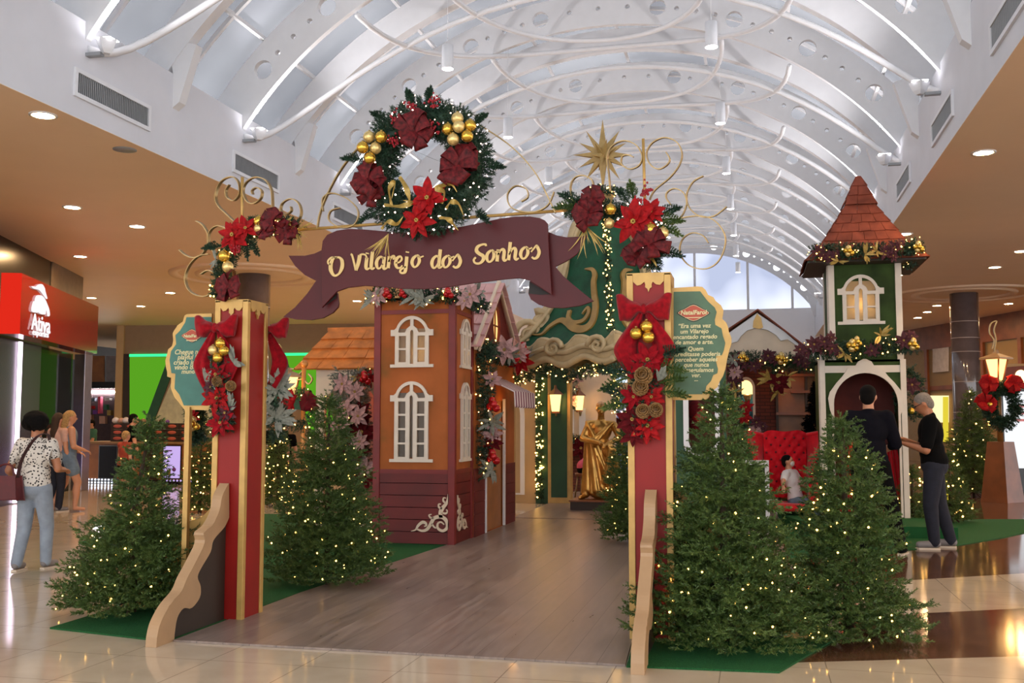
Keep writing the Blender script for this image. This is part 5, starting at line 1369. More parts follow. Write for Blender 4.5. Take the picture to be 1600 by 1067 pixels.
cx0, cx1 = at(880, 700, Yc).x, at(962, 700, Yc).x
t = thing('cream_cottage', 'cream cottage wall with wall lanterns and dark stone base behind the statue', 'little house', ((cx0 + cx1) / 2, Yc, 0))
MB().box((cx0, Yc, .8), (cx1, Yc + .15, 2.75)).build('wall', 'cream', t)
MB().box((cx0, Yc - .04, 0), (cx1, Yc + .15, .85)).build('stone_base', 'brick', t)
for x in (866, 884, 902):
    xx = at(x + 8, 660, Yc).x; MB().box((xx - .07, Yc - .02, 1.0), (xx + .07, Yc, 1.75)).build('shutter', 'white', t)
for i, (x, lb) in enumerate(((868, 'glowing wall lantern beside the green pillar'), (905, 'glowing wall lantern behind the statue shoulder'))):
    p = at(x, 628, Yc - .25 if i else Yk - .2); w = thing('wall_lantern', lb, 'lantern', p - V((0, 0, .2)))
    MB().lathe([(.07, -.17), (.105, .13)], p, 4, sm=False).build('glass', 'lantern', w)
    MB().lathe([(.15, .13), (.03, .24), (.02, .3)], p, 4, sm=False).build('cap', 'wooddark', w)
    MB().lathe([(.075, -.2), (.07, -.17)], p, 4, sm=False).build('base', 'wooddark', w)
    MB().tube([p + V((0, .02, -.2)), p + V((0, .12, -.28)), p + V((0, .24, -.2))], .02, 6).build('bracket', 'iron', w)
    lamp('lantern_light', 'POINT', p - V((0, .16, 0)), LANTERN_W * .7, (255, 180, 100), w, .06)
trim_garland('frosted pink garland arching over the cream cottage window', [at(868, 600, Yc - .2), at(885, 585, Yc - .2), at(893, 592, Yc - .2), at(894, 640, Yc - .2)], .17, 300, 161,
    [('pink', at(872, 605, Yc - .3), .24), ('silver', at(885, 590, Yc - .3), .26), ('pink', at(898, 590, Yc - .3), .24), ('silver', at(893, 605, Yc - .3), .2), ('pink', at(892, 625, Yc - .3), .2)], nl=24, rb=.012)
trim_garland('red bow garland along the cream cottage stone base', [at(868, 690, Yc - .15), at(890, 686, Yc - .15), at(915, 690, Yc - .15)], .13, 160, 171,
    [('velvet', at(880, 693, Yc - .25), .25), ('velvet', at(886, 712, Yc - .25), .2), ('velvet', at(908, 700, Yc - .25), .26)], nl=8, rb=.012)
Yb = 22.5
p = at(930, 690, Yb)
t = thing('gate_post', 'far red post with velvet bow and gold baubles behind the statue head', 'gate post', (p.x, Yb, 0), 'far posts of the village')
z1 = at(930, 600, Yb).z
MB().box((p.x - .15, Yb, 0), (p.x + .15, Yb + .3, z1)).build('board', 'red', t)
for s in (-1, 1): MB().box((p.x + s * .15 - .03, Yb - .01, 0), (p.x + s * .15 + .03, Yb + .04, z1 + .02)).build('corner_trim', 'gold', t)
MB().box((p.x - .17, Yb - .01, z1), (p.x + .17, Yb + .3, z1 + .03)).build('top_board', 'gold', t)
velvet_bow(Fr((p.x, Yb - .03, z1 - .2)), .22, .2, t, True, 'velvet'); bauble_cluster((p.x, Yb - .12, z1 - .42), .06, t, 4, 3)
for i, y in enumerate((.95, .6)): poinsettia((p.x + .03 * i, Yb - .1, z1 - y), FN, .2, t, 'velvet_dark', 5 + i)
xa, xb = at(958, 660, 22).x, at(1000, 660, 22).x
t = thing('blue_backdrop', 'pale blue curtain strung with small lights and a dark red bow', 'backdrop', ((xa + xb) / 2, 22, 0))
mb = MB(); mb.grid(lambda u, v: V((xa + (xb - xa) * u, 22 + .04 * math.sin(u * 40), 2.05 * v)), 60, 4); mb.build('curtain', mat('blue_curtain', (126, 146, 186), .8, var=.15, scale=14), t)
MB().box((xa - .1, 21.95, 2.05), (xb + .1, 22.1, 2.1)).build('rail', 'wooddark', t)
bulbs('light_string', [tuple(at(x, y, 21.9)) for x, y in ((962, 640), (966, 648), (972, 643), (970, 652), (978, 640), (984, 655))], .022, 'bulb_cool', t)
ribbon_bow(at(975, 665, 21.85), FN, .28, t, 'velvet_dark', 4, 6)
xa, xb = at(935, 608, 25).x, at(1040, 608, 25).x
struct(MB().box((xa, 25, at(935, 622, 25).z), (xb, 25.3, at(935, 598, 25).z)).build('trim_far_beam', 'beige'))

# gold statue --------------------------------------------------------------------------- (figure in the people section)
STX, STY = at(940, 790, 17.1).x, 17.1
t = thing('statue_plinth', 'low dark wooden plinth under the gold statue', 'plinth', (STX, STY, .02))
MB().box((STX - .46, STY - .4, .02), (STX + .55, STY + .42, .155)).build('body', 'brownboard', t, .004)
MB().box((STX - .48, STY - .42, .155), (STX + .57, STY + .44, .18)).build('top', 'wooddark', t, .004)

# ------------------------------------------------------------------ stall with orange shingle roof on the left
Ys = 13.3
t = thing('market_stall', 'cream stall with orange shingle roof left of the orange tower', 'stall', (at(540, 700, Ys).x, Ys, 0))
e0, e1 = at(460, 577, Ys), at(600, 577, Ys); ez = e0.z; rz_ = at(497, 515, Ys + .5).z
rf = Fr((e0.x, Ys, ez), (1, 0, 0), (0, .55, rz_ - ez)); Ls = math.hypot(.55, rz_ - ez); Wr = 1.75
mb = MB(); shingles(mb, rf, lambda b: (.30 * b / Ls, Wr - .2 * b / Ls), 0, Ls, 4, 9, cols=.33, lift=.035, tk=.03); mb.build('roof', 'shingle', t)
MB().box((e0.x + .25, Ys + .55, rz_ - .02), (e0.x + Wr - .2, Ys + .62, rz_ + .03)).build('ridge_cap', 'shingle', t)
wx0, wx1 = at(493, 650, Ys + .1).x, at(600, 650, Ys + .1).x
ho = [(wx0 + .13, .05), (wx1 - .1, .05), (wx1 - .1, 1.6)] + [((wx0 + wx1) / 2 + .015 + ((wx1 - wx0) / 2 - .115) * math.cos(a), 1.6 + .42 * math.sin(a)) for a in [PI * i / 14 for i in range(1, 14)]] + [(wx0 + .13, 1.6)]
MB().plate([[(wx0, .0), (wx1, .0), (wx1, ez), (wx0, ez)], ho], Fr((0, Ys + .1, 0)), -.08, 0).build('wall', 'cream', t)
MB().box((wx0, Ys + 1.2, 0), (wx1, Ys + 1.3, ez)).build('back_wall', 'wooddark', t)
MB().box((wx1 - .22, Ys + .3, .3), (wx1 - .16, Ys + .36, 1.85)).build('red_light_strip', glow('red_strip', (255, 70, 40), 1.6), t)
MB().box((wx1 - .12, Ys + .3, .3), (wx1 - .10, Ys + .36, 1.75)).build('white_light_strip', glow('warm_strip', (255, 230, 190), 1.6), t)
lamp('stall_lamp', 'POINT', ((wx0 + wx1) / 2, Ys + .6, 1.9), 6, (255, 150, 90), t, .08)
px_ = lambda x, y, dy=0: at(x, y, Ys - .35 - dy)
t = thing('frosted_tree', 'frosted pink and grey tree under the shingle roof', 'frosted tree', (px_(548, 700).x, Ys - .35, .012))
greens([px_(548, 742), px_(548, 640), px_(546, 580)], lambda s: .34 - .10 * np.abs(s - .45), 700, t, 181, .12, 'silver', 14, .06, .007, 'frosted_boughs')
for i, (x, y) in enumerate(((535, 600), (555, 612), (540, 640), (560, 650), (530, 665))): poinsettia(px_(x, y, .3), FN, .16, t, 'pinkflower', 180 + i)
MB().tube([(px_(548, 700).x, Ys - .35, .012), px_(548, 640)], .03, 6).build('trunk', 'trunk', t)
t = trim_garland('column of burgundy velvet flowers beside the orange tower corner', [px_(568, 770, -.1), px_(566, 700, -.1), px_(560, 630, -.1)], .16, 240, 191,
    [('velvet', px_(560, 650, .15), .22), ('velvet', px_(566, 675, .15), .24), ('velvet', px_(556, 700, .15), .22), ('pink', px_(562, 690, .2), .16), ('pink', px_(570, 730, .1), .18), ('velvet', px_(568, 745, .1), .2), ('redball', px_(572, 590, .1), .05)], nl=10)
trim_garland('strip of orange and red flowers under the shingle roof eave', [px_(556, 588, -.2), px_(570, 586, -.2), px_(580, 590, -.2)], .10, 90, 195, [('red', px_(566, 590, -.1), .14), ('leaf', px_(560, 586, -.1), .14), ('red', px_(576, 592, -.1), .14)], nl=8)

# ------------------------------------------------------------------ lantern posts
def lantern_head(c, s, t, m='wooddark'):
    c = V(c)
    MB().lathe([(.075 * s, -.18 * s), (.15 * s, .16 * s)], c, 4, sm=False, cap=True).build('glass', 'lantern', t)
    mb = MB()
    for k in range(4):
        a = k * PI / 2
        mb.tube([c + V((.078 * s * math.cos(a), .078 * s * math.sin(a), -.18 * s)), c + V((.155 * s * math.cos(a), .155 * s * math.sin(a), .16 * s))], .014 * s, 4)
    mb.lathe([(.09 * s, -.21 * s), (.085 * s, -.18 * s)], c, 4, sm=False)
    mb.build('frame', m, t)
    MB().lathe([(.235 * s, .155 * s), (.235 * s, .18 * s), (.05 * s, .245 * s), (.03 * s, .30 * s)], c, 4, sm=False).build('lamp_roof', 'mdf', t)
    lamp('lantern_light', 'POINT', c - V((.0, .24 * s, .02)), LANTERN_W, (255, 186, 110), t, .06)
Yl = 11.2
b = at(472, 760, Yl); top = at(474, 574, Yl); c = at(452, 606, Yl)
t = thing('lamp_post', 'gold lamp post with side-hung lantern left of the market stall', 'lamp post', (b.x, Yl, 0))
MB().tube([(b.x, Yl, 0), (b.x, Yl, top.z)], .028, 8).ball((b.x, Yl, top.z + .04), .05, 10).build('pole', mat('lamp_gold', (196, 130, 62), .4, .2), t)
MB().lathe([(.12, 0), (.11, .05), (.05, .12), (.03, .3)], (b.x, Yl, 0), 12).build('foot', 'iron', t)
for L in ([(474, 578), (462, 590), (452, 588), (452, 578), (460, 576)], [(474, 590), (482, 600), (488, 592), (482, 584)], [(474, 592), (462, 594), (452, 594)]):
    MB().bar(spl([at(x, y, Yl) for x, y in L], 6), .03, .012, (0, 1, 0)).build('scroll', 'iron', t)
lantern_head(c, .80, t, 'wooddark')
wc2 = at(466, 640, Yl - .08)
t = thing('hanging_wreath', 'small fir wreath with red bows on the lamp post by the stall', 'wreath', wc2)
wp = [wc2 + V((.16 * math.cos(a), 0, .2 * math.sin(a))) for a in [2 * PI * i / 20 for i in range(21)]]
greens(wp, .08, 260, t, 201, .08); ring_lights(wp, .08, 16, t, 202, .009)
ribbon_bow(at(452, 624, Yl - .2), FN, .14, t, 'petal', 6); ribbon_bow(at(484, 628, Yl - .2), FN, .15, t, 'velvet_dark', 7); ribbon_bow(at(448, 634, Yl - .2), FN, .12, t, 'petal', 8)
Yr = 20.5
b = at(1566, 760, Yr); c = at(1557, 578, Yr)
t = thing('lamp_post', 'tall lamp post with glowing lantern on a tapered wooden base by the white screen', 'lamp post', (b.x, Yr, 0))
zt = at(1566, 690, Yr).z
MB().lathe([(.38, 0), (.36, .1), (.23, zt), (.001, zt)], (b.x, Yr, 0), 4, sm=False).build('base', 'wooddark', t)
MB().tube([(b.x, Yr, zt), (c.x, Yr, c.z - .2)], .055, 10).build('pole', mat('lamp_brass', (150, 104, 50), .4, .3), t)
lantern_head(c, 1.25, t)
MB().bar(spl([at(x, y, Yr) for x, y in ((1557, 560), (1554, 548), (1556, 530), (1553, 515), (1557, 502), (1548, 506), (1546, 520), (1553, 532), (1550, 545))], 6), .05, .02, (0, 1, 0)).build('scroll', 'iron', t)
wc2 = at(1566, 634, Yr - .15)
t = thing('hanging_wreath', 'dark fir wreath with red bows hung on the tall lamp post by the white screen', 'wreath', wc2)
wp = [wc2 + V((.22 * math.cos(a), 0, .34 * math.sin(a))) for a in [2 * PI * i / 24 for i in range(25)]]
greens(wp, .15, 900, t, 211, .13, nper=18, nl=.05, nw=.007); bauble(at(1547, 632, Yr - .35), .06, t)
for i, (x, y) in enumerate(((1545, 600), (1583, 600), (1541, 630))): ribbon_bow(at(x, y, Yr - .3), FN, .2, t, 'petal', 20 + i)

# ------------------------------------------------------------------ green tower on the right
GY = atz(1350, 808, .15).y
gx0, gx1 = at(1283, 700, GY).x, at(1419, 700, GY).x
ux0, ux1 = at(1294, 460, GY + .08).x, at(1409, 460, GY + .08).x
zm, zu = at(1350, 562, GY).z, at(1350, 398, GY).z
t = thing('toy_tower', 'green tower with terracotta shingle roof, lit window and white arched doorway', 'little house', ((gx0 + gx1) / 2, GY + .5, .15))
fG = Fr((gx0, GY, 0)); Wg = gx1 - gx0; kg = (at(1420, 600, GY) - at(1320, 600, GY)).length / 100
gx = lambda x: at(x, 600, GY).x - gx0
gz = lambda y: at(1350, y, GY).z
ac, aw, asp = (gx(1302) + gx(1402)) / 2, (gx(1402) - gx(1302)) / 2, gz(632)
arch = [(ac - aw, .16), (ac + aw, .16)] + [(ac + aw * math.cos(a), asp + (gz(583) - asp) * math.sin(a)) for a in [PI * i / 20 for i in range(21)]]
MB().plate([[(0, .15), (Wg, .15), (Wg, zm), (0, zm)], arch], fG, -.04, 0).box((gx0, GY + .04, .15), (gx0 + .04, GY + 1.1, zm)).box((gx1 - .04, GY + .04, .15), (gx1, GY + 1.1, zm)).box((gx0, GY + 1.06, .15), (gx1, GY + 1.1, zm)).box((gx0, GY, zm - .03), (gx1, GY + 1.1, zm)).build('lower_wall', 'towergreen', t)
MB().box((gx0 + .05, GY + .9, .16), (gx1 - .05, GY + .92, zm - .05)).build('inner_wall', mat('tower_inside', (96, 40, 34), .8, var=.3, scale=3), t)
lamp('tower_lamp', 'POINT', (gx0 + .3, GY + .45, 1.2), 1.6, (255, 120, 80), t, .08)
for x in (0, Wg): MB().fbox(fG, x - (.0 if x == 0 else .075), x + (.075 if x == 0 else .0), .15, zm, -.02, .03).build('corner_post', 'cabinet', t, .003)
MB().box((gx0 - .012, GY - .0, .15), (gx0 - .001, GY + .1, zm)).build('corner_post', 'cabinet', t)
MB().fbox(fG, .075, Wg - .075, gz(582), gz(571), 0, .018).build('band', 'cabinet', t)
oL = [(ac - aw - .03, .16), (ac - aw - .03, gz(648)), (ac - aw - .055, gz(640)), (ac - aw - .075, gz(622)), (ac - aw - .05, gz(612)), (ac - aw + .04, gz(598)), (ac - aw + .12, gz(588)), (ac - aw + .17, gz(580)), (ac - .23, gz(574)), (ac - .12, gz(571)), (ac - .09, gz(565)), (ac - .02, gz(561))]
oA = oL + [(2 * ac - a, b) for a, b in oL[::-1]]
MB().plate([oA + arch[2:] + [arch[0]] if False else oA, [(a, b + .001) for a, b in arch]], fG, .0, .035).build('door_arch', 'cabinet', t, .003)
uG = Fr((ux0, GY + .08, 0)); Wu = ux1 - ux0; kw = Wu / 115
wx = (1345 - 1294) * kw; wz = gz(506); ww = (1382 - 1308) * kw / 2.56; wh = gz(427) - wz
MB().plate([[(0, zm), (Wu, zm), (Wu, zu), (0, zu)], rect(wx, wz + .06, ww * .8, wh * .78)], uG, -.03, 0).box((ux0, GY + .11, zm), (ux0 + .03, GY + 1.0, zu)).box((ux1 - .03, GY + .11, zm), (ux1, GY + 1.0, zu)).box((ux0, GY + .97, zm), (ux1, GY + 1.0, zu)).build('upper_wall', 'towergreen', t)
for x in (0, Wu - .085): MB().fbox(uG, x, x + .085, zm, zu, -.02, .025).build('corner_post', 'cabinet', t, .003)
MB().box((ux0 - .012, GY + .09, zm), (ux0 - .001, GY + .2, zu)).box((ux0 - .012, GY + .85, zm), (ux0 - .001, GY + 1.0, zu)).build('corner_post', 'cabinet', t)
cottage_window(Fr((ux0 + wx, GY + .079, wz)), ww, wh * .96, 2, t, 'cabinet')
MB().ball((ux0 + wx, GY + .32, wz + .26), .03, 10, sq=(1, 1, 1.6)).build('candle_bulb', 'windowglow', t)
lamp('tower_lamp', 'POINT', (ux0 + wx, GY + .20, wz + .28), 13, (255, 205, 135), t, .04)
rcx, rcy = (ux0 + ux1) / 2, GY + .54
def roof_tier(z0, h0, z1, h1, rows, seed, name):
    for k in range(4):
        a = k * PI / 2; u = V((math.cos(a), math.sin(a), 0)); out = V((math.sin(a), -math.cos(a), 0))
        o = V((rcx, rcy, z0)) + out * h0; up = V((0, 0, z1 - z0)) - out * (h0 - h1)
        fr = Fr(o, u, up); Ln = up.length
        mb = MB(); shingles(mb, fr, lambda b: (-(h0 + (h1 - h0) * b / Ln), (h0 + (h1 - h0) * b / Ln)), 0, Ln, rows, seed + k, cols=.19, lift=.022, tk=.016); mb.build(name, 'terracotta', t)
ze = gz(408)
roof_tier(ze, .80, gz(374), .535, 2, 11, 'roof'); roof_tier(gz(374), .535, gz(312), .20, 4, 21, 'roof'); roof_tier(gz(310), .215, gz(262), .03, 3, 31, 'roof_cap')
MB().box((rcx - .78, rcy - .78, ze - .035), (rcx + .78, rcy + .78, ze - .01)).build('eave_board', 'brownboard', t)
gy = GY - .35
qg = lambda x, y, d=0: at(x, y, gy - d)
trim_garland('lit garland with wine flowers and gold baubles round the green tower roof eave', [qg(1270, 396), qg(1300, 391), qg(1350, 393), qg(1400, 390), qg(1432, 384), at(1418, 410, GY + .3)], .13, 560, 221,
    [('flower', qg(1280, 394, .1), .17), ('flower', qg(1296, 402, .1), .15), ('gold', qg(1327, 392, .12), .038), ('leaf', qg(1352, 398, .1), .17), ('flower', qg(1384, 393, .1), .17), ('flower', qg(1398, 386, .1), .15), ('gold', qg(1436, 386, .08), .038), ('leaf', qg(1310, 408, .08), .14), ('leaf', qg(1370, 392, .1), .13)], nl=50, rb=.0085)
trim_garland('lit garland with wine flowers and gold baubles round the green tower waist', [qg(1262, 545), qg(1300, 548), qg(1350, 545), qg(1400, 540), qg(1428, 540)], .13, 520, 231,
    [('flower', qg(1272, 538, .1), .18), ('flower', qg(1288, 534, .12), .17), ('flower', qg(1300, 545, .1), .16), ('gold', qg(1333, 540, .12), .042), ('gold', qg(1340, 534, .12), .036), ('flower', qg(1362, 548, .1), .15), ('leaf', qg(1376, 524, .08), .18), ('flower', qg(1412, 532, .1), .18), ('gold', qg(1428, 538, .1), .042), ('leaf', qg(1320, 552, .08), .15), ('flower', qg(1250, 546, .08), .15)], nl=30, rb=.0085)
p = at(1432, 615, GY + .3); p.x = gx1 + .10
t = thing('hanging_wreath', 'dark fir wreath hung on the right flank of the green tower', 'wreath', p)
wp = [p + V((.12 * math.cos(a), .10, .34 * math.sin(a))) for a in [2 * PI * i / 20 for i in range(21)]]
greens(wp, .12, 300, t, 241, .12, nper=16, nl=.045, nw=.006); poinsettia(p + V((0, -.1, .12)), FN, .14, t, 'wine', 3); bauble(p + V((-.02, -.12, -.24)), .045, t)

# ------------------------------------------------------------------ brick house with white gable behind the throne
BY = 17.2
bx = lambda x: at(x, 550, BY).x
bz = lambda y: at(1200, y, BY).z
t = thing('toy_house', 'brick house with white scalloped gable behind the red throne', 'little house', (bx(1200), BY + .6, .15))
def bp(L): return [(bx(x), bz(y)) for x, y in L]
fBk = Fr((0, BY, 0))
MB().plate([bp([(1118, 534), (1150, 512), (1184, 489), (1225, 518), (1268, 556), (1255, 556), (1245, 541), (1231, 531), (1220, 533), (1213, 524), (1200, 516), (1184, 512), (1168, 516), (1158, 525), (1153, 533), (1145, 535), (1130, 545), (1112, 545)])], fBk, 0, .05).build('barge_board', 'white', t, .003)
MB().plate([bp([(1112, 572), (1112, 540), (1150, 513), (1184, 493), (1225, 520), (1268, 557), (1285, 572)])], fBk, -.06, -.01).build('gable', 'cream', t)
MB().plate([bp([(1177, 512), (1178, 502), (1184, 490), (1190, 497), (1193, 512), (1188, 514)])], fBk, .051, .07).build('finial', 'gold', t)
for a, b in (((1118, 531), (1184, 487)), ((1184, 487), (1268, 552))):
    p0, p1 = at(a[0], a[1], BY), at(b[0], b[1], BY); d = p1 - p0
    MB().add([p0 + V((0, -.1, .012)), p1 + V((0, -.1, .012)), p1 + V((0, 1.6, .012)), p0 + V((0, 1.6, .012)), p0 + V((0, -.1, .04)), p1 + V((0, -.1, .04)), p1 + V((0, 1.6, .04)), p0 + V((0, 1.6, .04))], [(3, 2, 1, 0), (4, 5, 6, 7), (0, 1, 5, 4), (1, 2, 6, 5), (2, 3, 7, 6), (3, 0, 4, 7)]).build('roof', 'terracotta', t)
BB = BY + .9
wl, wr = at(1152, 620, BB), at(1180, 620, BB)
aw2 = (wr.x - wl.x) / 2; acx = (wl.x + wr.x) / 2; az2 = at(1165, 606, BB).z; ab = at(1165, 680, BB).z
holeW = [(acx - aw2 * .72, ab), (acx + aw2 * .72, ab)] + [(acx + aw2 * .72 * math.cos(a), az2 + aw2 * .9 * math.sin(a)) for a in [PI * i / 12 for i in range(13)]]
MB().plate([[(bx(1060), .15), (bx(1320), .15), (bx(1320), bz(560)), (bx(1060), bz(560))], holeW], Fr((0, BB, 0)), -.08, 0).build('wall', 'brick', t)
outW = [(acx - aw2, ab), (acx + aw2, ab)] + [(acx + aw2 * math.cos(a), az2 + aw2 * 1.25 * math.sin(a)) for a in [PI * i / 12 for i in range(13)]]
MB().plate([outW, [(a, b + .0005) for a, b in holeW]], Fr((0, BB, 0)), .0, .03).build('window_frame', 'cabinet', t)
MB().box((acx - .5, BB + .5, .15), (acx + .5, BB + .52, 2.6)).build('inner_wall', 'teal', t)
MB().box((bx(1112), BY - .02, bz(572)), (bx(1290), BY + .95, bz(566))).build('beam', 'brownboard', t)
p = V((acx + .02, BB + .3, az2 + .02))
t = thing('wall_lamp', 'glowing shaded lamp seen through the arched window of the brick house', 'lamp', p)
MB().lathe([(.10, -.12), (.09, .10), (.05, .2)], p, 16, cap=False).build('shade', 'lantern', t); MB().lathe([(.02, -.3), (.08, -.14), (.01, -.12)], p, 12).tube([p - V((0, 0, .2)), p + V((0, .2, -.25))], .012, 6).build('bracket', 'iron', t)
lamp('lamp_light', 'POINT', p + V((0, -.02, -.05)), 4, (255, 220, 180), t, .08)
lamp('lamp_light', 'POINT', (bx(1220), BY + .3, 2.2), 2.5, (255, 170, 110), t, .1)
sx0, sx1 = at(1212, 640, BB).x, at(1300, 640, BB).x
t = thing('bookshelf', 'brown shelf unit against the dark brick wall behind the throne', 'shelf', ((sx0 + sx1) / 2, BB - .1, .15))
zz = [at(1240, y, BB - .2).z for y in (690, 646, 612, 586)]
mb = MB()
for z in zz: MB().box((sx0 + (.25 if z > zz[1] else 0), BB - .26, z - .025), (sx1, BB - .002, z + .02)).build('shelf_board', 'wooddark', t)
for x in (sx0 + .02, sx0 + .5, sx1 - .02): MB().box((x - .02, BB - .24, .15), (x + .02, BB - .004, zz[3])).build('upright', 'brownboard', t)
MB().box((sx0 + .04, BB - .02, .15), (sx1, BB - .003, zz[3])).build('back_panel', 'counterwood', t)
trim_garland('long garland with wine flowers and gold baubles under the white gable', [at(x, y, BY - .15) for x, y in ((1135, 562), (1170, 562), (1205, 566), (1240, 566), (1285, 570))], .17, 520, 251,
    [('flower', at(1152, 562, BY - .3), .2), ('gold', at(1162, 558, BY - .3), .045), ('flower', at(1200, 556, BY - .3), .2), ('gold', at(1222, 560, BY - .32), .05), ('flower', at(1248, 562, BY - .3), .18), ('flower', at(1178, 572, BY - .3), .16)], nl=18, rb=.010)
trim_garland('gold-leaved cluster with a dark red flower hanging from the gable garland', [at(1212, 575, BY - .2), at(1214, 615, BY - .2)], .10, 90, 261, [('velvet', at(1217, 598, BY - .35), .22), ('leaf', at(1203, 592, BY - .3), .22), ('leaf', at(1230, 590, BY - .3), .2), ('leaf', at(1216, 612, BY - .3), .2)], nl=6, rb=.010)
trim_garland('trailing garland of wine flowers and silver leaves beside the arched window', [at(x, y, BY - .3) for x, y in ((1140, 565), (1142, 600), (1150, 640), (1165, 670), (1178, 690))], .15, 360, 271,
    [('flower', at(1138, 572, BY - .45), .2), ('pink', at(1148, 582, BY - .45), .14), ('silver', at(1146, 562, BY - .45), .16), ('flower', at(1142, 598, BY - .45), .2), ('red', at(1162, 650, BY - .45), .16), ('leaf', at(1150, 612, BY - .45), .18), ('flower', at(1182, 660, BY - .45), .18), ('pink', at(1180, 672, BY - .45), .13), ('silver', at(1176, 690, BY - .45), .22), ('red', at(1166, 636, BY - .45), .13)], nl=14, rb=.010)
pb_ = at(1282, 700, BY - .2)
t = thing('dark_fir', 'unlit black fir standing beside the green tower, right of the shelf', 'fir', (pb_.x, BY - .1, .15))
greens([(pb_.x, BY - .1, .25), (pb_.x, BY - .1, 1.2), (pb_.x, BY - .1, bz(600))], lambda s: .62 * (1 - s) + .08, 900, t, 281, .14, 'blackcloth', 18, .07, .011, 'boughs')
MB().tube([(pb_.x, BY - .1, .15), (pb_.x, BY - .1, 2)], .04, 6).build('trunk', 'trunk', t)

# throne ---------------------------------------------------------------------------------
THY = 15.4
tc = at(1229, 780, THY); kt = (at(1280, 700, THY) - at(1180, 700, THY)).length / 100
t = thing('throne_armchair', 'tall red button-tufted wing armchair behind the lit fir', 'armchair', (tc.x, THY, .15))
zt_ = lambda y: at(1230, y, THY).z
bw = 34 * kt; bt = zt_(668)
def back(u, v):
    x = (u * 2 - 1) * bw; top = bt - .02 - .10 * abs(u * 2 - 1) ** 2.2 + .04 * math.cos(u * PI * 2); z = .36 + (top - .36) * v
    tu = .018 * (math.cos(u * 2 * PI * 4.5) * math.cos(v * 2 * PI * 5.5)); return V((tc.x + x, THY + .22 + .12 * v - .05 * math.sin(PI * u) - tu, z))
mb = MB(); mb.grid(back, 46, 52); mb.grid(lambda u, v: back(1 - u, v) + V((0, .14, 0)), 12, 12)
mb.build('backrest', 'throne', t)
bbk = MB()
for j in range(8):
    for i in range(4 + (j % 2)):
        u = (i + .5 + (0 if j % 2 == 0 else -.5)) / 4.6 + .065; v = .13 + j * .109; p = back(min(1, u), min(1, v)); bbk.ball(p + V((0, -.012, 0)), .017, 8)
bbk.build('tufting_button', 'throne_button', t)
for sg in (-1, 1):
    def wing(u, v, sg=sg):
        z = .66 + (bt - .12 - .66) * v; flare = .05 + .22 * v ** 2
        return V((tc.x + sg * (bw - .02 + flare * u + .03 * math.sin(PI * v)), THY + .30 + .08 * v - .34 * u * (1 - .35 * v), z + .05 * u * v))
    mb = MB(); mb.grid(wing, 8, 16); mb.grid(lambda u, v: wing(1 - u, v) + V((sg * .05, .05, 0)), 8, 16); mb.tube([wing(1, v) + V((sg * .025, .02, 0)) for v in np.linspace(0, 1, 12)], .04, 8); mb.tube([wing(u, 1) + V((sg * .02, .02, 0)) for u in np.linspace(0, 1, 6)], .04, 8); mb.build('wing', 'throne', t)
    MB().tube([(tc.x + sg * (bw + .06), THY + .25, .59), (tc.x + sg * (bw + .06), THY - .42, .57)], .085, 12).box((tc.x + sg * (bw + .06) - .07, THY - .42, .25), (tc.x + sg * (bw + .06) + .07, THY + .25, .58)).build('armrest', 'throne', t, .02)
MB().box((tc.x - bw, THY - .44, .2), (tc.x + bw, THY + .26, .31)).build('seat', 'throne', t, .05)
for sx in (-1, 1):
    for y in (-.36, .22): MB().lathe([(.025, 0), (.04, .10), (.035, .18)], (tc.x + sx * (bw - .02), THY + y, .15), 10).build('leg', 'gold', t)
# white frame box and dark pots beside it
Yw = 14.3
a, b2 = at(1166, 755, Yw), at(1202, 755, Yw)
t = thing('white_frame_panel', 'white-framed low panel left of the red throne, half hidden by the fir', 'panel', ((a.x + b2.x) / 2, Yw, .0))
z0, z1 = .0, at(1185, 719, Yw).z
MB().plate([[(a.x - .3, z0), (b2.x, z0), (b2.x, z1), (a.x - .3, z1)], [(a.x - .24, z0 + .06), (b2.x - .055, z0 + .06), (b2.x - .055, z1 - .06), (a.x - .24, z1 - .06)]], Fr((0, Yw, 0)), -.03, .03).build('frame', 'white', t)
MB().box((a.x - .26, Yw - .005, z0 + .04), (b2.x - .04, Yw + .005, z1 - .04)).build('panel', 'towergreen', t)
p = atz(1365, 822, .0); t = thing('plant_pot', 'black plant pot on the green carpet at the foot of the tower', 'pot', (p.x, p.y, .0))
MB().lathe([(.10, .012), (.14, .26), (.15, .27), (.13, .27), (.12, .2)], (p.x, p.y, 0), 20).build('body', 'black', t)

# green booth behind the right plaque
Yg = 11.3
a, b2 = at(1054, 660, Yg).x, at(1135, 660, Yg).x
t = thing('green_booth', 'green booth wall with white rounded window frame behind the plaque', 'booth', ((a + b2) / 2, Yg, 0))
zt2, zb2 = at(1080, 560, Yg).z, at(1080, 716, Yg).z
def rrect(x0, x1, z0, z1, r, n=8):
    o = []
    for cx, cz, s in ((x1 - r, z0 + r, -90), (x1 - r, z1 - r, 0), (x0 + r, z1 - r, 90), (x0 + r, z0 + r, 180)):
        o += [(cx + r * math.cos(math.radians(s + 90 * k / n)), cz + r * math.sin(math.radians(s + 90 * k / n))) for k in range(n + 1)]
    return o
fg = Fr((0, Yg, 0)); i0 = at(1076, 660, Yg).x
MB().plate([[(a, 0), (b2, 0), (b2, 2.3), (a, 2.3)], rrect(i0, b2 - .12, zb2 + .05, zt2, .14)], fg, -.05, 0).build('wall', 'pillargreen', t)
MB().plate([rrect(i0 - .055, b2 - .065, zb2 - .005, zt2 + .05, .17), rrect(i0, b2 - .12, zb2 + .05, zt2, .14)], fg, .001, .03).build('window_frame', 'white', t)
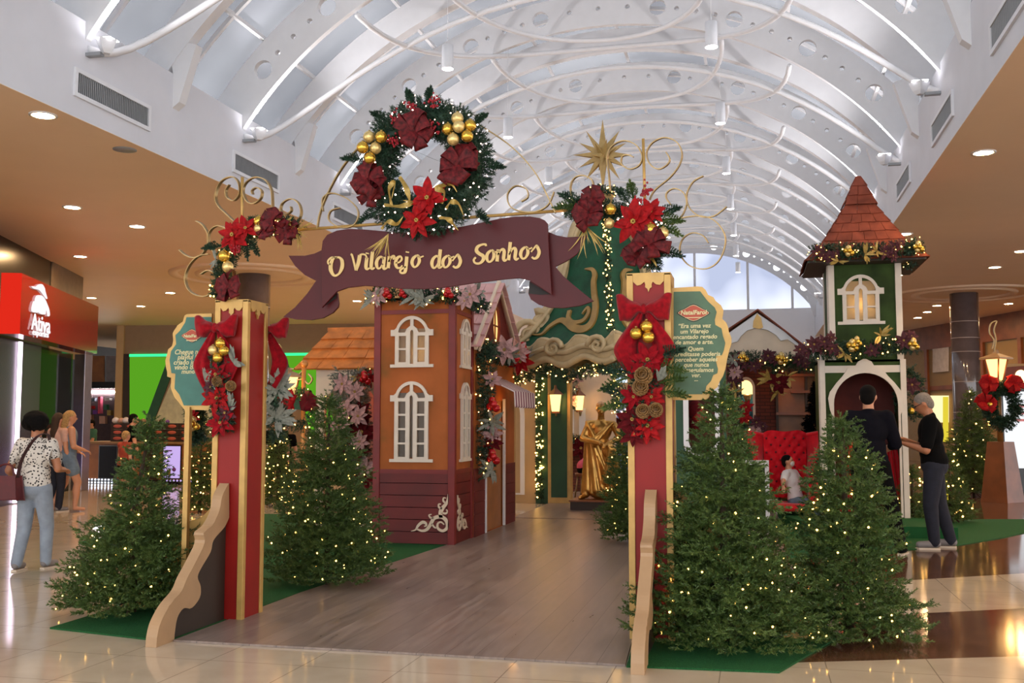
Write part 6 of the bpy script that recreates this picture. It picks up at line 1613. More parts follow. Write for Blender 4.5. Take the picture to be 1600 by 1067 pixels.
MB().box((a, Yg + .5, 0), (b2, Yg + .54, 2.3)).box((a, Yg + .06, 0), (a + .03, Yg + .5, 2.3)).build('inner_wall', mat('booth_inside', (84, 44, 34), .8, var=.3), t)
for i, (x, y, m_) in enumerate(((1085, 640, 'velvet_dark'), (1092, 652, 'red'), (1088, 665, 'velvet_dark'))):
    MB().ball(at(x, y, Yg + .3), .09, 12, sq=(1, .8, 1.3)).build('stuffed_toy', m_, t)
# red drapes and doll shapes in the tower doorway
for i, (x, y, lb) in enumerate(((1328, 668, 'red velvet drape at the left inside the tower doorway'), (1396, 720, 'shiny red gift wrap heap inside the tower doorway by the right jamb'))):
    p = at(x, y, GY + .55)
    t = thing('velvet_drape', lb, 'drape', (p.x, GY + .55, .16))
    mb = MB(); mb.grid(lambda u, v: V((p.x + (u - .5) * (.34 - .14 * v) + .14 * v * (1 if i == 0 else -.3), GY + .55 + .05 * math.sin(u * 18 + v), .16 + (1.25 if i == 0 else .95) * v)), 30, 10); mb.build('cloth', 'throne', t)
# ------------------------------------------------------------------ people
def blob(name, shapes, m, parent, vox=.010, smooth=6):
    """one continuous skin grown over tapered limbs and rounded masses"""
    mb = MB()
    for s in shapes:
        if s[0] == 'c':
            _, a, ra, b, rb = s; a, b = V(a), V(b); d = b - a
            mb.ball(a, ra, 14); mb.ball(b, rb, 14)
            if d.length > 1e-4:
                mb.lathe([(ra, 0), (rb, d.length)], a, 14, ax=d)
        else:
            _, c, r3, rot = (s + (None,))[:4]
            mb.ball(c, 1, 18, sq=r3, rot=rot)
    me = bpy.data.meshes.new(name); me.from_pydata(mb.V, [], mb.F)
    o = bpy.data.objects.new(name, me); COL.objects.link(o)
    r = o.modifiers.new('skin', 'REMESH'); r.mode = 'VOXEL'; r.voxel_size = vox
    if smooth: k = o.modifiers.new('soft', 'SMOOTH'); k.iterations = smooth; k.factor = .5
    dg = bpy.context.evaluated_depsgraph_get(); dg.update(); nm = bpy.data.meshes.new_from_object(o.evaluated_get(dg))
    bpy.data.objects.remove(o); bpy.data.meshes.remove(me)
    nm.name = name; nm.materials.clear(); nm.materials.append(M[m] if isinstance(m, str) else m)
    nm.polygons.foreach_set('use_smooth', [True] * len(nm.polygons))
    return link(name, nm, parent)
def hand(w, e, s, curl_=.6, side=1):
    """palm, four unequal bent fingers and a thumb leaving the side of the palm"""
    w, e = V(w), V(e); d = (w - e).normalized(); up = V((0, 0, 1)) if abs(d.z) < .8 else V((0, 1, 0))
    sd = d.cross(up).normalized(); nn = sd.cross(d)
    R = Matrix((sd, d, nn)).transposed(); c = w + d * .045 * s
    out = [('e', c, (.038 * s, .05 * s, .017 * s), R)]
    for k, L in enumerate((.062, .072, .068, .054)):
        b = c + d * .038 * s + sd * (-.027 + .018 * k) * s; m_ = b + (d * math.cos(curl_ * .5) - nn * math.sin(curl_ * .5)) * L * .55 * s; t = m_ + (d * math.cos(curl_ * 1.4) - nn * math.sin(curl_ * 1.4)) * L * .5 * s
        out += [('c', b, .0095 * s, m_, .009 * s), ('c', m_, .009 * s, t, .0078 * s)]
    b = c - d * .02 * s - sd * side * .03 * s; m_ = b + (d * .6 - sd * side * .7 - nn * .3).normalized() * .035 * s; t = m_ + (d * .9 - sd * side * .2 - nn * .3).normalized() * .03 * s
    return out + [('c', b, .012 * s, m_, .0105 * s), ('c', m_, .0105 * s, t, .009 * s)]
def person(label, loc, h, rz, J=None, skin='skin', hair='hair_black', shirt='navy', trousers='jean_dark', shoe='shoe', sleeve=.6, lean=0, fat=1.0, head_turn=0, nod=0, hairdo='short', shorts=False, shoulder_cut=False, vox=.011, group=None, bare_arms=False):
    s = h / 1.75; LOCAL[0] = True
    t = thing('person', label, 'person', loc, group, rz)
    j = dict(hL=(-.095, 0, .92), hR=(.095, 0, .92), kL=(-.10, .02, .49), kR=(.10, .02, .49), aL=(-.10, -.02, .085), aR=(.10, -.02, .085), tL=(-.12, .13, .035), tR=(.12, .13, .035),
             sL=(-.185, 0, 1.42), sR=(.185, 0, 1.42), eL=(-.25, -.02, 1.13), eR=(.25, -.02, 1.13), wL=(-.26, .06, .88), wR=(.26, .06, .88))
    if J: j.update(J)
    RX = Matrix.Rotation(-lean, 3, 'X'); piv = V((0, 0, .95))
    def U(p): p = V(p); return (piv + RX @ (p - piv)) * s
    P = {}
    for k, v in j.items(): P[k] = U(v) if k[0] in 's' else V(v) * s
    for k in ('eL', 'eR', 'wL', 'wR'): P[k] = V(j[k]) * s
    HR_ = Matrix.Rotation(-head_turn, 3, 'Z') @ Matrix.Rotation(-nod, 3, 'X'); hc0 = V((0, .0, 1.52))
    def Hd(p): p = V(p); return U(hc0 + HR_ @ (p - hc0))
    RH = RX @ HR_
    body = [('e', Hd((0, .005, 1.645)), (.078 * s, .097 * s, .108 * s), RH), ('e', Hd((0, .035, 1.585)), (.057 * s, .062 * s, .062 * s), RH),
            ('c', Hd((0, .098, 1.635)), .011 * s, Hd((0, .118, 1.61)), .015 * s), ('e', Hd((.08, 0, 1.63)), (.012 * s, .02 * s, .032 * s), RH), ('e', Hd((-.08, 0, 1.63)), (.012 * s, .02 * s, .032 * s), RH),
            ('e', Hd((0, .085, 1.583)), (.026 * s, .014 * s, .012 * s), RH), ('e', Hd((0, .075, 1.665)), (.055 * s, .024 * s, .015 * s), RH),
            ('c', U((0, -.015, 1.42)), .062 * s, Hd((0, -.005, 1.57)), .055 * s)]
    f = fat
    torso = [(U((0, 0, 1.29)), (.17 * f, .112 * f, .19)), (U((0, .005, 1.09)), (.15 * f, .112 * f, .18)), (V((0, -.01, .95)) * s, (.165 * f, .122 * f, .13))]
    for c, r in torso: body.append(('e', c, tuple(v * s for v in r), RX))
    body.append(('c', P['sL'], .058 * s, P['sR'], .058 * s))
    for q_ in 'LR':
        body += [('c', P['s' + q_], .056 * s * f, P['e' + q_], .042 * s * f), ('c', P['e' + q_], .042 * s * f, P['w' + q_], .028 * s)]
        body += hand(P['w' + q_], P['e' + q_], s, .7, -1 if q_ == 'L' else 1)
        a, k, hh, tt = P['a' + q_], P['k' + q_], P['h' + q_], P['t' + q_]
        body += [('c', hh, .088 * s * f, k, .058 * s * f), ('c', k, .056 * s * f, k.lerp(a, .35) + V((0, -.012 * s, 0)), .056 * s * f), ('c', k.lerp(a, .35), .054 * s * f, a, .037 * s), ('c', a - V((0, 0, .03 * s)), .036 * s, tt, .028 * s)]
    blob('body', body, skin, t, vox * max(.8, s))
    g = .014 * s
    if shirt:
        sh = [('e', c + (V((0, 0, 0))), tuple(v * s + g for v in r), RX) for c, r in torso[:2]] + [('e', torso[2][0] + V((0, 0, .03 * s)), tuple(v * s + g * 1.1 for v in torso[2][1]), None)]
        if shoulder_cut: sh.append(('c', P['sL'] * .75 + P['sR'] * .25, .055 * s, P['sR'] * .75 + P['sL'] * .25, .055 * s))
        else:
            sh.append(('c', P['sL'], .058 * s + g, P['sR'], .058 * s + g)); sh.append(('c', U((0, -.01, 1.44)), .07 * s, U((0, -.01, 1.475)), .066 * s))
            for q_ in 'LR':
                e = P['s' + q_].lerp(P['e' + q_], min(1, sleeve)); sh.append(('c', P['s' + q_], .062 * s * f + g, e, (.05 * s * f + g)))
                if sleeve > 1: sh.append(('c', P['e' + q_], .044 * s + g, P['e' + q_].lerp(P['w' + q_], sleeve - 1), .034 * s + g))
        blob('shirt', sh, shirt, t, vox * max(.8, s), 5)
    if trousers:
        tr = [('e', torso[2][0] - V((0, 0, .02 * s)), tuple(v * s + g * .9 for v in torso[2][1]), None)]
        for q_ in 'LR':
            a, k, hh = P['a' + q_], P['k' + q_], P['h' + q_]
            if shorts: tr.append(('c', hh, .095 * s * f + g, hh.lerp(k, .5), .088 * s * f + g))
            else: tr += [('c', hh, .09 * s * f + g, k, .062 * s * f + g), ('c', k, .062 * s * f + g, a + V((0, 0, .0)), .048 * s + g)]
        blob('shorts' if shorts else 'trousers', tr, trousers, t, vox * max(.8, s), 4)
    if shoe:
        for q_ in 'LR':
            a, tt = P['a' + q_], P['t' + q_]; d = (tt - a); d.z = 0; d.normalize(); zz = min(a.z, tt.z)
            blob('shoe', [('c', a - V((0, 0, .02 * s)) - d * .025 * s, .043 * s, tt + V((0, 0, .012 * s)), .038 * s), ('c', a - d * .02 * s, .04 * s, a + V((0, 0, .02 * s)), .04 * s)], shoe, t, .008, 3)
            m = MB(); pr = [(-.055, -.03), (.02, -.036), (.17, -.045), (.205, 0), (.17, .045), (.02, .036), (-.055, .03)]
            sd = V((-d.y, d.x, 0)); base = V((a.x, a.y, max(0.0, a.z - .085 * s)))
            m.plate([[(x * s, y * s) for x, y in pr]], Fr(base, d, sd), 0, .02 * s); m.build('sole', 'sole', t)
    if hairdo:
        if hairdo == 'afro': hs = [('e', Hd((0, -.03, 1.70)), (.135 * s, .125 * s, .105 * s), RH), ('e', Hd((.05, -.05, 1.66)), (.09 * s, .09 * s, .08 * s), RH), ('e', Hd((-.06, -.05, 1.66)), (.09 * s, .09 * s, .085 * s), RH)]
        else: hs = [('e', Hd((0, -.012, 1.672)), (.087 * s, .100 * s, .092 * s), RH), ('e', Hd((0, -.05, 1.625)), (.078 * s, .062 * s, .085 * s), RH)]
        if hairdo == 'afro':
            rg = random.Random(3)
            for k in range(170):
                d = V((rg.gauss(0, 1), rg.gauss(0, 1), rg.gauss(0, 1) + .35)).normalized(); hs.append(('e', Hd((d.x * .128, -.03 + d.y * .118, 1.685 + d.z * .105)), (.022 * s,) * 3, None))
        if hairdo == 'long': hs += [('c', Hd((0, -.06, 1.66)), .07 * s, U((.0, -.09, 1.40)), .065 * s), ('c', U((0, -.09, 1.42)), .07 * s, U((.02, -.115, 1.20)), .035 * s)]
        blob('hair', hs, hair, t, .010, 2)
    m = MB()
    for sg in (-1, 1): m.ball(Hd((sg * .032, .091, 1.645)), .009 * s, 8)
    m.build('eyes', 'phone', t)
    LOCAL[0] = False
    return t, P, Hd, s, RH
# woman with spotted blouse, walking away
p = atz(50, 890, 0)
t, P, Hd, s, RH = person('woman in spotted blouse and pale jeans walking away with a maroon handbag', (p.x, p.y, 0), 1.52, .05, dict(kL=(-.10, -.02, .49), aL=(-.10, -.14, .085), tL=(-.12, 0, .04), aR=(.10, .10, .085), tR=(.12, .25, .04), kR=(.10, .10, .49), eL=(-.30, -.06, 1.12), wL=(-.34, .12, 1.02), eR=(.27, .02, 1.14), wR=(.22, .22, 1.12)), 'skin_tan', 'hair_black', 'leopard', 'jean', 'shoe', .45, 0, 1.06, hairdo='afro')
LOCAL[0] = True
for sg in (-1, 1):
    mb = MB(); mb.grid(lambda u, v: V((sg * (.15 + .10 * v), .10 * math.cos(u * 2 * PI) * (1 + .25 * v), 1.36 - .10 * v + .08 * math.sin(u * 2 * PI) * (1 + .5 * v) + .012 * math.sin(u * 40) * v)) * s, 40, 6, wrapu=True); mb.build('sleeve_ruffle', 'leopard', t)
LOCAL[0] = False
o = p
t = thing('handbag', 'maroon leather handbag hanging at the hip of the woman in spotted blouse', 'handbag', (o.x - .17, o.y - .2, .70))
bc = V((o.x - .17, o.y - .20, .70))
MB().plate([[(-.20, 0), (.17, 0), (.13, .22), (-.13, .22)]], Fr(bc), -.05, .05).build('body', 'leather', t, .012)
MB().tube(spl([bc + V((-.10, 0, .2)), bc + V((-.08, 0, .32)), bc + V((.05, 0, .33)), bc + V((.09, 0, .2))], 6), .010, 8).build('handle', 'leather', t)
MB().bar(spl([bc + V((.12, .0, .20)), bc + V((.22, -.06, .40)), bc + V((.34, -.06, .58)), bc + V((.38, .02, .64)), bc + V((.36, .14, .60)), bc + V((.24, .26, .40)), bc + V((.10, .1, .2))], 6), .035, .006, (.4, 1, .0)).build('shoulder_strap', 'strap', t)
# blond woman in denim
p = atz(103, 799, 0)
person('blond long-haired woman in sleeveless denim top and shorts walking by the silver post', (p.x, p.y, 0), 1.64, -.75, dict(kR=(.10, .16, .50), aR=(.10, .12, .085), tR=(.12, .27, .04), kL=(-.10, -.02, .49), aL=(-.10, -.22, .09), tL=(-.12, -.08, .04), eR=(.25, .04, 1.13), wR=(.18, .24, 1.06), eL=(-.25, .02, 1.13), wL=(-.18, .22, 1.02)), 'skin', 'hair_blond', 'denim', 'denim', None, .2, .03, 1.15, hairdo='long', shorts=True, shoulder_cut=True, vox=.013)
p = atz(76, 802, 0)
person('person in pale rose top walking beside the blond woman, mostly hidden behind the afro-haired woman', (p.x - .1, p.y + .3, 0), 1.6, -.3, None, 'skin', 'hair_brown', 'rosecloth', 'jean_dark', 'shoe', .5, 0, 1.0, hairdo='long', vox=.015)
# kiosk worker, man in black, child
p = at(145, 700, 22.6)
t, P, Hd, s, RH = person('kiosk worker in green shirt and white face mask leaning at the counter', (p.x, 22.6, 0), 1.52, PI - .5, dict(eL=(-.25, .14, 1.15), wL=(-.12, .34, 1.10), eR=(.25, .14, 1.15), wR=(.12, .34, 1.10)), 'skin', 'hair_black', 'greencloth', 'jean_dark', None, .6, .1, 1.0, vox=.016)
LOCAL[0] = True; blob('face_mask', [('e', Hd((0, .062, 1.592)), (.058 * s, .05 * s, .05 * s), RH)], 'mask', t, .012, 2); LOCAL[0] = False
p = atz(188, 778, 0)
person('person in black bending beside the counter with dark screens', (p.x - .25, p.y + .6, 0), 1.62, -.9, dict(eR=(.25, .10, 1.12), wR=(.22, .2, .86)), 'skin', 'hair_black', 'blackcloth', 'jean_dark', 'shoe', .5, .12, 1.0, vox=.016)
p = atz(180, 790, 0)
person('child in rust-red vest with cropped fair hair beside the counter', (p.x + .15, p.y, 0), 1.30, -.35, dict(eL=(-.27, .06, 1.13), wL=(-.30, .22, .92), aL=(-.10, -.12, .085), kL=(-.10, .05, .49), tL=(-.12, .02, .04)), 'skin', 'hair_blond', 'orangecloth', 'blackcloth', 'shoe', .1, .05, 1.0, shorts=True, vox=.014)
p = at(431, 700, 17.5)
person('person in black t-shirt standing behind the dark lit fir, arms at the sides', (p.x, 17.5, 0), 1.52, PI + .4, None, 'skin', 'hair_black', 'blackcloth', 'jean_dark', 'shoe', .6, 0, 1.0, vox=.015)
p = at(445, 700, 18.4)
person('person in dark top half hidden behind the one in black t-shirt', (p.x, 18.4, 0), 1.44, PI + .4, None, 'skin', 'hair_brown', 'blackcloth', 'jean_dark', 'shoe', .6, 0, 1.0, vox=.015)
# man in black from behind
p = atz(1371, 866, 0)
person('tall man in dark sweater and black trousers seen from behind before the tower door', (p.x - .05, p.y + .05, 0), 1.86, .12, dict(kR=(.21, .03, .50), aR=(.27, -.10, .085), tR=(.33, .03, .035), hR=(.10, 0, .92), kL=(-.05, .10, .50), aL=(-.06, .10, .085), tL=(-.06, .26, .035), eL=(-.29, .08, 1.14), wL=(-.10, .26, 1.20), eR=(.28, .05, 1.14), wR=(.17, .24, 1.04)), 'skin', 'hair_black', 'navy', 'blackcloth', 'blackcloth', 1.25, 0, 1.08, .35, .12, vox=.011)
# grey-haired man with phone
p = atz(1463, 857, 0)
t, P, Hd, s, RH = person('grey-haired man in black polo and dark jeans looking down at a phone', (p.x, p.y, 0), 1.80, PI / 2 - .12, dict(kL=(-.11, .05, .49), aL=(-.12, .02, .085), tL=(-.14, .18, .04), kR=(.10, -.05, .49), aR=(.12, -.16, .085), tR=(.14, .0, .04), eL=(-.25, .08, 1.10), wL=(-.10, .30, 1.17), eR=(.25, .10, 1.12), wR=(.08, .32, 1.22)), 'skin_tan', 'hair_grey', 'blackcloth', 'jean_dark', 'shoe', .8, .06, 1.12, 0, .42)
LOCAL[0] = True
m = MB(); m.tube([Hd((-.085, .0, 1.645)), Hd((-.06, .10, 1.645)), Hd((0, .115, 1.645)), Hd((.06, .10, 1.645)), Hd((.085, 0, 1.645))], .004, 6)
for sg in (-1, 1): m.lathe([(.022, 0), (.022, .003)], Hd((sg * .034, .106, 1.64)), 12, ax=RH @ V((0, 1, 0)))
m.build('glasses', 'phone', t); LOCAL[0] = False
mw = Matrix.Rotation(PI / 2 - .12, 4, 'Z'); hp = V((p.x, p.y, 0)) + mw.to_3x3() @ ((P['wL'] + P['wR']) / 2 + V((0, .10, .02)))
t = thing('smartphone', 'dark smartphone held in the hands of the grey-haired man', 'phone', hp)
fr = Fr(hp, (0, 1, 0), (.5, 0, .87)); MB().plate([rrect(-.037, .037, -.075, .075, .01, 4)], fr, -.004, .004).build('case', 'phone', t); MB().plate([rrect(-.033, .033, -.068, .068, .004, 3)], fr, .0042, .0048).build('screen', 'screen_white', t)
# child on the throne
t, P, Hd, s, RH = person('child in white t-shirt and face mask slouching sideways on the red throne', (tc.x + .13, THY - .06, -.41), 1.40, -2.0,
    dict(kL=(-.12, .38, .90), kR=(.12, .38, .90), aL=(-.12, .44, .52), aR=(.12, .44, .52), tL=(-.13, .56, .48), tR=(.13, .56, .48), eL=(-.30, -.02, 1.20), wL=(-.34, .20, 1.16), eR=(.42, -.06, 1.28), wR=(.60, .02, 1.20)), 'skin', 'hair_black', 'whitecloth', 'denim', 'shoe', .65, -.22, 1.0, -.2, .05, vox=.011)
LOCAL[0] = True; blob('face_mask', [('e', Hd((0, .062, 1.592)), (.060 * s, .055 * s, .055 * s), RH)], 'mask', t, .009, 2); LOCAL[0] = False
# seated visitor in pink behind the statue
p = at(912, 720, 19.6)
person('person in pink top bending over a table behind the gold statue', (p.x, 19.6, -.30), 1.62, -1.2, dict(kL=(-.12, .42, .90), kR=(.12, .42, .90), aL=(-.12, .40, .45), aR=(.12, .40, .45), tL=(-.13, .54, .40), tR=(.13, .54, .40), eL=(-.25, .25, 1.12), wL=(-.10, .42, 1.02), eR=(.25, .25, 1.12), wR=(.10, .42, 1.02)), 'skin', 'hair_black', 'pinkcloth', 'blackcloth', 'shoe', 1.3, .55, 1.0, vox=.015)
t = thing('stool', 'dark stool under the visitor in pink', 'stool', (p.x, 19.6, .02))
MB().lathe([(.17, .44), (.17, .48), (.001, .485)], (p.x, 19.6, .0), 16).build('seat', 'wooddark', t)
for k in range(4):
    a = k * PI / 2 + .5; MB().tube([(p.x + .12 * math.cos(a), 19.6 + .12 * math.sin(a), .44), (p.x + .18 * math.cos(a), 19.6 + .18 * math.sin(a), .02)], .014, 6).build('leg', 'iron', t)
# gold statue of a robed man, one foot up, arms resting on the raised knee
LOCAL[0] = True
t = thing('statue', 'gold statue of a robed man with forearms crossed on his raised knee', 'statue', (STX, STY, .18))
def E_(c, r, rot=None): return ('e', V(c), r, rot)
def C_(a, ra, b, rb): return ('c', V(a), ra, V(b), rb)
b = [E_((.01, -.06, 1.50), (.078, .09, .108)), E_((.01, -.10, 1.44), (.055, .06, .055)), C_((.01, -.155, 1.49), .010, (.01, -.172, 1.465), .014), E_((.09, -.05, 1.49), (.012, .02, .03)), E_((-.07, -.05, 1.49), (.012, .02, .03)), E_((.01, -.135, 1.515), (.055, .022, .014)), E_((.01, -.145, 1.425), (.025, .014, .009)),
     C_((0, 0, 1.28), .062, (.01, -.04, 1.42), .055), E_((0, .0, 1.14), (.185, .12, .19)), E_((-.02, .03, .92), (.16, .12, .18)), E_((-.02, .05, .76), (.17, .14, .15)), C_((-.19, 0, 1.25), .066, (.20, 0, 1.24), .066)]
b += [C_((-.20, 0, 1.24), .066, (-.30, -.08, 1.0), .056), C_((-.30, -.08, 1.0), .056, (.02, -.30, .94), .038), C_((.21, 0, 1.23), .066, (.33, -.10, 1.02), .056), C_((.33, -.10, 1.02), .054, (.16, -.34, .92), .038)]
b += hand((.02, -.30, .94), (-.30, -.08, 1.0), 1.05, .8, -1) + hand((.16, -.34, .92), (.33, -.10, 1.02), 1.05, .9, 1)
b += [C_((.10, .02, .78), .11, (.20, -.34, .84), .085), C_((.20, -.34, .84), .08, (.22, -.24, .36), .055), C_((.22, -.24, .36), .05, (.26, -.40, .30), .035), C_((-.12, .06, .76), .11, (-.20, .02, .40), .09), C_((-.20, .02, .40), .09, (-.26, -.02, .08), .07), C_((-.26, -.02, .05), .045, (-.33, -.20, .03), .032)]
b += [E_((.24, -.20, .14), (.20, .20, .16)), E_((.02, .04, .10), (.24, .18, .12))]   # rock under the raised foot
# robe: mantle over the shoulder, hanging folds
for k in range(9):
    f = k / 8; b.append(C_((-.24 + .10 * f, -.02 - .12 * f, 1.28 - .02 * k), .026, (-.30 + .62 * f, .0 - .1 * math.sin(f * 3), .10 + .05 * (k % 2)), .045 + .02 * (k % 2)))
b += [C_((.20, -.08, 1.26), .03, (-.14, -.14, .96), .034), C_((.16, -.10, 1.22), .03, (-.10, -.15, .90), .034), C_((.12, -.30, .90), .03, (.36, -.20, .40), .05), C_((.20, -.40, .86), .03, (.10, -.30, .30), .045), C_((.28, -.34, .84), .028, (.36, -.24, .22), .045), C_((-.05, -.2, .7), .03, (.05, -.26, .2), .05), C_((.33, -.1, 1.0), .04, (.42, -.05, .55), .03)]
blob('figure', b, 'bronze', t, .011, 4)
blob('hair', [E_((.01, -.045, 1.55), (.086, .092, .075)), E_((.01, .0, 1.51), (.08, .06, .08))], mat('statue_hair', (206, 160, 112), .35, .7, var=.2, scale=30), t, .010, 2)
LOCAL[0] = False
# ------------------------------------------------------------------ shops left and right
class VP:
    """vertical plane through two floor points, addressed by photo pixels (x, -y)"""
    def __init__(s, p, q):
        s.p = V((p[0], p[1], 0)); d = V((q[0] - p[0], q[1] - p[1], 0)).normalized(); s.d = d; s.n = V((d.y, -d.x, 0))
    def __call__(s, a, b, c=0):
        r = ray(a, -b); k = (s.p - V((EYE.x, EYE.y, 0))).dot(s.n) / V((r.x, r.y, 0)).dot(s.n); return EYE + r * k + s.n * c
S0, S1 = V((-11.88, 14.66, 0)), V((-13.74, 19.35, 0)); sd = (S1 - S0).normalized(); sn = V((sd.y, -sd.x, 0))
def SF(off=0): return Fr(S0 + sn * off, sd)
Ls = (S1 - S0).length
t = thing('shop_sign', 'long red box sign lettered Ativa esportes with a white bird emblem', 'sign', S0 + sd * Ls / 2 + V((0, 0, 2.92)))
f = SF(-.02)
MB().fbox(f, 0, Ls, 2.92, 3.94, -.32, 0).build('box', 'redgloss', t)
MB().fbox(f, -.02, -.001, 2.92, 3.94, -.32, .0).build('lit_end', 'redside', t)
sp_ = VP(S0 + sn * .0, S1 + sn * .0)
EMB = [[(50, 447), (56, 448), (60, 445), (65, 444), (69, 450), (70, 455), (72, 462), (73, 467), (68, 460), (62, 453), (54, 451)],
       [(57, 463), (61, 461), (66, 463), (70, 468), (73, 475), (76, 483), (77, 492), (75, 494), (74, 487), (71, 482), (70, 491), (62, 489), (56, 480), (55, 470)],
       [(52, 473), (54, 471), (55, 480), (60, 488), (50, 486)]]
for E_l in EMB: MB().plate([pxl(spl2(E_l, 3, True))], sp_, -.012, .012).build('emblem', 'whitesign', t)
def sign_text(tx, x0, y0, x1, y1, hh):
    a, b = sp_(x0, -y0, .003), sp_(x1, -y1, .003); w = (b - a).length
    o = text('lettering', tx, 1.0, Fr((0, 0, 0), (1, 0, 0), (0, 1, 0)), 'whitesign', t, .01, 'LEFT', off=.012)
    xs = [v.co.x for v in o.data.vertices]; k = w / (max(xs) - min(xs)); fr = Fr(a, b - a)
    for v in o.data.vertices: v.co = fr((v.co.x - min(xs)) * k, v.co.y * hh, .012 if v.co.z > .005 else .0)
sign_text('Ativa', 48, 514, 77.5, 521, .40); sign_text('esportes', 50, 522.5, 75, 527.5, .15)
sw_ = SF(-1.2)
struct(MB().fbox(sw_, -9, 6.2, 2.95, ZS, -.2, 0).build('wall_shop_fascia', 'black'))
W1 = VP(sw_(0, 0), sw_(1, 0)); a80 = (W1(80, -430) - sw_(0, 0)); 
struct(MB().fbox(sw_, a80.dot(sd), 8.2, 2.95, ZS, .001, .03).build('wall_shop_panel', mat('brown_grey_panel', (126, 108, 88), .5)))
# silver post, black portal with white light line, glass front
pc = atz(124, 766, 0)
t = thing('steel_post', 'brushed steel square post lit violet under the end of the red sign', 'post', pc)
MB().box((pc.x - .13, pc.y - .13, 0), (pc.x + .13, pc.y + .13, 2.92)).build('shaft', 'steel', t, .01)
lamp('violet_wash', 'SPOT', (pc.x + .9, pc.y - 1.3, .15), 40, (170, 140, 255), t, .1, math.radians(50), (pc.x, pc.y, 1.1))
t = thing('shop_portal', 'black shop portal with a vertical white light line under the red sign', 'portal', S0)
f2 = SF(-.5)
c = VP((S0 + sn * -.44)[:2], (S1 + sn * -.44)[:2])(33, -600); sL = (V((c.x, c.y, 0)) - S0).dot(sd)
MB().fbox(f2, sL - 3, sL - .07, 0, 2.92, -.12, 0).build('black_pier', 'black', t)
MB().fbox(f2, sL + .07, sL + 1.3, 0, 2.92, -.14, 0).build('black_pier', 'black', t)
MB().fbox(SF(-.5), sL - .05, sL + .05, .02, 2.9, .0, .05).build('light_line', 'led', t)
MB().fbox(SF(-.55), sL + 1.3, Ls + .1, 0, 2.92, 0, .012).build('shop_glass', 'shopglass', t)
struct(MB().fbox(SF(-3.6), -9, Ls, 0, 3.0, -.1, 0).build('wall_shop_inner', mat('pink_beige_wall', (176, 140, 116), .6)))
struct(MB().fbox(SF(-3.6), -9, Ls, 2.95, 3.0, 0, 2.6).build('ceiling_shop', 'black'))
struct(MB().box((-30, 6, 0), (-29.8, 52, ZS)).build('wall_left_far', 'dark'))
rng = random.Random(7)
t = thing('mirrored_shelf', 'shop shelves with colourful goods behind the dark glass', 'shelf', SF(-3.2)(2.8, 0))  # shelves and boxes stand in for the shop mirrored in the glass
for k in range(4): MB().fbox(SF(-3.5), 1.6, 4.6, .5 + k * .5, .53 + k * .5, 0, .4).build('shelf_board', 'wooddark', t)
cols = ['redgloss', 'jean_dark', 'denim', 'orangecloth', 'navy', 'whitecloth']
for k in range(4):
    for i in range(7):
        a = 1.7 + i * .41; w = .30; hgt = rng.uniform(.2, .38)
        o = MB().fbox(SF(-3.45), a, a + w, .535 + k * .5, .535 + k * .5 + hgt, 0, .3).build('mirrored_box', cols[rng.randrange(6)])
        tag(o, 'box of goods on the shop shelves behind the dark glass', 'box', 'goods on the shop shelves')
t = thing('mirrored_green_panel', 'tall dark green lit display inside the sports shop', 'display', SF(-3)(1.1, 0))  # panel and its light line imitate green mirrored in the glass
MB().fbox(SF(-2.6), .75, 1.3, 0, 2.5, 0, .1).build('panel', 'darkgreen', t); MB().fbox(SF(-2.5), .75, 1.3, 2.5, 2.55, 0, .1).build('light_line', 'tealled', t)
# beige wall with green shop front, opening with far shop
BW = VP((bl0.x, bl0.y), (bl1.x, bl1.y)); dB = BW.d
def bpt(x): q_ = BW(x, -600); return V((q_.x, q_.y, 0))
A_, B_ = bpt(184), bpt(640); fA = Fr(A_, dB)
struct(MB().fbox(fA, 0, (B_ - A_).length, 0, ZS, -.2, 0).build('wall_aisle_back', mat('taupe_wall', (150, 124, 96), .6, var=.04)))
struct(MB().fbox(fA, -.05, .22, 0, ZS, .0, .10).build('trim_wall_post', 'beige'))
C_2 = bpt(60); fC = Fr(C_2 - BW.n * 7, dB)
struct(MB().fbox(fC, 0, 14, 0, ZS + .2, -.1, 0).build('wall_far_shop', mat('pale_blue_wall', (150, 150, 160), .6)))
t = thing('lit_storefront', 'green lit shop front with diagonal dark band and white triangle behind the counter', 'shop front', bpt(260))
def pp_(L, m, name, c0=.0, c1=.03): MB().plate([pxl(L)], BW, c0, c1).build(name, m, t)
pp_([(193, 553), (203, 553), (203, 700), (193, 700)], 'brownboard', 'pillar', .0, .06)
pp_([(203, 558), (264, 558), (222, 672), (203, 690)], 'greenlit', 'green_panel', .001, .02)
pp_([(264, 558), (279, 558), (236, 672), (222, 672)], 'darkgreen', 'diagonal_band', .001, .05)
pp_([(279, 572), (345, 572), (345, 672), (236, 672)], mat('cream_panel', (206, 204, 168), .5), 'white_triangle', .001, .03)
pp_([(203, 553.5), (345, 552), (345, 556), (203, 557.5)], 'tealled', 'light_line', .02, .06)
pp_([(425, 556), (447, 556), (474, 640), (425, 640)], mat('teal_dark', (40, 106, 92), .5), 'diagonal_band', .001, .05)
pp_([(447, 556), (520, 556), (520, 680), (487, 680)], 'greenlit', 'green_panel', .001, .03)
pp_([(425, 552), (520, 551), (520, 555), (425, 556)], 'tealled', 'light_line', .02, .06)
FS = VP((C_2 - BW.n * 3)[:2], (C_2 - BW.n * 3 + dB)[:2])
t = thing('far_shop', 'small lit shop with wood panels and a black fascia left of the green front', 'shop front', FS(160, -650))
def fs_(L, m, name, c0=.0, c1=.05): MB().plate([pxl(L)], FS, c0, c1).build(name, m, t)
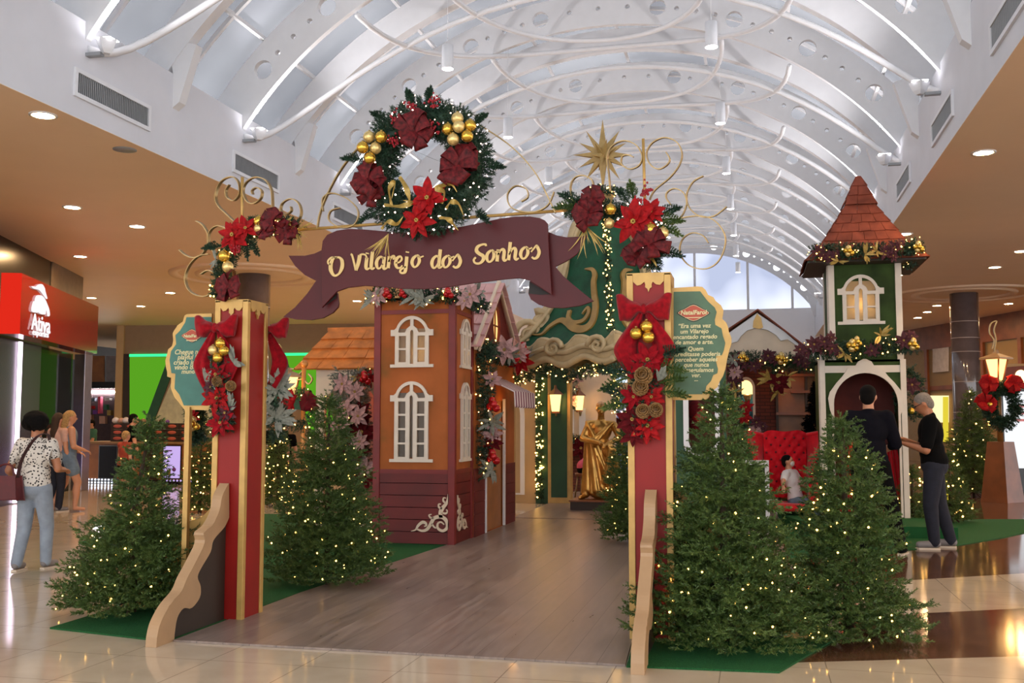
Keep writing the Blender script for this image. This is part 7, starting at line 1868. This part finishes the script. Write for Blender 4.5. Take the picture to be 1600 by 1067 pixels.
fs_([(132, 556), (164, 556), (164, 597), (132, 597)], 'counterwood', 'wood_panel'); fs_([(166, 556), (184, 556), (184, 597), (166, 597)], mat('grey_panel', (130, 126, 130), .5), 'grey_panel')
fs_([(130, 597), (188, 597), (188, 607), (130, 607)], 'black', 'fascia', .0, .3); fs_([(130, 607), (188, 607), (188, 728), (130, 728)], mat('shop_dim', (70, 54, 60), .7), 'back_panel', -.02, .0)
fs_([(133, 611), (181, 611), (181, 614), (133, 614)], 'lens_white', 'light_line', .02, .05)
for i, (x, y, w, h_, m_) in enumerate(((136, 619, 6, 8, 'whitecloth'), (146, 622, 7, 5, 'denim'), (158, 620, 4, 26, 'pinkcloth'), (168, 622, 8, 4, 'whitecloth'), (167, 632, 5, 8, 'greencloth'), (141, 634, 9, 5, 'redgloss'), (150, 641, 6, 6, 'violet'), (172, 641, 6, 8, 'goldleaf'), (140, 648, 8, 8, 'rosecloth'), (160, 650, 9, 12, 'rosecloth'))):
    o = MB().plate([pxl([(x, y), (x + w, y), (x + w, y + h_), (x, y + h_)])], FS, .06, .26).build('boxed_good', m_)
    tag(o, 'small boxed good in the far lit shop left of the green front', 'box', 'goods in the far lit shop')
# counter
KY = 21.6
k0, k1 = at(133, 700, KY).x, at(335, 700, KY).x; kz = at(230, 690, KY).z
t = thing('kiosk_counter', 'long brown wood kiosk counter with screens on its front', 'counter', ((k0 + k1) / 2, KY, 0))
MB().box((k0, KY, .12), (k1, KY + .7, kz - .05)).build('body', 'counterwood', t); MB().box((k0 - .03, KY - .05, kz - .05), (k1 + .03, KY + .75, kz)).build('worktop', 'mdf', t)
MB().box((k0 + .05, KY + .05, 0), (k1 - .05, KY + .65, .12)).build('plinth', 'black', t)
bulbs('base_light_row', [(k0 + .04 + i * .09, KY - .01, .10 - .07 * (j)) for i in range(9) for j in range(2)], .02, glow('cold_led', (220, 230, 255), 3), t)
bulbs('base_light_row', [(k1 - 1.2 + i * .09, KY - .01, .10) for i in range(8)], .025, 'screen_violet', t)
for (x0, x1, m_, lb) in ((157, 182, 'screen_dark', 0), (229, 246, 'brownboard', 1), (257, 282, 'screen_violet', 2)):
    a, b = at(x0, 697, KY), at(x1, 747, KY); 
    o = MB().box((a.x - .02, KY - .03, b.z - .02), (b.x + .02, KY - .001, a.z + .02)).build('screen_bezel', 'black', t)
    MB().box((a.x, KY - .036, b.z), (b.x, KY - .031, a.z)).build('screen', m_, o)
    if m_ == 'screen_violet':
        MB().box((a.x + .05, KY - .04, a.z - .12), (a.x + .22, KY - .0365, a.z - .09)).build('screen_mark', 'violet', o); MB().lathe([(.05, 0), (.05, .003)], ((a.x + b.x) / 2 + .07, KY - .037, b.z + .2), 12, ax=(0, -1, 0)).build('screen_mark', 'violet', o); MB().box((a.x + .1, KY - .04, b.z + .06), (a.x + .2, KY - .0365, b.z + .2)).build('screen_mark', 'goldleaf', o)
tx0, tx1, tz0, tz1 = at(174, 690, KY + .1).x, at(302, 690, KY + .1).x, kz, at(230, 661, KY + .1).z
for r in range(3):
    for cidx in range(6):
        w = (tx1 - tx0) / 6; h_ = (tz1 - tz0) / 3; x = tx0 + cidx * w; z = tz0 + r * h_
        g = thing('display_tray', 'dark tray with a salmon oval label, one of the stacked rows on the counter', 'tray', (x + w / 2, KY + .3, z), 'stacked trays on the counter')
        MB().box((x + .004, KY + .06, z + .002), (x + w - .004, KY + .5, z + h_ - .004)).build('body', 'wine' if False else 'brownboard', g)
        MB().ball((x + w / 2, KY + .06, z + h_ * .5), 1, 12, sq=(w * .32, .012, h_ * .28)).build('oval_label', mat('salmon_label', (190, 96, 74), .5) if 'salmon_label' not in bpy.data.materials else bpy.data.materials['salmon_label'], g)
for i, (x, y, r, m_) in enumerate(((181, 657, .09, 'whitecloth'), (190, 657, .08, 'rosecloth'), (197, 656, .09, 'whitecloth'), (212, 655, .09, 'black'), (216, 651, .07, 'red'), (224, 656, .07, 'mdf'), (252, 657, .06, 'red'), (262, 656, .05, 'violet'))):
    c = at(x, y, KY + .3); o = MB().lathe([(r * .6, 0), (r, r * .4), (r * .9, r * 1.1), (r * .4, r * 1.5), (.001, r * 1.6)], (c.x, KY + .3, tz1), 14).build('sweet_jar', m_); tag(o, f'rounded {["white", "rose", "pale", "black", "red", "tan", "small red", "small violet"][i]} jar on top of the stacked trays', 'jar', None)
trim_garland('dark garland hanging by the gold pole of the left plaque', [at(303, 630, 7.3), at(305, 660, 7.3), at(307, 690, 7.3)], .08, 140, 301, [('red', at(300, 650, 7.2), .07), ('gold', at(303, 662, 7.2), .03)], nl=10)

# right aisle: wood fascia, glass shop wall, white screen, lettered sign
R0, R1 = V((3.6, 47.5, 0)), V((11.4, 27.3, 0)); fR = Fr(R0, R1 - R0); LR_ = (R1 - R0).length
struct(MB().fbox(fR, 0, LR_, 4.14, ZS, -.15, .06).build('wall_right_wood_fascia', 'wooddark'))
struct(MB().fbox(fR, 0, LR_, 0, 4.14, -.2, -.05).build('wall_right_back', mat('yellow_beige_wall', (188, 152, 96), .6, var=.04)))
struct(MB().fbox(fR, 0, LR_, 2.62, 2.78, -.05, .05).build('trim_1', 'wooddark'))
struct(MB().fbox(fR, 0, LR_, .0, 4.14, .02, .03).build('window_4', m_pane('shop_front_glass', (.92, .9, .86, 1), .12)))
RV = VP(R0[:2], R1[:2])
for i, x in enumerate((1452, 1540, 1600)):
    q_ = RV(x, -600); o = fR; a = (V((q_.x, q_.y, 0)) - R0).dot(fR.u)
    struct(MB().fbox(fR, a - .09, a + .09, 0, 4.14, .03, .12).build('trim_mullion', 'wooddark'))
t = thing('lit_window_display', 'bright shop window display glimpsed past the grey-haired man', 'shop display', RV(1465, -640))
MB().plate([pxl([(1452, 618), (1484, 618), (1484, 660), (1452, 660)])], RV, .035, .05).build('lit_panel', glow('display_glow', (240, 226, 170), .8), t); MB().plate([pxl([(1476, 620), (1484, 620), (1484, 690), (1476, 690)])], RV, .051, .07).build('yellow_banner', glow('yellow_glow', (226, 206, 60), .6), t)
t = thing('glass_reflection', 'pale square notice on the glass left of the tiled column', 'notice', RV(1472, -560)); MB().plate([pxl([(1459, 545), (1484, 542), (1484, 580), (1459, 582)])], RV, .035, .045).build('sheet', mat('pale_reflection', (196, 190, 190), .6), t)  # pale sheet imitates a window reflected in the shop glass
SVY = 30.0; SP = Px(SVY)
t = thing('shop_sign', 'dark red shop sign with pale script letters at the edge of the view', 'sign', at(1600, 590, SVY))
MB().plate([pxl([(1569, 574), (1650, 568), (1650, 602), (1569, 607)])], SP, 0, .1).build('board', mat('sign_brown', (122, 58, 40), .5), t)
p = SP(1580, -599, .105); text('lettering', '\u2665.Sief', .42, Fr(p), glow('script_glow', (255, 236, 170), 1.4), t, .02, 'LEFT', shear=.2)
struct(MB().box((at(1569, 600, SVY).x, SVY + .01, 0), (at(1700, 600, SVY).x, SVY + .4, at(1600, 568, SVY).z)).build('wall_right_shop', 'beige'))
DY = 22.5; a, b = at(1567, 612, DY), at(1650, 732, DY)
t = thing('screen_totem', 'bright white advertising screen on a black stand behind the tall lamp post', 'screen', ((a.x + b.x) / 2, DY, 0))
MB().box((a.x - .04, DY, b.z - .05), (b.x, DY + .14, a.z + .05)).build('housing', 'black', t); MB().box((a.x, DY - .008, b.z), (b.x - .03, DY - .001, a.z)).build('screen', 'screen_white', t)
for z in (0, 1, 2): MB().box((a.x + .18, DY - .014, a.z - .32 - .14 * z), (b.x - .3, DY - .009, a.z - .27 - .14 * z)).build('screen_mark', mat('pink_print', (240, 170, 190), .6), t)
MB().box((a.x + .1, DY + .02, 0), (b.x - .1, DY + .12, b.z - .05)).build('stand', 'black', t)
MB().box((a.x - .02, DY - .15, 0), (b.x, DY + .3, .04)).build('foot', 'black', t)
